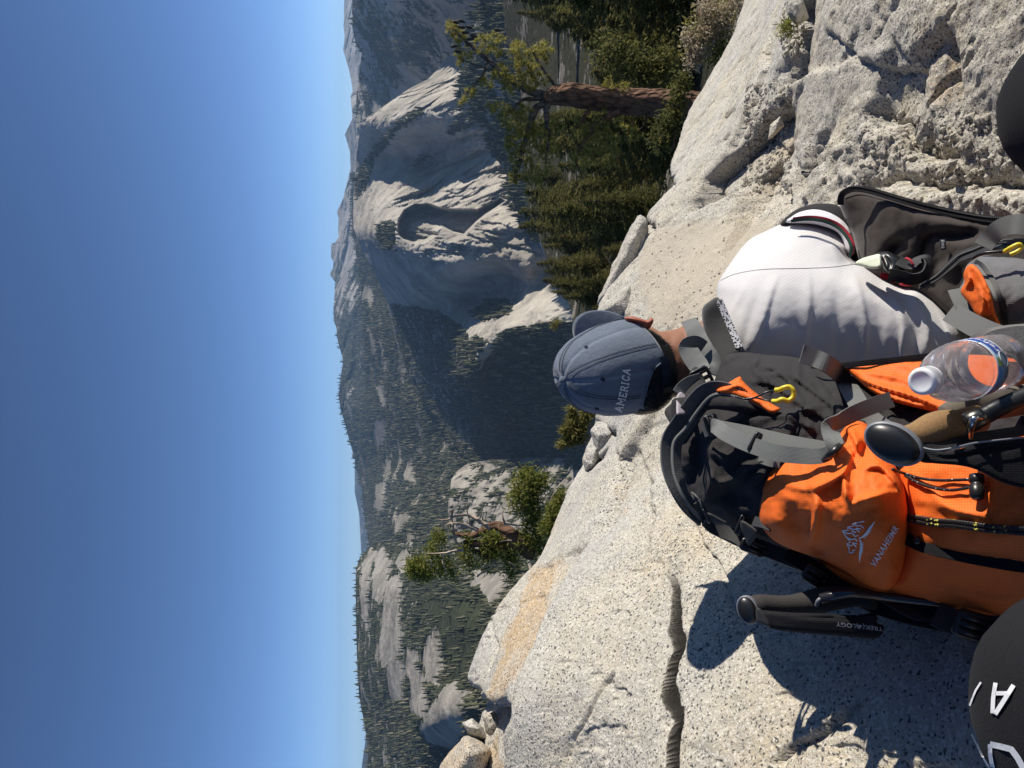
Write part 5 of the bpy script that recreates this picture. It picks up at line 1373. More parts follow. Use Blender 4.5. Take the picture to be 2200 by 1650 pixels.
# shoulder straps and load lifters
M_PAD = cloth('strap_foam', (0.030, 0.029, 0.029), 1500, 0.9, 0.35)
sculpt('shoulder_strap', [(1508, 668), (1528, 645), (1545, 640), (1556, 668), (1570, 700), (1588, 738), (1592, 758), (1572, 770), (1552, 790), (1540, 800), (1528, 770), (1515, 725)], [(1525, 660, 1.405), (1550, 680, 1.40), (1545, 720, 1.385), (1585, 750, 1.35), (1550, 780, 1.345)], M_PAD, 0.012, 0.03, 14, 4.5, parent=pk)
ml = [(1545, 645, 1.398), (1556, 670, 1.390), (1568, 698, 1.378), (1580, 726, 1.362), (1588, 748, 1.350)]
kx = NM('laced_edge', 0.8, 0.2); kx.color(kx.mix(kx.math('GREATER_THAN', kx.voro(260, None), 0.45), (0.02, 0.02, 0.025), (0.45, 0.45, 0.47))); M_LACE = kx.m
ribbon('laced_edge', path3(ml, 6), 0.012, 0.004, M_LACE, pk)
strap('load_lifter', [(1478, 688, 1.42), (1490, 705, 1.40), (1500, 728, 1.385), (1512, 750, 1.37), (1526, 768, 1.355), (1534, 785, 1.345), (1528, 803, 1.335)], [0.026, 0.032, 0.034, 0.03, 0.02], roll=[0.4, 0.0, -0.3, 0.2])
strap('load_lifter', [(1512, 746, 1.36), (1494, 738, 1.355), (1478, 746, 1.35), (1488, 768, 1.338), (1503, 788, 1.325), (1512, 800, 1.31)], [0.024, 0.03, 0.034, 0.034, 0.026], roll=[0.2, 0.3, 0.2, 0.0])
c, ax, ay = dirs(1508, 815, 1.285, 24, -12); ladder('ladder_buckle', c, ax, ay, 0.030, 0.034, bars=3, r=0.003)
strap('load_lifter', [(1503, 820, 1.28), (1483, 826, 1.27), (1468, 838, 1.262), (1460, 850, 1.255)], 0.028, roll=0.3)
sculpt('label_tab', Zb([(150, 410), (190, 380), (225, 400), (225, 440), (205, 515), (165, 525), (148, 520), (146, 460)]), [(1460, 860, 1.19), (1478, 880, 1.175)], plain('pale_lining', (0.34, 0.30, 0.33), 0.7), 0.006, 0.01, 8, 4, nz=(0.003, 14), parent=pk)
# straps and buckles down the shaded left side
def side_strap(pts, w, mat=M_WEBD, roll=0.3): return ribbon('side_strap', path3(pts, 6), w, 0.003, mat, pk, roll=roll)
side_strap([(1498, 1078, 1.115), (1512, 1105, 1.12), (1525, 1128, 1.125), (1560, 1145, 1.12), (1600, 1163, 1.105), (1650, 1182, 1.09), (1720, 1210, 1.05)], [0.012, 0.014, 0.02, 0.022, 0.022, 0.02])
tube('cord_loop', path3([(1486, 1058, 1.125), (1494, 1064, 1.105), (1503, 1075, 1.10), (1509, 1092, 1.10), (1522, 1118, 1.105), (1512, 1100, 1.115), (1498, 1082, 1.12), (1490, 1070, 1.12), (1486, 1058, 1.125)], 5), 0.0014, M_WEB, pk, 6)
tube('cord_loop', path3([(1510, 1095, 1.10), (1518, 1108, 1.098), (1524, 1122, 1.10), (1515, 1116, 1.115), (1511, 1130, 1.12)], 5), 0.0022, M_PLB, pk, 6)
sculpt('strap_end', [(1517, 1102), (1530, 1104), (1552, 1116), (1564, 1124), (1548, 1128), (1530, 1122)], [(1520, 1105, 1.105), (1560, 1122, 1.095), (1540, 1126, 1.105)], M_WEBD, 0.004, 0.008, 6, 3, parent=pk)
sculpt('strap_end', [(1592, 1118), (1610, 1126), (1628, 1142), (1622, 1158), (1608, 1172), (1600, 1155), (1592, 1138)], [(1600, 1125, 1.07), (1622, 1150, 1.06), (1608, 1165, 1.075)], M_WEBD, 0.004, 0.008, 8, 3, parent=pk)
c, ax, ay = dirs(1592, 1128, 1.085, 12, -30); ladder('strap_keeper', c, ax, ay, 0.026, 0.007, bars=1)
c, ax, ay = dirs(1618, 1176, 1.09, 26, 10); ladder('side_buckle', c, ax, ay, 0.032, 0.014, bars=2, r=0.003)
side_strap([(1620, 1120, 1.05), (1640, 1124, 1.03), (1660, 1132, 1.01)], 0.014)
side_strap([(1690, 1190, 1.06), (1750, 1222, 1.03), (1790, 1250, 1.01), (1840, 1275, 1.0), (1900, 1300, 0.97), (1980, 1322, 0.94), (2060, 1340, 0.91)], [0.02, 0.024, 0.026, 0.03, 0.03, 0.024], M_BLK)
c, ax, ay = dirs(1752, 1238, 1.01, 26, 16); ladder('side_buckle', c, ax, ay, 0.028, 0.018, bars=2, r=0.0032)
side_strap([(1860, 1268, 0.985), (1905, 1290, 0.965), (1960, 1318, 0.945), (2010, 1325, 0.93), (2060, 1320, 0.90)], [0.008, 0.012, 0.016, 0.012], M_WEBD, 0.6)
side_strap([(2010, 1318, 0.915), (2050, 1335, 0.90), (2120, 1350, 0.875), (2160, 1352, 0.86), (2200, 1345, 0.84)], 0.030, M_WEBD, 0.2)
c, ax, ay = dirs(2090, 1345, 0.87, 30, 9); ladder('side_buckle', c, ax, ay, 0.036, 0.026, bars=3, r=0.004)
# zips, cords and cord lock on the front
strap('zip', [(1948, 1158), (1985, 1174), (2040, 1186), (2110, 1200), (2200, 1214), (2330, 1225)], 0.014, M_BLK, 0.003, bv=lb)
strap('zip', [(1955, 1168), (1995, 1184), (2050, 1197), (2110, 1209), (2200, 1223), (2330, 1234)], 0.007, M_ZIP, 0.0045, bv=lb)
zp = cast(lb, 1966, 1160, 0.006); zp2 = cast(lb, 1984, 1164, 0.012)
lathe('zip_pull', zp, zp2, [(0, 0.002), (0.002, 0.0042), (0.008, 0.0042), (0.010, 0.002)], M_PLB, pk, 12)
ko = NM('yellow_fleck_cord', 0.5, 0.4); uvo = ko.vec((900, 3, 1), 'UV')
ko.color(ko.mix(ko.math('GREATER_THAN', ko.noise(0.35, 1, 0.5, ko.vec((420, 9, 1), 'UV')), 0.63), (0.010, 0.010, 0.010), (0.62, 0.55, 0.10)))
ko.normal(ko.bump(ko.wave(0.4, ko.vec((500, 6, 1), 'UV'), 0, 'DIAGONAL'), 0.6, 0.001)); M_ROPE = ko.m
kw2 = NM('white_fleck_cord', 0.45, 0.5)
kw2.color(kw2.mix(kw2.math('GREATER_THAN', kw2.noise(0.5, 1, 0.5, kw2.vec((520, 7, 1), 'UV')), 0.66), (0.010, 0.010, 0.011), (0.5, 0.5, 0.5))); M_ELAS = kw2.m
for off in (0, 9):
    p = [np.array(cast(lb, x, y + off, 0.005)) for x, y in ((1950, 1108), (1972, 1112), (2010, 1118), (2060, 1122), (2120, 1130), (2200, 1136), (2330, 1140))]
    tube('pull_rope', catmull(np.array(p), 8), 0.0026, M_ROPE, pk, 8)
for pts in ([(1918, 1008), (1945, 1018), (1980, 1028), (2020, 1032), (2060, 1031), (2084, 1030)], [(1945, 1022), (1970, 1036), (2000, 1047), (2040, 1053), (2070, 1050), (2086, 1046)]):
    p = [np.array(cast(lb, x, y, 0.008)) for x, y in pts]
    tube('elastic_cord', catmull(np.array(p), 7), 0.0017, M_ELAS, pk, 7)
a_ = np.array(cast(lb, 2098, 1018, 0.014)); b_ = np.array(cast(lb, 2100, 1076, 0.014))
lathe('cord_lock', a_, b_, [(0, 0.003), (0.002, 0.007), (0.009, 0.0072), (0.010, 0.006), (0.013, 0.006), (0.014, 0.0072), (0.025, 0.007), (0.028, 0.004)], M_PLB, pk, 14)
# embroidered mark and name
along = np.array([52, -84.0]); L_ = np.linalg.norm(along); ux = along / L_; upv = np.array([-ux[1], ux[0]]) * -1.0      # up of the lettering: towards upper left
upv = np.array([-0.85, -0.53])
gV, gF = glyph_mesh('VANAHEIMR', bold=0.012, shear=0.22, spacing=1.08)
wd = gV[:, 0].max()
print_on('logo_lettering', (gV, gF), pb_, (1880, 1220), along * 1.0 / wd, upv * 20.0, M_WHT, pk, 0.0022)
wing1 = [(0.02, 0.10), (0.20, 0.12), (0.36, 0.18), (0.49, 0.30)]; wing2 = [(0.52, 0.30), (0.66, 0.17), (0.82, 0.11), (0.99, 0.12)]
ms = [([(0, 0.0), (0.16, 0.06), (0.32, 0.11), (0.44, 0.20), (0.5, 0.30)], [0.01, 0.075, 0.10, 0.07, 0.02]), ([(1.0, 0.0), (0.84, 0.06), (0.68, 0.11), (0.56, 0.20), (0.5, 0.30)], [0.01, 0.075, 0.10, 0.07, 0.02])]
ms = [(m[0], np.array(m[1])) for m in ms]
for k_ in range(6):
    x = 0.22 + k_ * 0.04
    ms.append(([(x, 0.075 + k_ * 0.018), (x + 0.03, 0.0 + k_ * 0.02)], 0.016)); ms.append(([(1 - x, 0.075 + k_ * 0.018), (1 - x - 0.03, 0.0 + k_ * 0.02)], 0.016))
for s in ([(0.16, 0.30), (0.10, 0.42), (0.20, 0.50), (0.27, 0.62), (0.34, 0.52), (0.40, 0.70), (0.50, 0.92), (0.56, 0.74), (0.62, 0.80), (0.70, 0.62), (0.74, 0.68), (0.84, 0.46), (0.90, 0.34)],
          [(0.27, 0.62), (0.26, 0.48), (0.32, 0.40), (0.29, 0.28)], [(0.40, 0.70), (0.40, 0.52), (0.45, 0.42), (0.42, 0.32)], [(0.50, 0.92), (0.49, 0.70), (0.54, 0.58), (0.50, 0.44), (0.55, 0.36)],
          [(0.62, 0.80), (0.62, 0.60), (0.66, 0.50), (0.63, 0.36)], [(0.74, 0.68), (0.74, 0.50), (0.78, 0.40), (0.75, 0.28)], [(0.18, 0.36), (0.22, 0.28)], [(0.34, 0.46), (0.36, 0.30)], [(0.58, 0.62), (0.59, 0.46)], [(0.68, 0.52), (0.70, 0.36)]):
    ms.append((s, 0.030))
mk = stroke_mesh(ms, 0.03, 0.06)
print_on('logo_mark', mk, pb_, (1846, 1208), np.array([34, -88.0]), np.array([-58, -26.0]), M_WHT, pk, 0.0022)
# hip belt, its pocket and the mesh pocket that holds the bottle
M_GREYF = cloth('grey_fabric', (0.12, 0.12, 0.125), 700, 0.85, 0.3)
hp_ = sculpt('hip_pocket', [(2060, 626), (2070, 604), (2074, 576), (2086, 562), (2113, 549), (2160, 552), (2200, 556), (2290, 580), (2290, 690), (2200, 712), (2160, 712), (2128, 700), (2092, 682), (2076, 655)],
             [(2080, 590, 1.12), (2070, 640, 1.13), (2130, 570, 1.09), (2120, 650, 1.08), (2150, 700, 1.09), (2200, 570, 1.05), (2200, 640, 1.03), (2270, 640, 1.02)], M_GREYF, 0.03, 0.06, 30, 4.6, nz=(0.004, 30), parent=pk)
hb_ = bvh_of(hp_)
sculpt('orange_gusset', [(2064, 628), (2072, 608), (2070, 590), (2078, 572), (2090, 568), (2104, 580), (2118, 604), (2130, 632), (2138, 670), (2150, 700), (2138, 702), (2120, 690), (2100, 682), (2084, 655)],
       [(2072, 590, 1.108), (2070, 625, 1.112), (2100, 590, 1.078), (2115, 640, 1.066), (2140, 695, 1.066), (2100, 678, 1.085)], M_ORG, 0.008, 0.015, 12, 3.8, folds=[([(2105, 690), (2115, 650), (2100, 610)], 0.006, 6, 1), ([(2075, 620), (2085, 600), (2078, 580)], 0.008, 5, 1)], nz=(0.003, 18), parent=pk)
strap('zip', [(2090, 563), (2106, 572), (2126, 600), (2142, 640), (2152, 680), (2158, 706)], 0.013, M_WEB, 0.003, bv=hb_)
strap('zip', [(2096, 562), (2112, 572), (2132, 600), (2148, 640), (2158, 680), (2163, 706)], 0.006, M_ZIP, 0.0045, bv=hb_)
strap('hip_strap', [(2052, 622, 1.155), (2062, 645, 1.14), (2076, 672, 1.125), (2086, 700, 1.11)], 0.020, roll=0.3)
strap('hip_strap', [(2040, 670, 1.15), (2075, 690, 1.10), (2110, 708, 1.06), (2150, 725, 1.02), (2190, 745, 0.98)], 0.030)
strap('hip_strap', [(2080, 742, 1.05), (2094, 728, 1.03), (2120, 716, 1.0), (2160, 708, 0.98), (2220, 703, 0.95)], 0.012, roll=0.7)
strap('belt_strap', [(1975, 617, 1.26), (2010, 598, 1.235), (2040, 572, 1.215), (2062, 553, 1.20), (2095, 540, 1.17), (2130, 528, 1.13), (2180, 522, 1.09), (2260, 520, 1.05)], [0.010, 0.016, 0.02, 0.018, 0.012], M_WEBD, roll=[0.9, 0.7, 0.9])
tube('belt_strap_edge', path3([(1975, 614, 1.258), (2010, 594, 1.232), (2040, 566, 1.212), (2062, 548, 1.197), (2095, 535, 1.167), (2130, 522, 1.127), (2180, 516, 1.087), (2260, 514, 1.05)], 6), 0.0014, M_WEB, pk, 6)
strap('belt_loop', [(2112, 530, 1.12), (2126, 512, 1.115), (2144, 495, 1.10), (2165, 485, 1.09), (2190, 482, 1.075), (2240, 486, 1.06)], [0.026, 0.028, 0.03], M_WEB, roll=0.3)
tube('zip_pull', path3([(2158, 541, 1.055), (2172, 532, 1.045), (2188, 525, 1.04), (2194, 530, 1.04), (2186, 540, 1.04), (2170, 547, 1.045)], 5), 0.003, M_YEL, pk, 8)
tube('zip_pull', path3([(2090, 555, 1.09), (2102, 548, 1.08), (2118, 543, 1.07), (2142, 541, 1.06), (2158, 540, 1.055)], 5), 0.0022, M_PLB, pk, 8)
M_GLOW = plain('pale_plastic', (0.62, 0.66, 0.50), 0.5)
sculpt('belt_buckle', [(1838, 566), (1850, 556), (1872, 549), (1890, 546), (1894, 556), (1893, 574), (1876, 578), (1858, 574)], [(1842, 566, 1.335), (1890, 550, 1.30), (1880, 575, 1.30)], M_GLOW, 0.008, 0.015, 7, 3, parent=pk)
sculpt('belt_buckle', [(1868, 552), (1882, 544), (1905, 540), (1922, 546), (1938, 556), (1948, 568), (1945, 580), (1930, 590), (1912, 588), (1898, 576), (1893, 560)], [(1875, 550, 1.325), (1910, 545, 1.30), (1940, 575, 1.285), (1905, 580, 1.29)], M_PLB, 0.012, 0.02, 10, 3, folds=[([(1900, 550), (1912, 566), (1908, 582)], -0.004, 3)], parent=pk)
strap('belt_strap', [(1930, 560, 1.285), (1955, 570, 1.275), (1972, 560, 1.27), (1990, 556, 1.262), (1994, 574, 1.25), (1985, 592, 1.245), (1960, 600, 1.255), (1935, 594, 1.265), (1910, 590, 1.275)], 0.020, M_WEBB, roll=[0.6, 0.9, 1.1, 0.4, 0.1])
tube('red_stripe', path3([(1946, 555, 1.276), (1954, 558, 1.268), (1960, 566, 1.264), (1963, 571, 1.264)], 5), 0.0022, M_RED, pk, 6)
km = NM('mesh_pocket', 0.55, 0.4); vo = km.voro(330, None)
km.color(km.mix(km.math('GREATER_THAN', vo, 0.42), (0.012, 0.012, 0.013), (0.045, 0.045, 0.048))).normal(km.bump(vo, 0.8, 0.001)); M_MESH = km.m
M_POCK = M_MESH
# ================================================================ BOTTLE
A = P(1979, 820, 0.66); B = P(2160, 772, 0.80)
T = (B - A) / np.linalg.norm(B - A)
bt_ = thing('water_bottle', 'empty clear water bottle with milky cap and blue label in the pack side pocket', 'bottle', tuple(A))
kb = bpy.data.materials.new('clear_plastic'); kb.use_nodes = True
nt = kb.node_tree; nt.nodes.remove(nt.nodes['Principled BSDF'])
tr = nt.nodes.new('ShaderNodeBsdfTransparent'); tr.inputs[0].default_value = (0.90, 0.91, 0.93, 1)
gl = nt.nodes.new('ShaderNodeBsdfGlossy'); gl.inputs['Roughness'].default_value = 0.06; gl.inputs[0].default_value = (0.95, 0.95, 1, 1)
df = nt.nodes.new('ShaderNodeBsdfDiffuse'); df.inputs[0].default_value = (0.7, 0.66, 0.68, 1)
fr = nt.nodes.new('ShaderNodeLayerWeight'); fr.inputs['Blend'].default_value = 0.30
tcx = nt.nodes.new('ShaderNodeTexCoord'); nzz = nt.nodes.new('ShaderNodeTexNoise'); nzz.inputs['Scale'].default_value = 55; nzz.inputs['Detail'].default_value = 4
bmpn = nt.nodes.new('ShaderNodeBump'); bmpn.inputs['Strength'].default_value = 0.6; bmpn.inputs['Distance'].default_value = 0.004
nt.links.new(tcx.outputs['Object'], nzz.inputs['Vector']); nt.links.new(nzz.outputs['Fac'], bmpn.inputs['Height']); nt.links.new(bmpn.outputs[0], gl.inputs['Normal'])
m1 = nt.nodes.new('ShaderNodeMixShader'); m2 = nt.nodes.new('ShaderNodeMixShader'); m2.inputs[0].default_value = 0.13
nt.links.new(fr.outputs['Fresnel'], m1.inputs[0]); nt.links.new(tr.outputs[0], m1.inputs[1]); nt.links.new(gl.outputs[0], m1.inputs[2])
nt.links.new(m1.outputs[0], m2.inputs[1]); nt.links.new(df.outputs[0], m2.inputs[2]); nt.links.new(m2.outputs[0], nt.nodes['Material Output'].inputs[0])
s_ = 0.82
prof = [(0.012, 0.0125), (0.020, 0.0125), (0.024, 0.0155), (0.027, 0.0135), (0.034, 0.0155), (0.045, 0.0225), (0.060, 0.0290), (0.075, 0.0325), (0.090, 0.0342), (0.100, 0.0345), (0.104, 0.0330), (0.107, 0.0345),
        (0.112, 0.0345), (0.140, 0.0345), (0.145, 0.0330), (0.150, 0.0345), (0.170, 0.0345), (0.175, 0.0330), (0.180, 0.0345), (0.205, 0.0345), (0.212, 0.031), (0.214, 0.0)]
bottle = lathe('bottle_shell', A, B, [(t * s_ * 1.12, r * s_) for t, r in prof], kb, bt_, 48)
kcap = plain('milky_cap', (0.80, 0.76, 0.76), 0.4, var=0.03); kcap.node_tree.nodes['Principled BSDF'].inputs['Subsurface Weight'].default_value = 0.2
capg = [(0.0, 0.0), (0.0, 0.0095), (-0.0006, 0.0105), (0.0002, 0.0133), (0.0020, 0.0143), (0.0135, 0.0147), (0.0142, 0.0142), (0.0150, 0.0148), (0.0175, 0.0148), (0.018, 0.012)]
lathe('bottle_cap', A, B, [(t, r * s_) for t, r in capg], kcap, bt_, 40)
rg = []
Nn = np.cross(T, [0.2, 0.1, 0.97]); Nn /= np.linalg.norm(Nn); Bn = np.cross(T, Nn)
for i in range(60):
    a = i / 60 * 2 * np.pi; d = np.cos(a) * Nn + np.sin(a) * Bn
    g = tube_geo([A + T * 0.0025 + d * 0.0143 * s_, A + T * 0.0130 + d * 0.0146 * s_], 0.00045, 4); rg.append((g[0], g[1]))
multi('cap_ridges', rg, kcap, bt_)
# the label: a printed sleeve round the body
t0, t1, rl_ = 0.107 * s_ * 1.12, 0.141 * s_ * 1.12, 0.0349 * s_
kl = NM('printed_label', 0.35, 0.5)
uvl = kl.vec((1, 1, 1), 'UV'); sep = kl.n('ShaderNodeSeparateXYZ'); kl.L(uvl, sep.inputs[0]); U_, V_ = sep.outputs[0], sep.outputs[1]
blue = kl.mix(kl.noise(9, 3, 0.6, uvl), (0.05, 0.16, 0.46), (0.16, 0.36, 0.62))
lt = kl.mix(kl.noise(16, 4, 0.6, uvl), (0.20, 0.38, 0.58), (0.50, 0.62, 0.72))
c_ = kl.mix(kl.math('GREATER_THAN', kl.math('FRACT', kl.math('MULTIPLY', U_, 3.0)), 0.48), lt, blue)
c_ = kl.mix(kl.math('GREATER_THAN', V_, 0.90), c_, (0.80, 0.80, 0.82)); c_ = kl.mix(kl.math('LESS_THAN', V_, 0.09), c_, (0.80, 0.80, 0.82))
kl.color(c_); M_LAB = kl.m
def sleeve(name, a0, a1, ta, tb, r, mat, n=64, par=None):
    Vv, Ff_, uv = [], [], []
    for i in range(n + 1):
        a = a0 + (a1 - a0) * i / n; d = np.cos(a) * Nn + np.sin(a) * Bn
        for j, t in enumerate((ta, tb)): Vv.append(A + T * t + d * r); uv.append((i / n, float(j)))
    for i in range(n): Ff_.append([2 * i, 2 * i + 2, 2 * i + 3, 2 * i + 1])
    return mesh_obj(name, Vv, Ff_, mat, par, uv=uv)
lab = sleeve('bottle_label', 0, 2 * np.pi, t0, t1, rl_, M_LAB, 72, bt_)
so = lab.modifiers.new('thick', 'SOLIDIFY'); so.thickness = 0.0002
def wrap_text(name, txt, mat, size, a_start, tpos, sgn=1, dirn=1, r=None):
    v, f = glyph_mesh(txt, 0.01)
    r = r or rl_ + 0.0004
    Vv = []
    for x, y in v:
        a = a_start + dirn * x * size / r; d = np.cos(a) * Nn + np.sin(a) * Bn
        Vv.append(A + T * (tpos - sgn * y * size) + d * r)
    return mesh_obj(name, Vv, f, mat, lab, smooth=False)
vd = -P(2140, 780, 0.8); vd = vd - T * (vd @ T); a_view = math.atan2(vd @ Bn, vd @ Nn)
upw = P(2140, 740, 0.8) - P(2140, 780, 0.8); upw = upw - T * (upw @ T); a_up = math.atan2(upw @ Bn, upw @ Nn)
sg = 1 if math.sin(a_up - a_view) > 0 else -1
M_LWH = plain('label_white', (0.80, 0.80, 0.82), 0.4); M_LGR = plain('label_green', (0.30, 0.48, 0.12), 0.4); M_LDK = plain('label_navy', (0.02, 0.03, 0.12), 0.4)
sleeve('label_patch', a_view + sg * 0.25, a_view + sg * 1.25, t0 + 0.007, t1 - 0.004, rl_ + 0.0002, plain('label_royal', (0.015, 0.06, 0.36), 0.4), 20, lab)
wrap_text('label_lettering', 'refreshe', M_LWH, 0.0125, a_view + sg * 0.30, t0 + 0.0205, 1, sg)
wrap_text('label_lettering', 'purified', M_LWH, 0.0060, a_view + sg * 0.30, t1 - 0.0035, 1, sg)
sleeve('label_patch', a_view + sg * -0.18, a_view + sg * 0.12, t0 + 0.004, t0 + 0.016, rl_ + 0.0002, M_LGR, 8, lab)
wrap_text('label_lettering', 'NO', M_LDK, 0.008, a_view - sg * 0.62, t1 - 0.003, 1, sg)
aa_ = a_view + sg * 0.02
ring = []
for i in range(25):
    q = i / 24 * 2 * np.pi; a = aa_ + 0.0075 * math.cos(q) / rl_; d = np.cos(a) * Nn + np.sin(a) * Bn
    ring.append(A + T * (t1 - 0.012 + 0.0075 * math.sin(q)) + d * (rl_ + 0.0005))
tube('label_seal', ring, 0.0007, plain('label_grey', (0.35, 0.40, 0.45), 0.5), lab, 5)
# mesh pocket gripping the bottle
sculpt('mesh_pocket', [(2108, 732), (2120, 716), (2150, 706), (2200, 700), (2290, 705), (2300, 830), (2230, 850), (2205, 790), (2180, 762), (2150, 742), (2125, 736)],
       [(2115, 728, 0.865), (2150, 715, 0.85), (2160, 745, 0.80), (2200, 705, 0.84), (2200, 770, 0.775), (2290, 760, 0.72), (2240, 830, 0.75)], M_POCK, 0.015, 0.03, 16, 4.6, nz=(0.003, 20), parent=pk)
ribbon('mesh_pocket_hem', path3([(2112, 734, 0.858), (2150, 743, 0.795), (2180, 763, 0.775), (2206, 793, 0.765), (2235, 852, 0.745)], 6), 0.006, 0.003, M_WEBD, pk)

# ================================================================ TREKKING POLES
kk_ = NM('cork_grip', 0.85, 0.2); kk_.color(kk_.mix(kk_.noise(420, 3, 0.7), (0.13, 0.075, 0.032), (0.36, 0.22, 0.105))).normal(kk_.bump(kk_.noise(300, 4, 0.7), 0.5, 0.001)); M_CORK = kk_.m
M_FOAM = plain('foam_grip', (0.045, 0.042, 0.040), 0.9, 0.15, scale=300, bump=0.3)
M_FOAMT = plain('tan_foam', (0.13, 0.115, 0.095), 0.9, 0.15, scale=300, bump=0.3)
def knob(parent, c, out, long_, a, b, th, ring_t=0.006):
    """the domed pole head: black cap set in a grey collar"""
    out = np.array(out) / np.linalg.norm(out); x = np.array(long_) - out * (np.array(long_) @ out); x /= np.linalg.norm(x); y = np.cross(out, x)
    def lens(name, mat, aa, bb, hh, base, depth):
        Vv, Ff_ = [], []; n, m = 36, 9
        for i in range(m):
            e = i / (m - 1) * math.pi / 2
            for j in range(n):
                q = j / n * 2 * math.pi
                Vv.append(c + x * aa * math.cos(e) * math.cos(q) + y * bb * math.cos(e) * math.sin(q) + out * (base + hh * math.sin(e)))
        for i in range(m - 1):
            for j in range(n): Ff_.append([i * n + j, i * n + (j + 1) % n, (i + 1) * n + (j + 1) % n, (i + 1) * n + j])
        k0 = len(Vv)
        for s, d in ((1.0, -depth * 0.5), (0.72, -depth)):
            for j in range(n):
                q = j / n * 2 * math.pi; Vv.append(c + x * aa * s * math.cos(q) + y * bb * s * math.sin(q) + out * (base + d))
        for j in range(n):
            Ff_.append([j, k0 + j, k0 + (j + 1) % n, (j + 1) % n]); Ff_.append([k0 + j, k0 + n + j, k0 + n + (j + 1) % n, k0 + (j + 1) % n])
        Ff_.append([k0 + n + j for j in range(n)])
        return mesh_obj(name, Vv, Ff_, mat, parent)
    lens('collar_ring', M_PLG, a, b, th * 0.55, 0, 0.018)
    lens('end_cap', M_PLB, a * 0.93, b * 0.90, th, 0.0012, 0.004)
p1 = thing('trekking_pole', 'folded trekking pole with tan cork grip and black wrist strap, held across the orange pack', 'trekking pole', tuple(P(1910, 952, 0.72)))
c1 = P(1918, 953, 0.725); ax1 = P(1878, 925, 0.71) - P(1950, 972, 0.725)
knob(p1, c1, P(1880, 962, 0.672) - c1, P(1850, 925, 0.715) - P(1968, 978, 0.715), 0.0275, 0.0185, 0.010)
gpts = path3([(1935, 948, 0.735), (1975, 936, 0.742), (2020, 918, 0.75), (2060, 912, 0.755), (2100, 900, 0.765)], 8)
tube('cork_grip', gpts, [0.0125, 0.0135, 0.0165, 0.0160, 0.0145, 0.014], M_CORK, p1, 20)
tube('foam_grip', path3([(2028, 893, 0.785), (2060, 882, 0.785), (2120, 872, 0.79), (2200, 858, 0.80), (2320, 835, 0.81)], 6), [0.010, 0.015, 0.0155, 0.0155], M_FOAMT, p1, 18)
M_SHAFT = plain('black_shaft', (0.018, 0.018, 0.019), 0.4, 0.4)
sh_c = path3([(2086, 906, 0.715), (2120, 890, 0.712), (2160, 870, 0.708), (2330, 800, 0.70)], 6)
tube('folded_shaft', sh_c, 0.0085, M_SHAFT, p1, 20)
a0 = P(2084, 906, 0.7155); dsh = sh_c[0] - sh_c[2]; dsh /= np.linalg.norm(dsh)
lathe('shaft_ferrule', sh_c[0] - dsh * 0.012, sh_c[0] + dsh * 0.004, [(0, 0.0088), (0.001, 0.0096), (0.0155, 0.0096), (0.016, 0.0090), (0.016, 0.0072), (0.008, 0.0068)], plain('steel_ferrule', (0.16, 0.15, 0.13), 0.3, 0.5, 1.0), p1, 24)
lathe('shaft_bore', sh_c[0] + dsh * 0.0041, sh_c[0] + dsh * 0.0045, [(0, 0.0001), (0.0001, 0.0070), (0.0003, 0.0070)], M_PLB, p1, 20)
tube('bent_pin', path3([(2106, 898, 0.706), (2094, 899, 0.700), (2088, 910, 0.703), (2084, 925, 0.715), (2084, 940, 0.735)], 6), 0.0032, M_METAL, p1, 12)
sculpt('wrist_strap', [(1972, 958), (1985, 960), (2020, 970), (2060, 965), (2110, 950), (2200, 940), (2300, 935), (2300, 1060), (2200, 1048), (2150, 1035), (2100, 1010), (2060, 1000), (2010, 996), (1975, 990)],
       [(1980, 962, 0.722), (1980, 985, 0.718), (2050, 985, 0.712), (2120, 955, 0.71), (2120, 1005, 0.70), (2200, 945, 0.70), (2200, 1040, 0.69), (2290, 1000, 0.68)], M_BLK, 0.006, 0.008, 8, 5, folds=[([(1985, 972), (2040, 985), (2120, 970), (2200, 960)], -0.004, 5)], parent=p1)
ribbon('wrist_strap', path3([(1976, 955, 0.728), (2010, 962, 0.728), (2050, 952, 0.735), (2100, 940, 0.74), (2200, 925, 0.735)], 6), 0.010, 0.003, M_WEBB, p1, roll=0.6)
tube('strap_edge', path3([(1974, 960, 0.716), (2010, 967, 0.708), (2050, 962, 0.704), (2100, 951, 0.702), (2200, 940, 0.694)], 6), 0.0009, plain('strap_stitch', (0.25, 0.26, 0.28), 0.7), p1, 6)

p2 = thing('trekking_pole', 'trekking pole with black foam grip and lettered black wrist strap left of the pack', 'trekking pole', tuple(P(1598, 1305, 0.98)))
c2 = P(1606, 1311, 0.985)
knob(p2, c2, P(1586, 1318, 0.945) - c2, P(1590, 1283, 0.985) - P(1614, 1341, 0.985), 0.0185, 0.0135, 0.008)
tube('foam_grip', path3([(1612, 1306, 0.995), (1640, 1300, 1.0), (1690, 1300, 1.0), (1730, 1296, 1.0), (1775, 1288, 0.995), (1830, 1282, 0.985), (1880, 1290, 0.965)], 7), [0.013, 0.0145, 0.0125, 0.0125, 0.0145, 0.0165, 0.0145, 0.012, 0.012], M_FOAM, p2, 18)
tube('shaft', path3([(1765, 1286, 0.965), (1790, 1280, 0.957), (1830, 1274, 0.95), (1900, 1282, 0.945), (2050, 1300, 0.92)], 6), [0.0062, 0.0062, 0.0062, 0.0055, 0.005], plain('gloss_black_shaft', (0.02, 0.02, 0.024), 0.18, 0.6), p2, 16)
g = tube_geo(path3([(1768, 1284, 0.963), (1758, 1290, 0.962), (1754, 1302, 0.967)], 6), 0.0024, 8); multi('shaft_cord', [(g[0], g[1])], M_PLG, p2)
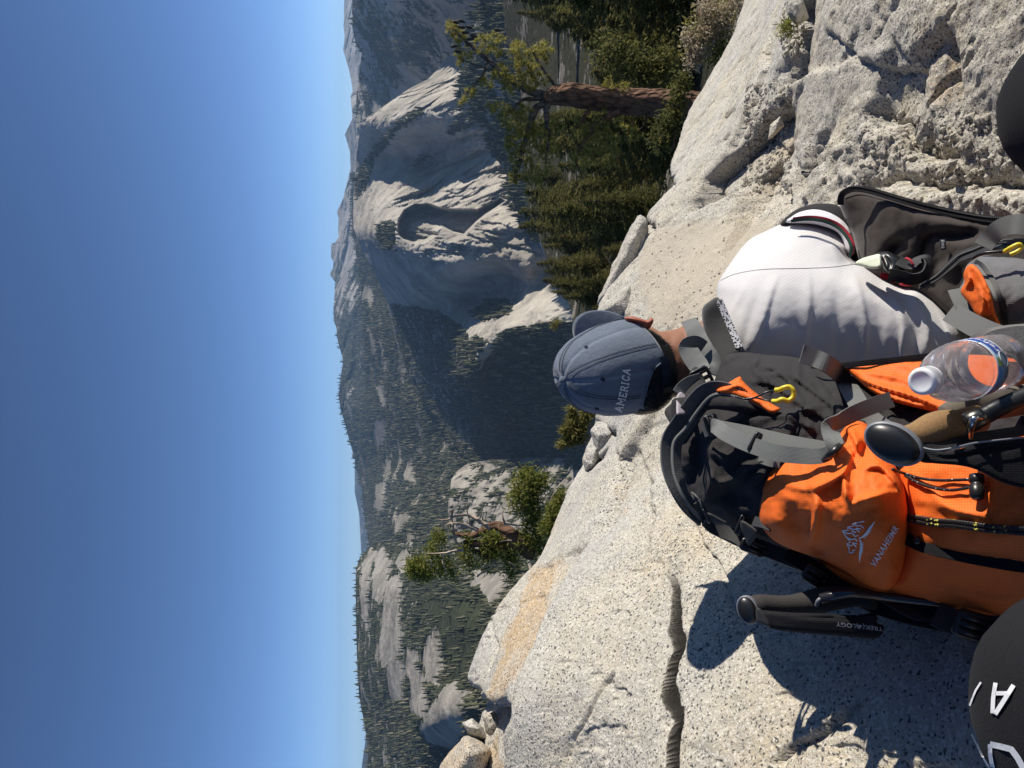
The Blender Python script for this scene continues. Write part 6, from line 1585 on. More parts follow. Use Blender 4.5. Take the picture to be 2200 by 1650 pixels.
ws = sculpt('wrist_strap', [(1622, 1312), (1640, 1311), (1700, 1316), (1770, 1318), (1840, 1322), (1880, 1316), (1884, 1338), (1898, 1344), (1898, 1358), (1888, 1369), (1870, 1372), (1800, 1366), (1720, 1360), (1660, 1352), (1640, 1340), (1626, 1334)],
            [(1630, 1320, 0.975), (1700, 1335, 0.955), (1800, 1342, 0.945), (1885, 1330, 0.94), (1880, 1365, 0.94)], M_BLK, 0.008, 0.012, 9, 4.4, folds=[([(1700, 1322), (1780, 1326), (1860, 1330)], -0.004, 5)], parent=p2)
wsb = bvh_of(ws)
sculpt('strap_anchor', [(1624, 1308), (1634, 1308), (1648, 1328), (1656, 1348), (1640, 1342), (1626, 1336)], [(1630, 1312, 0.967), (1650, 1345, 0.96), (1628, 1332, 0.966)], M_WEBD, 0.003, 0.004, 5, 3, parent=p2)
M_LET = plain('strap_print', (0.42, 0.43, 0.44), 0.7)
gv, gf = glyph_mesh('TREK(  )LOGY', 0.004, spacing=1.02)
keep = gv[:, 0].max()
print_on('strap_lettering', (gv, gf), wsb, (1896, 1347), np.array([-100, -10.5]) / keep, np.array([1.4, 13.0]), M_LET, p2, 0.0016)
mm = stroke_mesh([([(0.1, 0.05), (0.3, 0.55), (0.42, 0.4), (0.58, 0.85), (0.75, 0.5), (0.9, 0.05), (0.1, 0.05)], 0.14), ([(0.3, 0.25), (0.7, 0.25)], 0.3)], 0.1, 0.2)
ga, gb = glyph_mesh('TREK(', 0.004, spacing=1.02)[0][:, 0].max(), glyph_mesh('TREK(  )', 0.004, spacing=1.02)[0][:, 0].max()
ex = 1896 - 100 * (0.55 * ga + 0.45 * gb) / keep + 5
print_on('strap_emblem', mm, wsb, (ex, 1347 - 10.5 * ga / keep + 1), np.array([-11, -1.2]), np.array([1.0, 10.0]), M_LET, p2, 0.0016)

# ================================================================ JACKET ON HIS LAP
M_JACK = cloth('dark_brown_softshell', (0.040, 0.031, 0.027), 1500, 0.8, 0.2, 0.15, 0.15)
jk = thing('jacket', 'dark brown soft shell jacket with black zip lying across the lap of the hiker', 'jacket', tuple(P(2100, 560, 1.3)))
jf = [([(2010, 500), (1985, 515), (1975, 560), (1968, 580)], -0.022, 14, 1), ([(2010, 500), (2060, 505), (2110, 500)], -0.018, 12), ([(1945, 512), (1925, 530), (1905, 545)], -0.018, 12), ([(1960, 470), (2020, 480), (2090, 490)], 0.012, 20), ([(1850, 480), (1880, 520), (1890, 545)], 0.008, 18), ([(2060, 560), (2020, 590)], 0.010, 16)]
jb = sculpt('jacket_body', [(1802, 432), (1806, 418), (1820, 408), (1840, 404), (1870, 409), (1910, 421), (1950, 433), (2000, 446), (2050, 457), (2110, 468), (2160, 472), (2300, 476), (2320, 690), (2200, 720), (2100, 720), (2040, 680), (2000, 650), (1960, 630), (1900, 610), (1860, 585), (1845, 555), (1830, 500), (1812, 462)],
            [(1815, 430, 1.42), (1850, 420, 1.40), (1840, 500, 1.42), (1880, 560, 1.38), (1900, 450, 1.345), (1950, 520, 1.32), (1980, 600, 1.33), (2000, 460, 1.29), (2050, 530, 1.255), (2060, 620, 1.26), (2110, 480, 1.22), (2150, 560, 1.185), (2200, 490, 1.16), (2200, 650, 1.16), (2300, 580, 1.09)],
            M_JACK, 0.03, 0.05, 26, 5.2, folds=jf, nz=(0.006, 60), parent=jk, seed=7)
jbv = bvh_of(jb)
zl = [(1806, 440, 1.405), (1808, 420, 1.398), (1822, 409, 1.39), (1842, 405, 1.378), (1872, 410, 1.36), (1912, 422, 1.335), (1952, 434, 1.31), (2002, 447, 1.285), (2052, 458, 1.258), (2112, 469, 1.22), (2162, 473, 1.185), (2300, 477, 1.10)]
ribbon('zip_tape', path3(zl, 7), 0.011, 0.003, M_BLK, jk, roll=0.3)
zc = path3([(x - 4 if y > 440 else x - 3, y - 4, d) for x, y, d in zl], 14)
zg = []
Lz = np.concatenate([[0], np.cumsum(np.linalg.norm(np.diff(zc, axis=0), axis=1))])
for s in np.arange(0.01, Lz[-1] - 0.01, 0.0034):
    p = np.array([np.interp(s, Lz, zc[:, i]) for i in range(3)]); d = np.array([np.interp(s + 0.0012, Lz, zc[:, i]) for i in range(3)]) - p
    g = tube_geo([p, p + d * 1.2], 0.0019, 5); zg.append((g[0], g[1]))
multi('zip_teeth', zg, M_ZIP, jk, smooth=False, kind='stuff')
tube('seam_ridge', on_surf(jbv, catmull([(1816, 426), (1850, 418), (1900, 430), (1980, 454), (2060, 470), (2140, 482), (2195, 486)], 5), 0.0004), 0.0014, M_JACK, jk, 6)
sculpt('maker_tag', [(2019, 515), (2031, 514), (2033, 536), (2022, 538), (2019, 530)], [(2020, 516, 1.262), (2032, 516, 1.256), (2026, 537, 1.262)], plain('tag_navy', (0.012, 0.016, 0.03), 0.7), 0.002, 0.003, 4, 2.2, parent=jk, smooth_n=0)
tv, tf = glyph_mesh('SWI', 0.02)
print_on('tag_lettering', (tv, tf), bvh_of([c for c in jk.children if c.name.startswith('maker_tag')][0]), (2029, 534), np.array([0.4, -17]) / tv[:, 0].max(), np.array([-9.5, 0]), M_WHT, jk, 0.001)

# ================================================================ THE PHOTOGRAPHER'S OWN LEGS
kf = NM('black_fleece', 0.95, 0.1); kf.color(kf.mix(kf.noise(420, 4, 0.75), (0.004, 0.004, 0.005), (0.024, 0.024, 0.027))).normal(kf.bump(kf.noise(600, 3, 0.7), 0.6, 0.001)); kf.set(Sheen_Weight=0.02); M_FLC = kf.m
kneeL, kneeR = Vector(P(2244, 1568, 0.575)), Vector(P(2258, 254, 0.74))
hipL, hipR = Vector((-0.10, -0.22, -0.60)), Vector((0.13, -0.22, -0.62))
gL, gR = Vector((-0.16, 0.52, -0.75)), Vector((0.42, 0.62, -1.04))
vis_z = lambda p: Vector((p.x, p.y, float(rock_z(np.array([[p.x, p.y]]))[0][0]) + 0.05))
gL, gR = vis_z(gL), vis_z(gR)
ph = skinned('person', [Vector((0.01, -0.24, -0.60)), Vector((0.01, -0.24, -0.42)), Vector((0.0, -0.22, -0.26)), hipL, (hipL + kneeL) / 2, kneeL, (kneeL + gL) / 2, gL, hipR, (hipR + kneeR) / 2, kneeR, (kneeR + gR) / 2, gR],
             [(0, 1), (1, 2), (0, 3), (3, 4), (4, 5), (5, 6), (6, 7), (0, 8), (8, 9), (9, 10), (10, 11), (11, 12)], [0.13, 0.13, 0.10, 0.10, 0.10, 0.100, 0.070, 0.050, 0.10, 0.09, 0.080, 0.062, 0.045], 0, M_FLC, 3)
tag(ph, 'knees of the photographer in black trousers with white lettering on the left knee', 'person')
for foot in (gL, gR):
    fwd = Vector((0.1 if foot is gR else -0.3, 0.9, -0.1)).normalized()
    skinned('shoe', [foot, foot + Vector((0, 0, -0.04)) - fwd * 0.03, foot + fwd * 0.08 + Vector((0, 0, -0.03)), foot + fwd * 0.17 + Vector((0, 0, -0.04))], [(0, 1), (0, 2), (2, 3)], [0.045, 0.045, 0.042, 0.035], 0, M_PLB, 2, ph)
pv_ = np.array([v.co[:] for v in ph.data.vertices]); pn_ = np.array([v.normal[:] for v in ph.data.vertices])
pv_ = pv_ + pn_ * (0.0045 * fbm(pv_ * np.array([14, 9, 14]), 3) + 0.0012 * fbm(pv_ * 34 + 3, 3, ridged=True))[:, None]
ph.data.vertices.foreach_set('co', pv_.ravel()); ph.data.update()
phb = bvh_of(ph)
zz = lambda pts: [(1980 + a * 0.2423, 1250 + b * 0.2423) for a, b in pts]
def print_poly(name, strokes, mat, w):
    """lettering measured on the picture, laid on the knee"""
    for_all = stroke_mesh([(np.array(s) , w_) for s, w_ in strokes], w, 2.0)
    V3 = [tuple(cast(phb, x, y, 0.0028, 0.62)) for x, y in for_all[0]]
    return mesh_obj(name, V3, for_all[1], mat, ph, smooth=False)
M_PRT = plain('white_print', (0.80, 0.80, 0.80), 0.6, var=0.04)
print_poly('trouser_lettering', [(zz([(655, 895), (634, 1030), (628, 1165)]), 9), (zz([(815, 915), (730, 1050), (650, 1175)]), 10), (zz([(650, 988), (765, 988)]), 9)], M_PRT, 9)
print_poly('trouser_lettering', [(zz([(605, 1440), (700, 1460), (795, 1485), (850, 1560), (905, 1660)]), 13), (zz([(605, 1440), (608, 1540), (630, 1660)]), 9)], M_PRT, 9)
print_poly('trouser_lettering', [(zz([(525, 890), (480, 960), (450, 1030), (425, 1100)]), 4)], M_PRT, 4)
print_poly('trouser_lettering', [(zz([(440, 1350), (480, 1425), (530, 1530), (600, 1650)]), 4)], M_PRT, 4)
# ================================================================ TREES AND SHRUBS NEAR THE EDGE
def leafmat(name, lo, mid, hi, tr=0.5):
    k = NM(name, 0.75, 0.2)
    rnd = k.n('ShaderNodeNewGeometry').outputs['Random Per Island']
    k.color(k.ramp(rnd, [(0.0, lo), (0.5, mid), (1.0, hi)]))
    k.b.inputs['Subsurface Weight'].default_value = 0.0
    t = k.n('ShaderNodeBsdfTranslucent'); k.L(k.ramp(rnd, [(0.0, lo), (0.5, mid), (1.0, hi)]), t.inputs[0])
    m = k.n('ShaderNodeMixShader'); m.inputs[0].default_value = tr
    out = k.t.nodes['Material Output']
    k.L(k.b.outputs[0], m.inputs[1]); k.L(t.outputs[0], m.inputs[2]); k.L(m.outputs[0], out.inputs[0])
    return k.m
M_NEED = leafmat('dark_needles', (0.050, 0.056, 0.018), (0.11, 0.115, 0.034), (0.19, 0.18, 0.06))
M_NEEDL = leafmat('olive_needles', (0.07, 0.07, 0.02), (0.14, 0.135, 0.04), (0.25, 0.22, 0.08))
M_PINE = leafmat('pine_needles', (0.18, 0.17, 0.04), (0.34, 0.31, 0.075), (0.48, 0.42, 0.14))
M_JUN = leafmat('juniper_sprays', (0.09, 0.115, 0.022), (0.19, 0.21, 0.042), (0.34, 0.31, 0.08))
M_OLIVE = leafmat('olive_sprays', (0.12, 0.115, 0.035), (0.22, 0.20, 0.06), (0.32, 0.28, 0.09))
M_DRY = leafmat('dry_flowers', (0.22, 0.17, 0.10), (0.40, 0.33, 0.22), (0.58, 0.50, 0.37))
def barkmat(name, a, b):
    k = NM(name, 0.9, 0.15); v = k.vec()
    n = k.noise(9, 5, 0.65, k.vec((1, 1, 0.35))); s = k.voro(16, k.vec((1, 1, 0.45)))
    k.color(k.mix(k.ramp(s, [(0.45, 0.0), (0.85, 0.8)]), k.mix(n, a, b), tuple(c * 0.5 for c in a))).normal(k.bump(s, 1.0, 0.05, k.bump(k.noise(70, 4, 0.7, v), 0.6, 0.006)))
    return k.m
M_BARK = barkmat('red_brown_bark', (0.085, 0.046, 0.030), (0.25, 0.145, 0.092))
M_GREYB = barkmat('grey_bark', (0.07, 0.055, 0.045), (0.20, 0.17, 0.14))
M_DEAD = barkmat('weathered_wood', (0.26, 0.18, 0.12), (0.55, 0.44, 0.34))

M_FFLOOR = far_mat('hillside_ground', (0.24, 0.22, 0.19), (0.045, 0.045, 0.028), 1 / 9.0)
hs_ctrl = [(1080, -420, 300), (1700, -420, 13), (1500, -420, 50), (1600, 240, 9), (1640, 0, 11), (1560, 600, 6.5), (1520, 300, 20), (1540, 0, 24), (1480, 600, 15), (1440, 300, 48), (1450, 0, 54), (1400, 620, 42), (1340, 300, 100), (1340, 0, 112), (1310, 620, 88), (1230, 300, 190), (1200, 0, 230), (1230, 600, 180), (1110, 0, 330), (1160, 430, 300)]
patch('hillside', M_FFLOOR, [(-420, 1060), (-90, 1075), (60, 1085), (200, 1120), (320, 1120), (450, 1135), (560, 1175), (660, 1225), (800, 1250)], [(-420, 1720), (240, 1620), (600, 1470), (800, 1430)], hs_ctrl, 4, 4,
      [(14, 1.6, True, (1, 1, 2)), (4, 0.5, False, (1, 1, 1))], (60, 60), 3.0, lambda q, w: 0.72 + 0.9 * fbm(w / 12.0, 4))
hX, hY, hD, hW, _ = PATCH['hillside']

def conifer_mesh(seed, droop=0.35, full=1.0):
    r = np.random.default_rng(seed)
    V, F = [], []
    nl = 54
    for l in range(nl):
        h = 0.10 + 0.88 * (l / nl) ** 1.0 + r.uniform(-0.008, 0.008)
        reach = (0.20 * (1 - h) ** 0.75 + 0.018) * r.uniform(0.7, 1.25) * full
        nb = int(4 + 6 * (1 - h))
        for b in range(nb):
            if r.uniform() < 0.12: continue
            a = r.uniform(0, 2 * np.pi); L = reach * r.uniform(0.55, 1.25)
            d = np.array([np.cos(a), np.sin(a), 0]); s = np.array([-np.sin(a), np.cos(a), 0])
            n = max(3, int(11 * L / 0.2))
            for i in range(n):
                t = (i + 0.6) / n
                c = d * L * t + np.array([0, 0, h + L * (0.12 - droop * t * t)])
                for k in range(4):
                    o = c + s * r.normal(0, 0.18 * L * (1.1 - t) + 0.004) + np.array([0, 0, r.normal(0, 0.005)])
                    u = d * r.uniform(0.5, 1) + s * r.normal(0, 0.7) + np.array([0, 0, r.normal(-0.15, 0.35)]); u /= np.linalg.norm(u)
                    w = np.cross(u, r.normal(size=3)); w /= np.linalg.norm(w)
                    ln, wd = r.uniform(0.013, 0.026), r.uniform(0.0032, 0.0065)
                    b0 = len(V); V += [o - u * ln * 0.4 - w * wd, o - u * ln * 0.4 + w * wd, o + u * ln * 0.6 + w * wd * 0.6, o + u * ln - w * 0.0]
                    F.append([b0, b0 + 1, b0 + 2, b0 + 3])
    return np.array(V), F
def trunk_mesh(seed):
    r = np.random.default_rng(seed); geos = []
    c = np.array([[0.006 * math.sin(i * 1.3 + seed), 0.006 * math.cos(i * 1.7 + seed), i / 9.0] for i in range(10)]); c[0, :2] = 0; c[-1, :2] *= 0.3
    g = tube_geo(c, [0.021, 0.016, 0.010, 0.002], 8); geos.append((g[0], g[1]))
    for _ in range(16):
        h = r.uniform(0.06, 0.6); a = r.uniform(0, 6.28); L = r.uniform(0.05, 0.13)
        g = tube_geo([(0, 0, h), (math.cos(a) * L * 0.6, math.sin(a) * L * 0.6, h), (math.cos(a) * L, math.sin(a) * L, h - 0.02)], [0.0035, 0.001], 4); geos.append((g[0], g[1]))
    return geos
PROTO = []
for sd in range(6):
    V, F = conifer_mesh(100 + sd, droop=[0.35, 0.55, 0.2, 0.45, 0.3, 0.6][sd], full=[1, 0.8, 1.15, 0.9, 1.25, 0.85][sd])
    cr = mesh_obj('crown', V, F, M_NEED if sd % 2 else M_NEEDL, smooth=False)
    tr = multi('trunk', trunk_mesh(sd), M_GREYB)
    PROTO.append((cr.data, tr.data)); bpy.data.objects.remove(cr); bpy.data.objects.remove(tr)
def place_tree(base, h, wid, variant, rot, label, group):
    t = thing('conifer_tree', label, 'tree', tuple(base), group)
    t.rotation_euler = (0, 0, rot); t.scale = (h * wid, h * wid, h)
    t.matrix_world = Matrix.LocRotScale(Vector(tuple(base)), t.rotation_euler, t.scale)
    for nm, me in (('crown', PROTO[variant][0]), ('trunk', PROTO[variant][1])):
        o = bpy.data.objects.new(nm, me); COL.objects.link(o); o.parent = t
    return t
lim = [(-80, 1090), (0, 1075), (40, 1100), (110, 1190), (180, 1190), (235, 1150), (290, 1075), (330, 1070), (380, 1085), (430, 1095), (480, 1085), (540, 1118), (600, 1135), (640, 1160), (690, 1205)]
lim = np.array(lim, float)
rt_ = np.random.default_rng(42)
slots = []
for ring, (d0, d1, n) in enumerate(((150, 240, 36), (95, 150, 30), (55, 95, 26), (26, 55, 20))):
    for i in range(n):
        slots.append((ring, -80 + 760 * (i + rt_.uniform(0.15, 0.85)) / n, rt_.uniform(d0, d1)))
for i in range(22): slots.append((int(i % 3), 380 + 270 * (i + rt_.uniform()) / 22, rt_.uniform(60, 230)))
for ring, y, D in slots:
    if ring == 0 and 130 < y < 230: continue
    j = int(np.argmin(np.abs(hY[0] - y)))
    col = hD[:, j]; i = int(np.argmin(np.abs(col - D)))
    base = hW[i, j] - np.array([0, 0, 0.3]); D = col[i]
    top = np.interp(y, lim[:, 0], lim[:, 1]) + [6, 25, 50, 90][ring] + 130 * rt_.uniform() ** 1.8 + (60 if rt_.uniform() < 0.3 else 0)
    zt = P(top, y, D)[2]; h = float(zt - base[2])
    if h < 3.0: continue
    h = min(h, 34)
    kind = 'tall dark conifer among many in the stand below the granite edge' if ring < 2 else 'dark green conifer rising close behind the granite edge'
    place_tree(base, h, rt_.uniform(0.85, 1.75) * (1.25 if ring > 1 else 1.15), int(rt_.integers(0, 6)), rt_.uniform(0, 6.28), kind, 'conifers of the stand below the edge' if ring < 2 else 'conifers close behind the edge')

# ---- foliage from blobs: sprays of small leaves or tufts of needles spread through a volume
def blob_points(r, blobs, D):
    out = []
    for b in blobs:
        cx, cy, rx, ry, n = b[:5]; dd = b[5] if len(b) > 5 else 0.0
        for _ in range(n):
            v = r.normal(size=3); v /= np.linalg.norm(v); v *= r.uniform(0.25, 1.0) ** 0.5
            out.append(P(cx + rx * v[0], cy + ry * v[1], D + dd + v[2] * (rx + ry) / 2 / FPX * D))
    return out
def sprays(pts, r, ln, wd, per=5, spread=0.02, upb=0.3):
    V, F = [], []
    for p in pts:
        for _ in range(per):
            o = np.array(p) + r.normal(0, spread, 3)
            u = r.normal(size=3) + np.array([0, 0, upb]); u /= np.linalg.norm(u); w = np.cross(u, r.normal(size=3)); w /= np.linalg.norm(w)
            l, q = ln * r.uniform(0.6, 1.3), wd * r.uniform(0.6, 1.3)
            b = len(V); V += [o - w * q, o + w * q, o + u * l * 0.7 + w * q * 0.7, o + u * l, ]; F.append([b, b + 1, b + 2, b + 3])
    return V, F
def tufts(pts, r, ln, wd, per=22, cone=0.9):
    V, F = [], []
    for p in pts:
        ax = r.normal(size=3) + np.array([0.3, -0.2, 0.7]); ax /= np.linalg.norm(ax)
        for _ in range(per):
            u = ax * r.uniform(0.1, 1.0) + r.normal(0, cone * 0.6, 3); u /= np.linalg.norm(u)
            w = np.cross(u, r.normal(size=3)); w /= np.linalg.norm(w); l = ln * r.uniform(0.7, 1.15)
            o = np.array(p); b = len(V); V += [o - w * wd, o + w * wd, o + u * l]; F.append([b, b + 1, b + 2])
    return V, F
def limbs(name, lines, D, mat, parent, seg=8, wob=0.0):
    r = np.random.default_rng(len(lines)); g = []
    for pts, r0, r1 in lines:
        a = np.array([(q[0], q[1], D + (q[2] if len(q) > 2 else 0)) for q in pts])
        c = path3(a, 6)
        if wob: c = c + wob * np.stack([fbm(c * 6 + 3, 3), fbm(c * 6 + 9, 3), fbm(c * 6 + 21, 3)], -1)
        t = tube_geo(c, [r0, r1], seg); multi(name, [(t[0], t[1])], mat, parent)

# the pine with the thick red-brown trunk
rp = np.random.default_rng(8)
Dp = 11.0
pt = thing('pine_tree', 'gnarled pine with thick red brown trunk and light green needles at the granite edge', 'tree', tuple(P(1490, 232, Dp)))
g = []
tc = path3([(1520, 240, Dp), (1480, 232, Dp), (1440, 226, Dp), (1400, 221, Dp + 0.05), (1350, 219, Dp + 0.1), (1300, 214, Dp + 0.1), (1255, 207, Dp), (1215, 203, Dp - 0.05), (1185, 208, Dp), (1168, 216, Dp)], 8)
tv, tf, tu = tube_geo(tc, [0.24, 0.20, 0.175, 0.165, 0.155, 0.15, 0.14, 0.11, 0.07], 22)
tn = fbm(tv * 3.0, 4, ridged=True); cen = np.repeat(tc, 22, 0)
tv = tv + (tv - cen) * (0.24 * tn)[:, None]
mesh_obj('trunk', tv, tf, M_BARK, pt)
limbs('limb', [([(1180, 212), (1130, 190), (1085, 165), (1045, 128), (1005, 92), (966, 58)], 0.065, 0.012), ([(1050, 132), (1030, 170), (1012, 192), (995, 212)], 0.022, 0.006), ([(1085, 165), (1050, 150), (1015, 138), (985, 120)], 0.02, 0.005),
               ([(1180, 214), (1150, 240), (1128, 300), (1112, 360), (1106, 390)], 0.06, 0.015), ([(1170, 214), (1130, 215), (1100, 235), (1072, 250)], 0.035, 0.008), ([(1215, 205), (1180, 170), (1150, 120), (1130, 90)], 0.03, 0.008),
               ([(1178, 214), (1175, 250), (1178, 300), (1172, 350)], 0.05, 0.012)], Dp, M_GREYB, pt, 8, 0.05)
limbs('limb', [([(1330, 240), (1290, 262), (1258, 300), (1240, 340), (1245, 370)], 0.05, 0.012), ([(1265, 228), (1250, 262), (1232, 280), (1225, 300)], 0.03, 0.008), ([(1420, 240), (1440, 270), (1450, 300), (1440, 330)], 0.045, 0.010), ([(1395, 245), (1380, 270), (1370, 290)], 0.02, 0.006)], Dp, M_BARK, pt, 8, 0.05)
pb_blobs = [(972, 60, 16, 20, 26), (990, 82, 14, 16, 18), (1000, 112, 16, 14, 18), (1030, 95, 14, 22, 22), (1060, 110, 18, 16, 22), (1065, 82, 18, 12, 16), (985, 130, 10, 14, 12), (1010, 200, 14, 12, 14), (996, 216, 8, 8, 8), (1048, 178, 18, 14, 18), (1075, 155, 20, 22, 30),
            (1110, 110, 22, 22, 34), (1125, 140, 24, 26, 46), (1105, 180, 26, 22, 44), (1150, 130, 24, 30, 44), (1170, 110, 20, 22, 30), (1140, 175, 22, 24, 38), (1075, 235, 22, 16, 28), (1100, 260, 24, 20, 44), (1125, 240, 22, 22, 40), (1160, 170, 20, 16, 20),
            (1110, 300, 24, 26, 56), (1135, 280, 24, 24, 46), (1120, 345, 24, 26, 56), (1105, 380, 14, 14, 22), (1160, 300, 22, 26, 40), (1165, 350, 22, 26, 40), (1150, 385, 22, 14, 24), (1190, 270, 16, 20, 20), (1185, 320, 18, 22, 24), (1055, 232, 10, 10, 8),
            (1245, 280, 22, 26, 40), (1270, 310, 26, 26, 46), (1250, 345, 20, 24, 36), (1300, 340, 24, 24, 36), (1290, 275, 20, 20, 26), (1320, 305, 20, 24, 28), (1340, 270, 16, 18, 18), (1360, 290, 14, 20, 18), (1300, 232, 8, 8, 5), (1365, 225, 12, 9, 8), (1310, 180, 16, 14, 14), (1340, 190, 14, 12, 12)]
pb_blobs = [(a, b, c * 1.12, d * 1.12, int(n * 0.95)) for a, b, c, d, n in pb_blobs]
V, F = tufts(blob_points(rp, pb_blobs, Dp), rp, 0.078, 0.0042, 24)
mesh_obj('foliage', V, F, M_PINE, pt, smooth=False)
kc_ = plain('dark_cone', (0.028, 0.022, 0.018), 0.8)
for x, y, a in ((972, 46, 0.2), (984, 58, 0.1), (992, 70, 0.0), (1000, 56, 0.3), (1003, 84, 0.0), (1010, 76, 0.2), (968, 100, -0.1), (976, 110, 0.1), (1062, 62, 0.3), (985, 42, 0.4)):
    q0 = P(x, y, Dp - 0.12); q1 = P(x + 16, y + 16 * math.tan(a), Dp - 0.12)
    lathe('pine_cone', q0, q1, [(0, 0.006), (0.015, 0.018), (0.04, 0.024), (0.07, 0.022), (0.095, 0.013), (0.108, 0.003)], kc_, pt, 9)

# shrubs under and behind it
def shrub(name, label, blobs, D, mat, ln, wd, per, spread, stems=(), stem_mat=M_GREYB, seed=1, cat='shrub', group=None, foliage='foliage', tuft=False):
    r = np.random.default_rng(seed)
    b0 = blobs[0]
    t = thing(name, label, cat, tuple(P(max(b[0] + b[2] for b in blobs), b0[1], D)), group)
    pts = blob_points(r, blobs, D)
    V, F = tufts(pts, r, ln, wd, per) if tuft else sprays(pts, r, ln, wd, per, spread)
    mesh_obj(foliage, V, F, mat, t, smooth=False)
    if stems: limbs('stem', stems, D, stem_mat, t, 6, 0.02)
    return t
shrub('shrub', 'dark leafy shrub at the foot of the thick pine trunk', [(1440, 262, 22, 26, 160), (1455, 215, 16, 30, 120), (1420, 300, 20, 24, 130), (1465, 180, 14, 20, 80)], 9.0, M_NEED, 0.05, 0.012, 4, 0.05, seed=21)
shrub('shrub', 'green leafy shrub leaning over the edge right of the pine trunk', [(1400, 165, 30, 34, 240), (1360, 140, 34, 40, 260), (1430, 130, 26, 30, 180), (1310, 110, 34, 40, 200)], 12.5, M_NEED, 0.07, 0.018, 4, 0.08, seed=22)
sh = shrub('shrub', 'beige flowering shrub gone dry beside the right end of the granite', [(1500, 100, 24, 24, 150), (1520, 70, 26, 24, 170), (1490, 130, 16, 20, 80), (1545, 40, 24, 26, 150), (1520, 20, 26, 24, 120), (1575, 10, 18, 18, 60), (1480, 80, 14, 18, 60)], 7.6, M_DRY, 0.022, 0.010, 6, 0.035, seed=23)
V, F = sprays(blob_points(np.random.default_rng(5), [(1545, 110, 30, 30, 130), (1540, 50, 34, 50, 160), (1500, 80, 34, 50, 130)], 7.75), np.random.default_rng(6), 0.05, 0.010, 4, 0.05)
mesh_obj('leaves', V, F, M_OLIVE, sh, smooth=False)
shrub('shrub', 'low grass green tuft in the crack at the right end of the slab', [(1695, 60, 12, 16, 60)], 2.74, M_JUN, 0.03, 0.002, 4, 0.012, seed=24, cat='plant')

# the wind-bent juniper on the left and its neighbours
Z3 = lambda pts: [(700 + a * 0.2727, 800 + b * 0.2727) for a, b in pts]
rj = np.random.default_rng(17)
Dj = 5.2
jt = thing('juniper_tree', 'wind bent juniper with bare bleached branches hanging over the drop', 'tree', tuple(P(1150, 1195, Dj)))
limbs('trunk', [(Z3([(1620, 1400), (1500, 1300), (1420, 1225), (1300, 1225), (1200, 1268), (1030, 1282)]), 0.055, 0.016), (Z3([(1560, 1330), (1440, 1290), (1400, 1240)]), 0.05, 0.03), (Z3([(1500, 1320), (1400, 1370), (1250, 1352), (1080, 1358)]), 0.045, 0.02), (Z3([(1440, 1400), (1300, 1425), (1140, 1420)]), 0.03, 0.016)], Dj, M_BARK, jt, 10, 0.05)
limbs('bare_branch', [(Z3([(1300, 1230), (1210, 1175), (1120, 1130), (1010, 1132)]), 0.016, 0.006), (Z3([(1210, 1252), (1100, 1198), (1000, 1180), (905, 1212)]), 0.015, 0.004), (Z3([(1150, 1222), (1060, 1215), (965, 1250)]), 0.011, 0.003), (Z3([(1010, 1132), (930, 1160), (870, 1158)]), 0.008, 0.002),
                      (Z3([(1000, 1080), (998, 1180), (1010, 1270), (1035, 1340), (1075, 1365)]), 0.011, 0.005), (Z3([(1040, 1280), (980, 1300), (930, 1320)]), 0.008, 0.002), (Z3([(1145, 1215), (1122, 1110), (1112, 1030)]), 0.007, 0.002), (Z3([(1245, 1200), (1230, 1150), (1215, 1130)]), 0.006, 0.002),
                      (Z3([(1410, 1185), (1385, 1115), (1392, 1068)]), 0.008, 0.002), (Z3([(1520, 1195), (1420, 1190), (1400, 1185)]), 0.009, 0.004), (Z3([(1080, 1390), (1000, 1410), (940, 1430), (800, 1430)]), 0.010, 0.003), (Z3([(930, 1440), (925, 1500), (960, 1590)]), 0.007, 0.002),
                      (Z3([(1330, 1470), (1290, 1530), (1215, 1545)]), 0.007, 0.002), (Z3([(1440, 1500), (1520, 1560)]), 0.007, 0.003), (Z3([(1760, 1070), (1775, 980), (1830, 880), (1915, 830)]), 0.007, 0.002), (Z3([(1420, 1330), (1460, 1330), (1380, 1330)]), 0.006, 0.002),
                      (Z3([(1200, 1610), (1300, 1550), (1400, 1500)]), 0.006, 0.002)], Dj - 0.25, M_DEAD, jt, 7, 0.03)
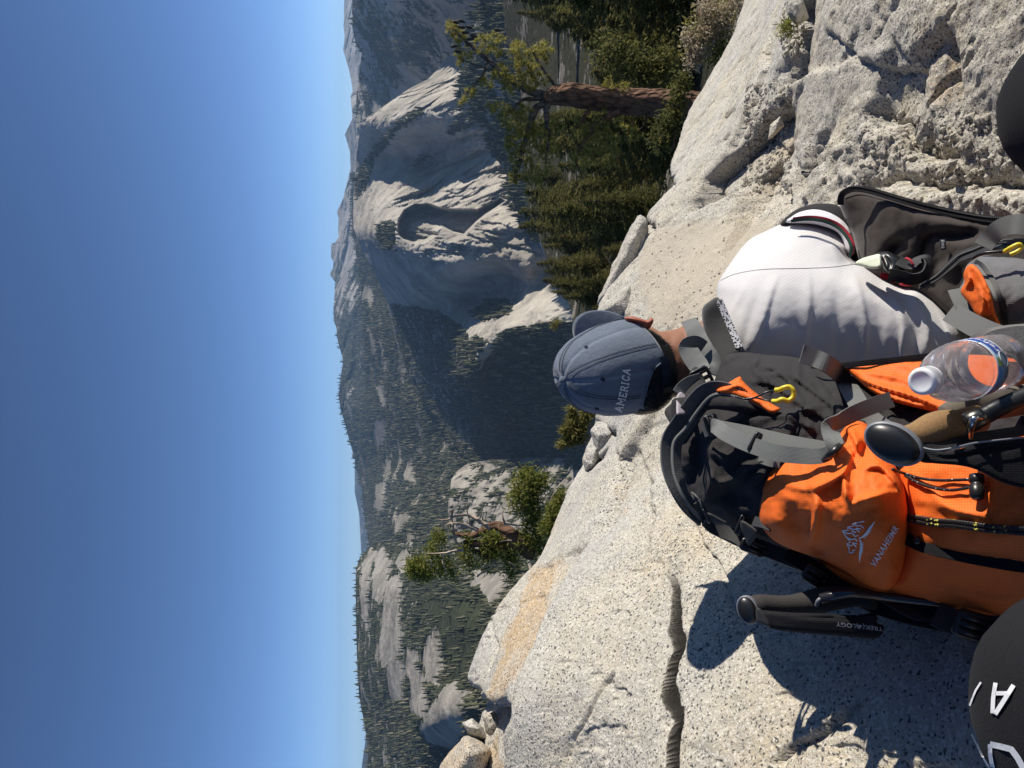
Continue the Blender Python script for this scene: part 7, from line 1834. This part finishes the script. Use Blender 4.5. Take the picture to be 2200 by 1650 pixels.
jbl = [(1131, 1050, 30, 40, 300), (1115, 1075, 24, 28, 150), (1150, 1040, 22, 26, 140), (1145, 1085, 22, 30, 170), (1131, 1016, 8, 14, 36), (1165, 1030, 14, 16, 60), (1145, 1140, 24, 40, 240), (1160, 1170, 22, 30, 160), (1120, 1160, 16, 24, 90), (1057, 1158, 26, 20, 190), (1075, 1180, 26, 22, 160), (1050, 1185, 18, 14, 80),
       (1100, 1205, 16, 22, 90), (896, 1218, 20, 22, 220), (915, 1232, 18, 14, 110), (930, 1185, 14, 16, 80), (943, 1153, 10, 12, 60), (952, 1215, 18, 22, 110), (1000, 1190, 14, 20, 80), (1010, 1160, 10, 14, 36), (1045, 1215, 14, 12, 40), (975, 1232, 10, 14, 30), (1015, 1215, 10, 10, 24), (1095, 1235, 10, 18, 40)]
jbl = [(a, b, c * 1.05, d * 1.05, int(n * 0.95)) for a, b, c, d, n in jbl]
V, F = sprays(blob_points(rj, jbl, Dj), rj, 0.030, 0.0042, 5, 0.022, 0.5)
mesh_obj('foliage', V, F, M_JUN, jt, smooth=False)
shrub('shrub', 'small bright green pine shrub between the juniper and the granite edge', [(1190, 1105, 16, 30, 150), (1180, 1135, 16, 18, 90), (1202, 1078, 8, 14, 40), (1206, 1060, 4, 8, 14)], 4.0, M_JUN, 0.03, 0.003, 7, 0.012, seed=31, tuft=False)
shrub('shrub', 'small olive conifer spray poking up right beside the cap', [(1232, 905, 12, 14, 60), (1225, 925, 14, 14, 70), (1245, 935, 14, 18, 90), (1262, 890, 12, 14, 60), (1222, 948, 16, 10, 60), (1228, 882, 7, 6, 24), (1214, 925, 8, 6, 24), (1206, 955, 8, 5, 20), (1250, 912, 12, 12, 50)],
      3.7, M_OLIVE, 0.028, 0.0028, 7, 0.008, stems=[([(1275, 950), (1248, 950), (1222, 952), (1200, 945)], 0.006, 0.0015), ([(1262, 945), (1240, 930), (1222, 905)], 0.005, 0.0015), ([(1275, 925), (1255, 905), (1235, 880)], 0.004, 0.001)], stem_mat=M_DEAD, seed=33)
shrub('shrub', 'tiny green twig showing just above the cap button', [(1195, 695, 6, 8, 24), (1190, 702, 5, 5, 12)], 4.2, M_OLIVE, 0.02, 0.002, 6, 0.008, stems=[([(1230, 690), (1195, 697)], 0.003, 0.001)], seed=34)
shrub('shrub', 'reddish leafed sprig at the rim below the juniper', [(1150, 1228, 8, 9, 40), (1165, 1218, 6, 8, 24)], 3.4, leafmat('red_leaves', (0.10, 0.03, 0.015), (0.16, 0.06, 0.03), (0.12, 0.11, 0.03)), 0.014, 0.004, 5, 0.008, seed=35, cat='plant')
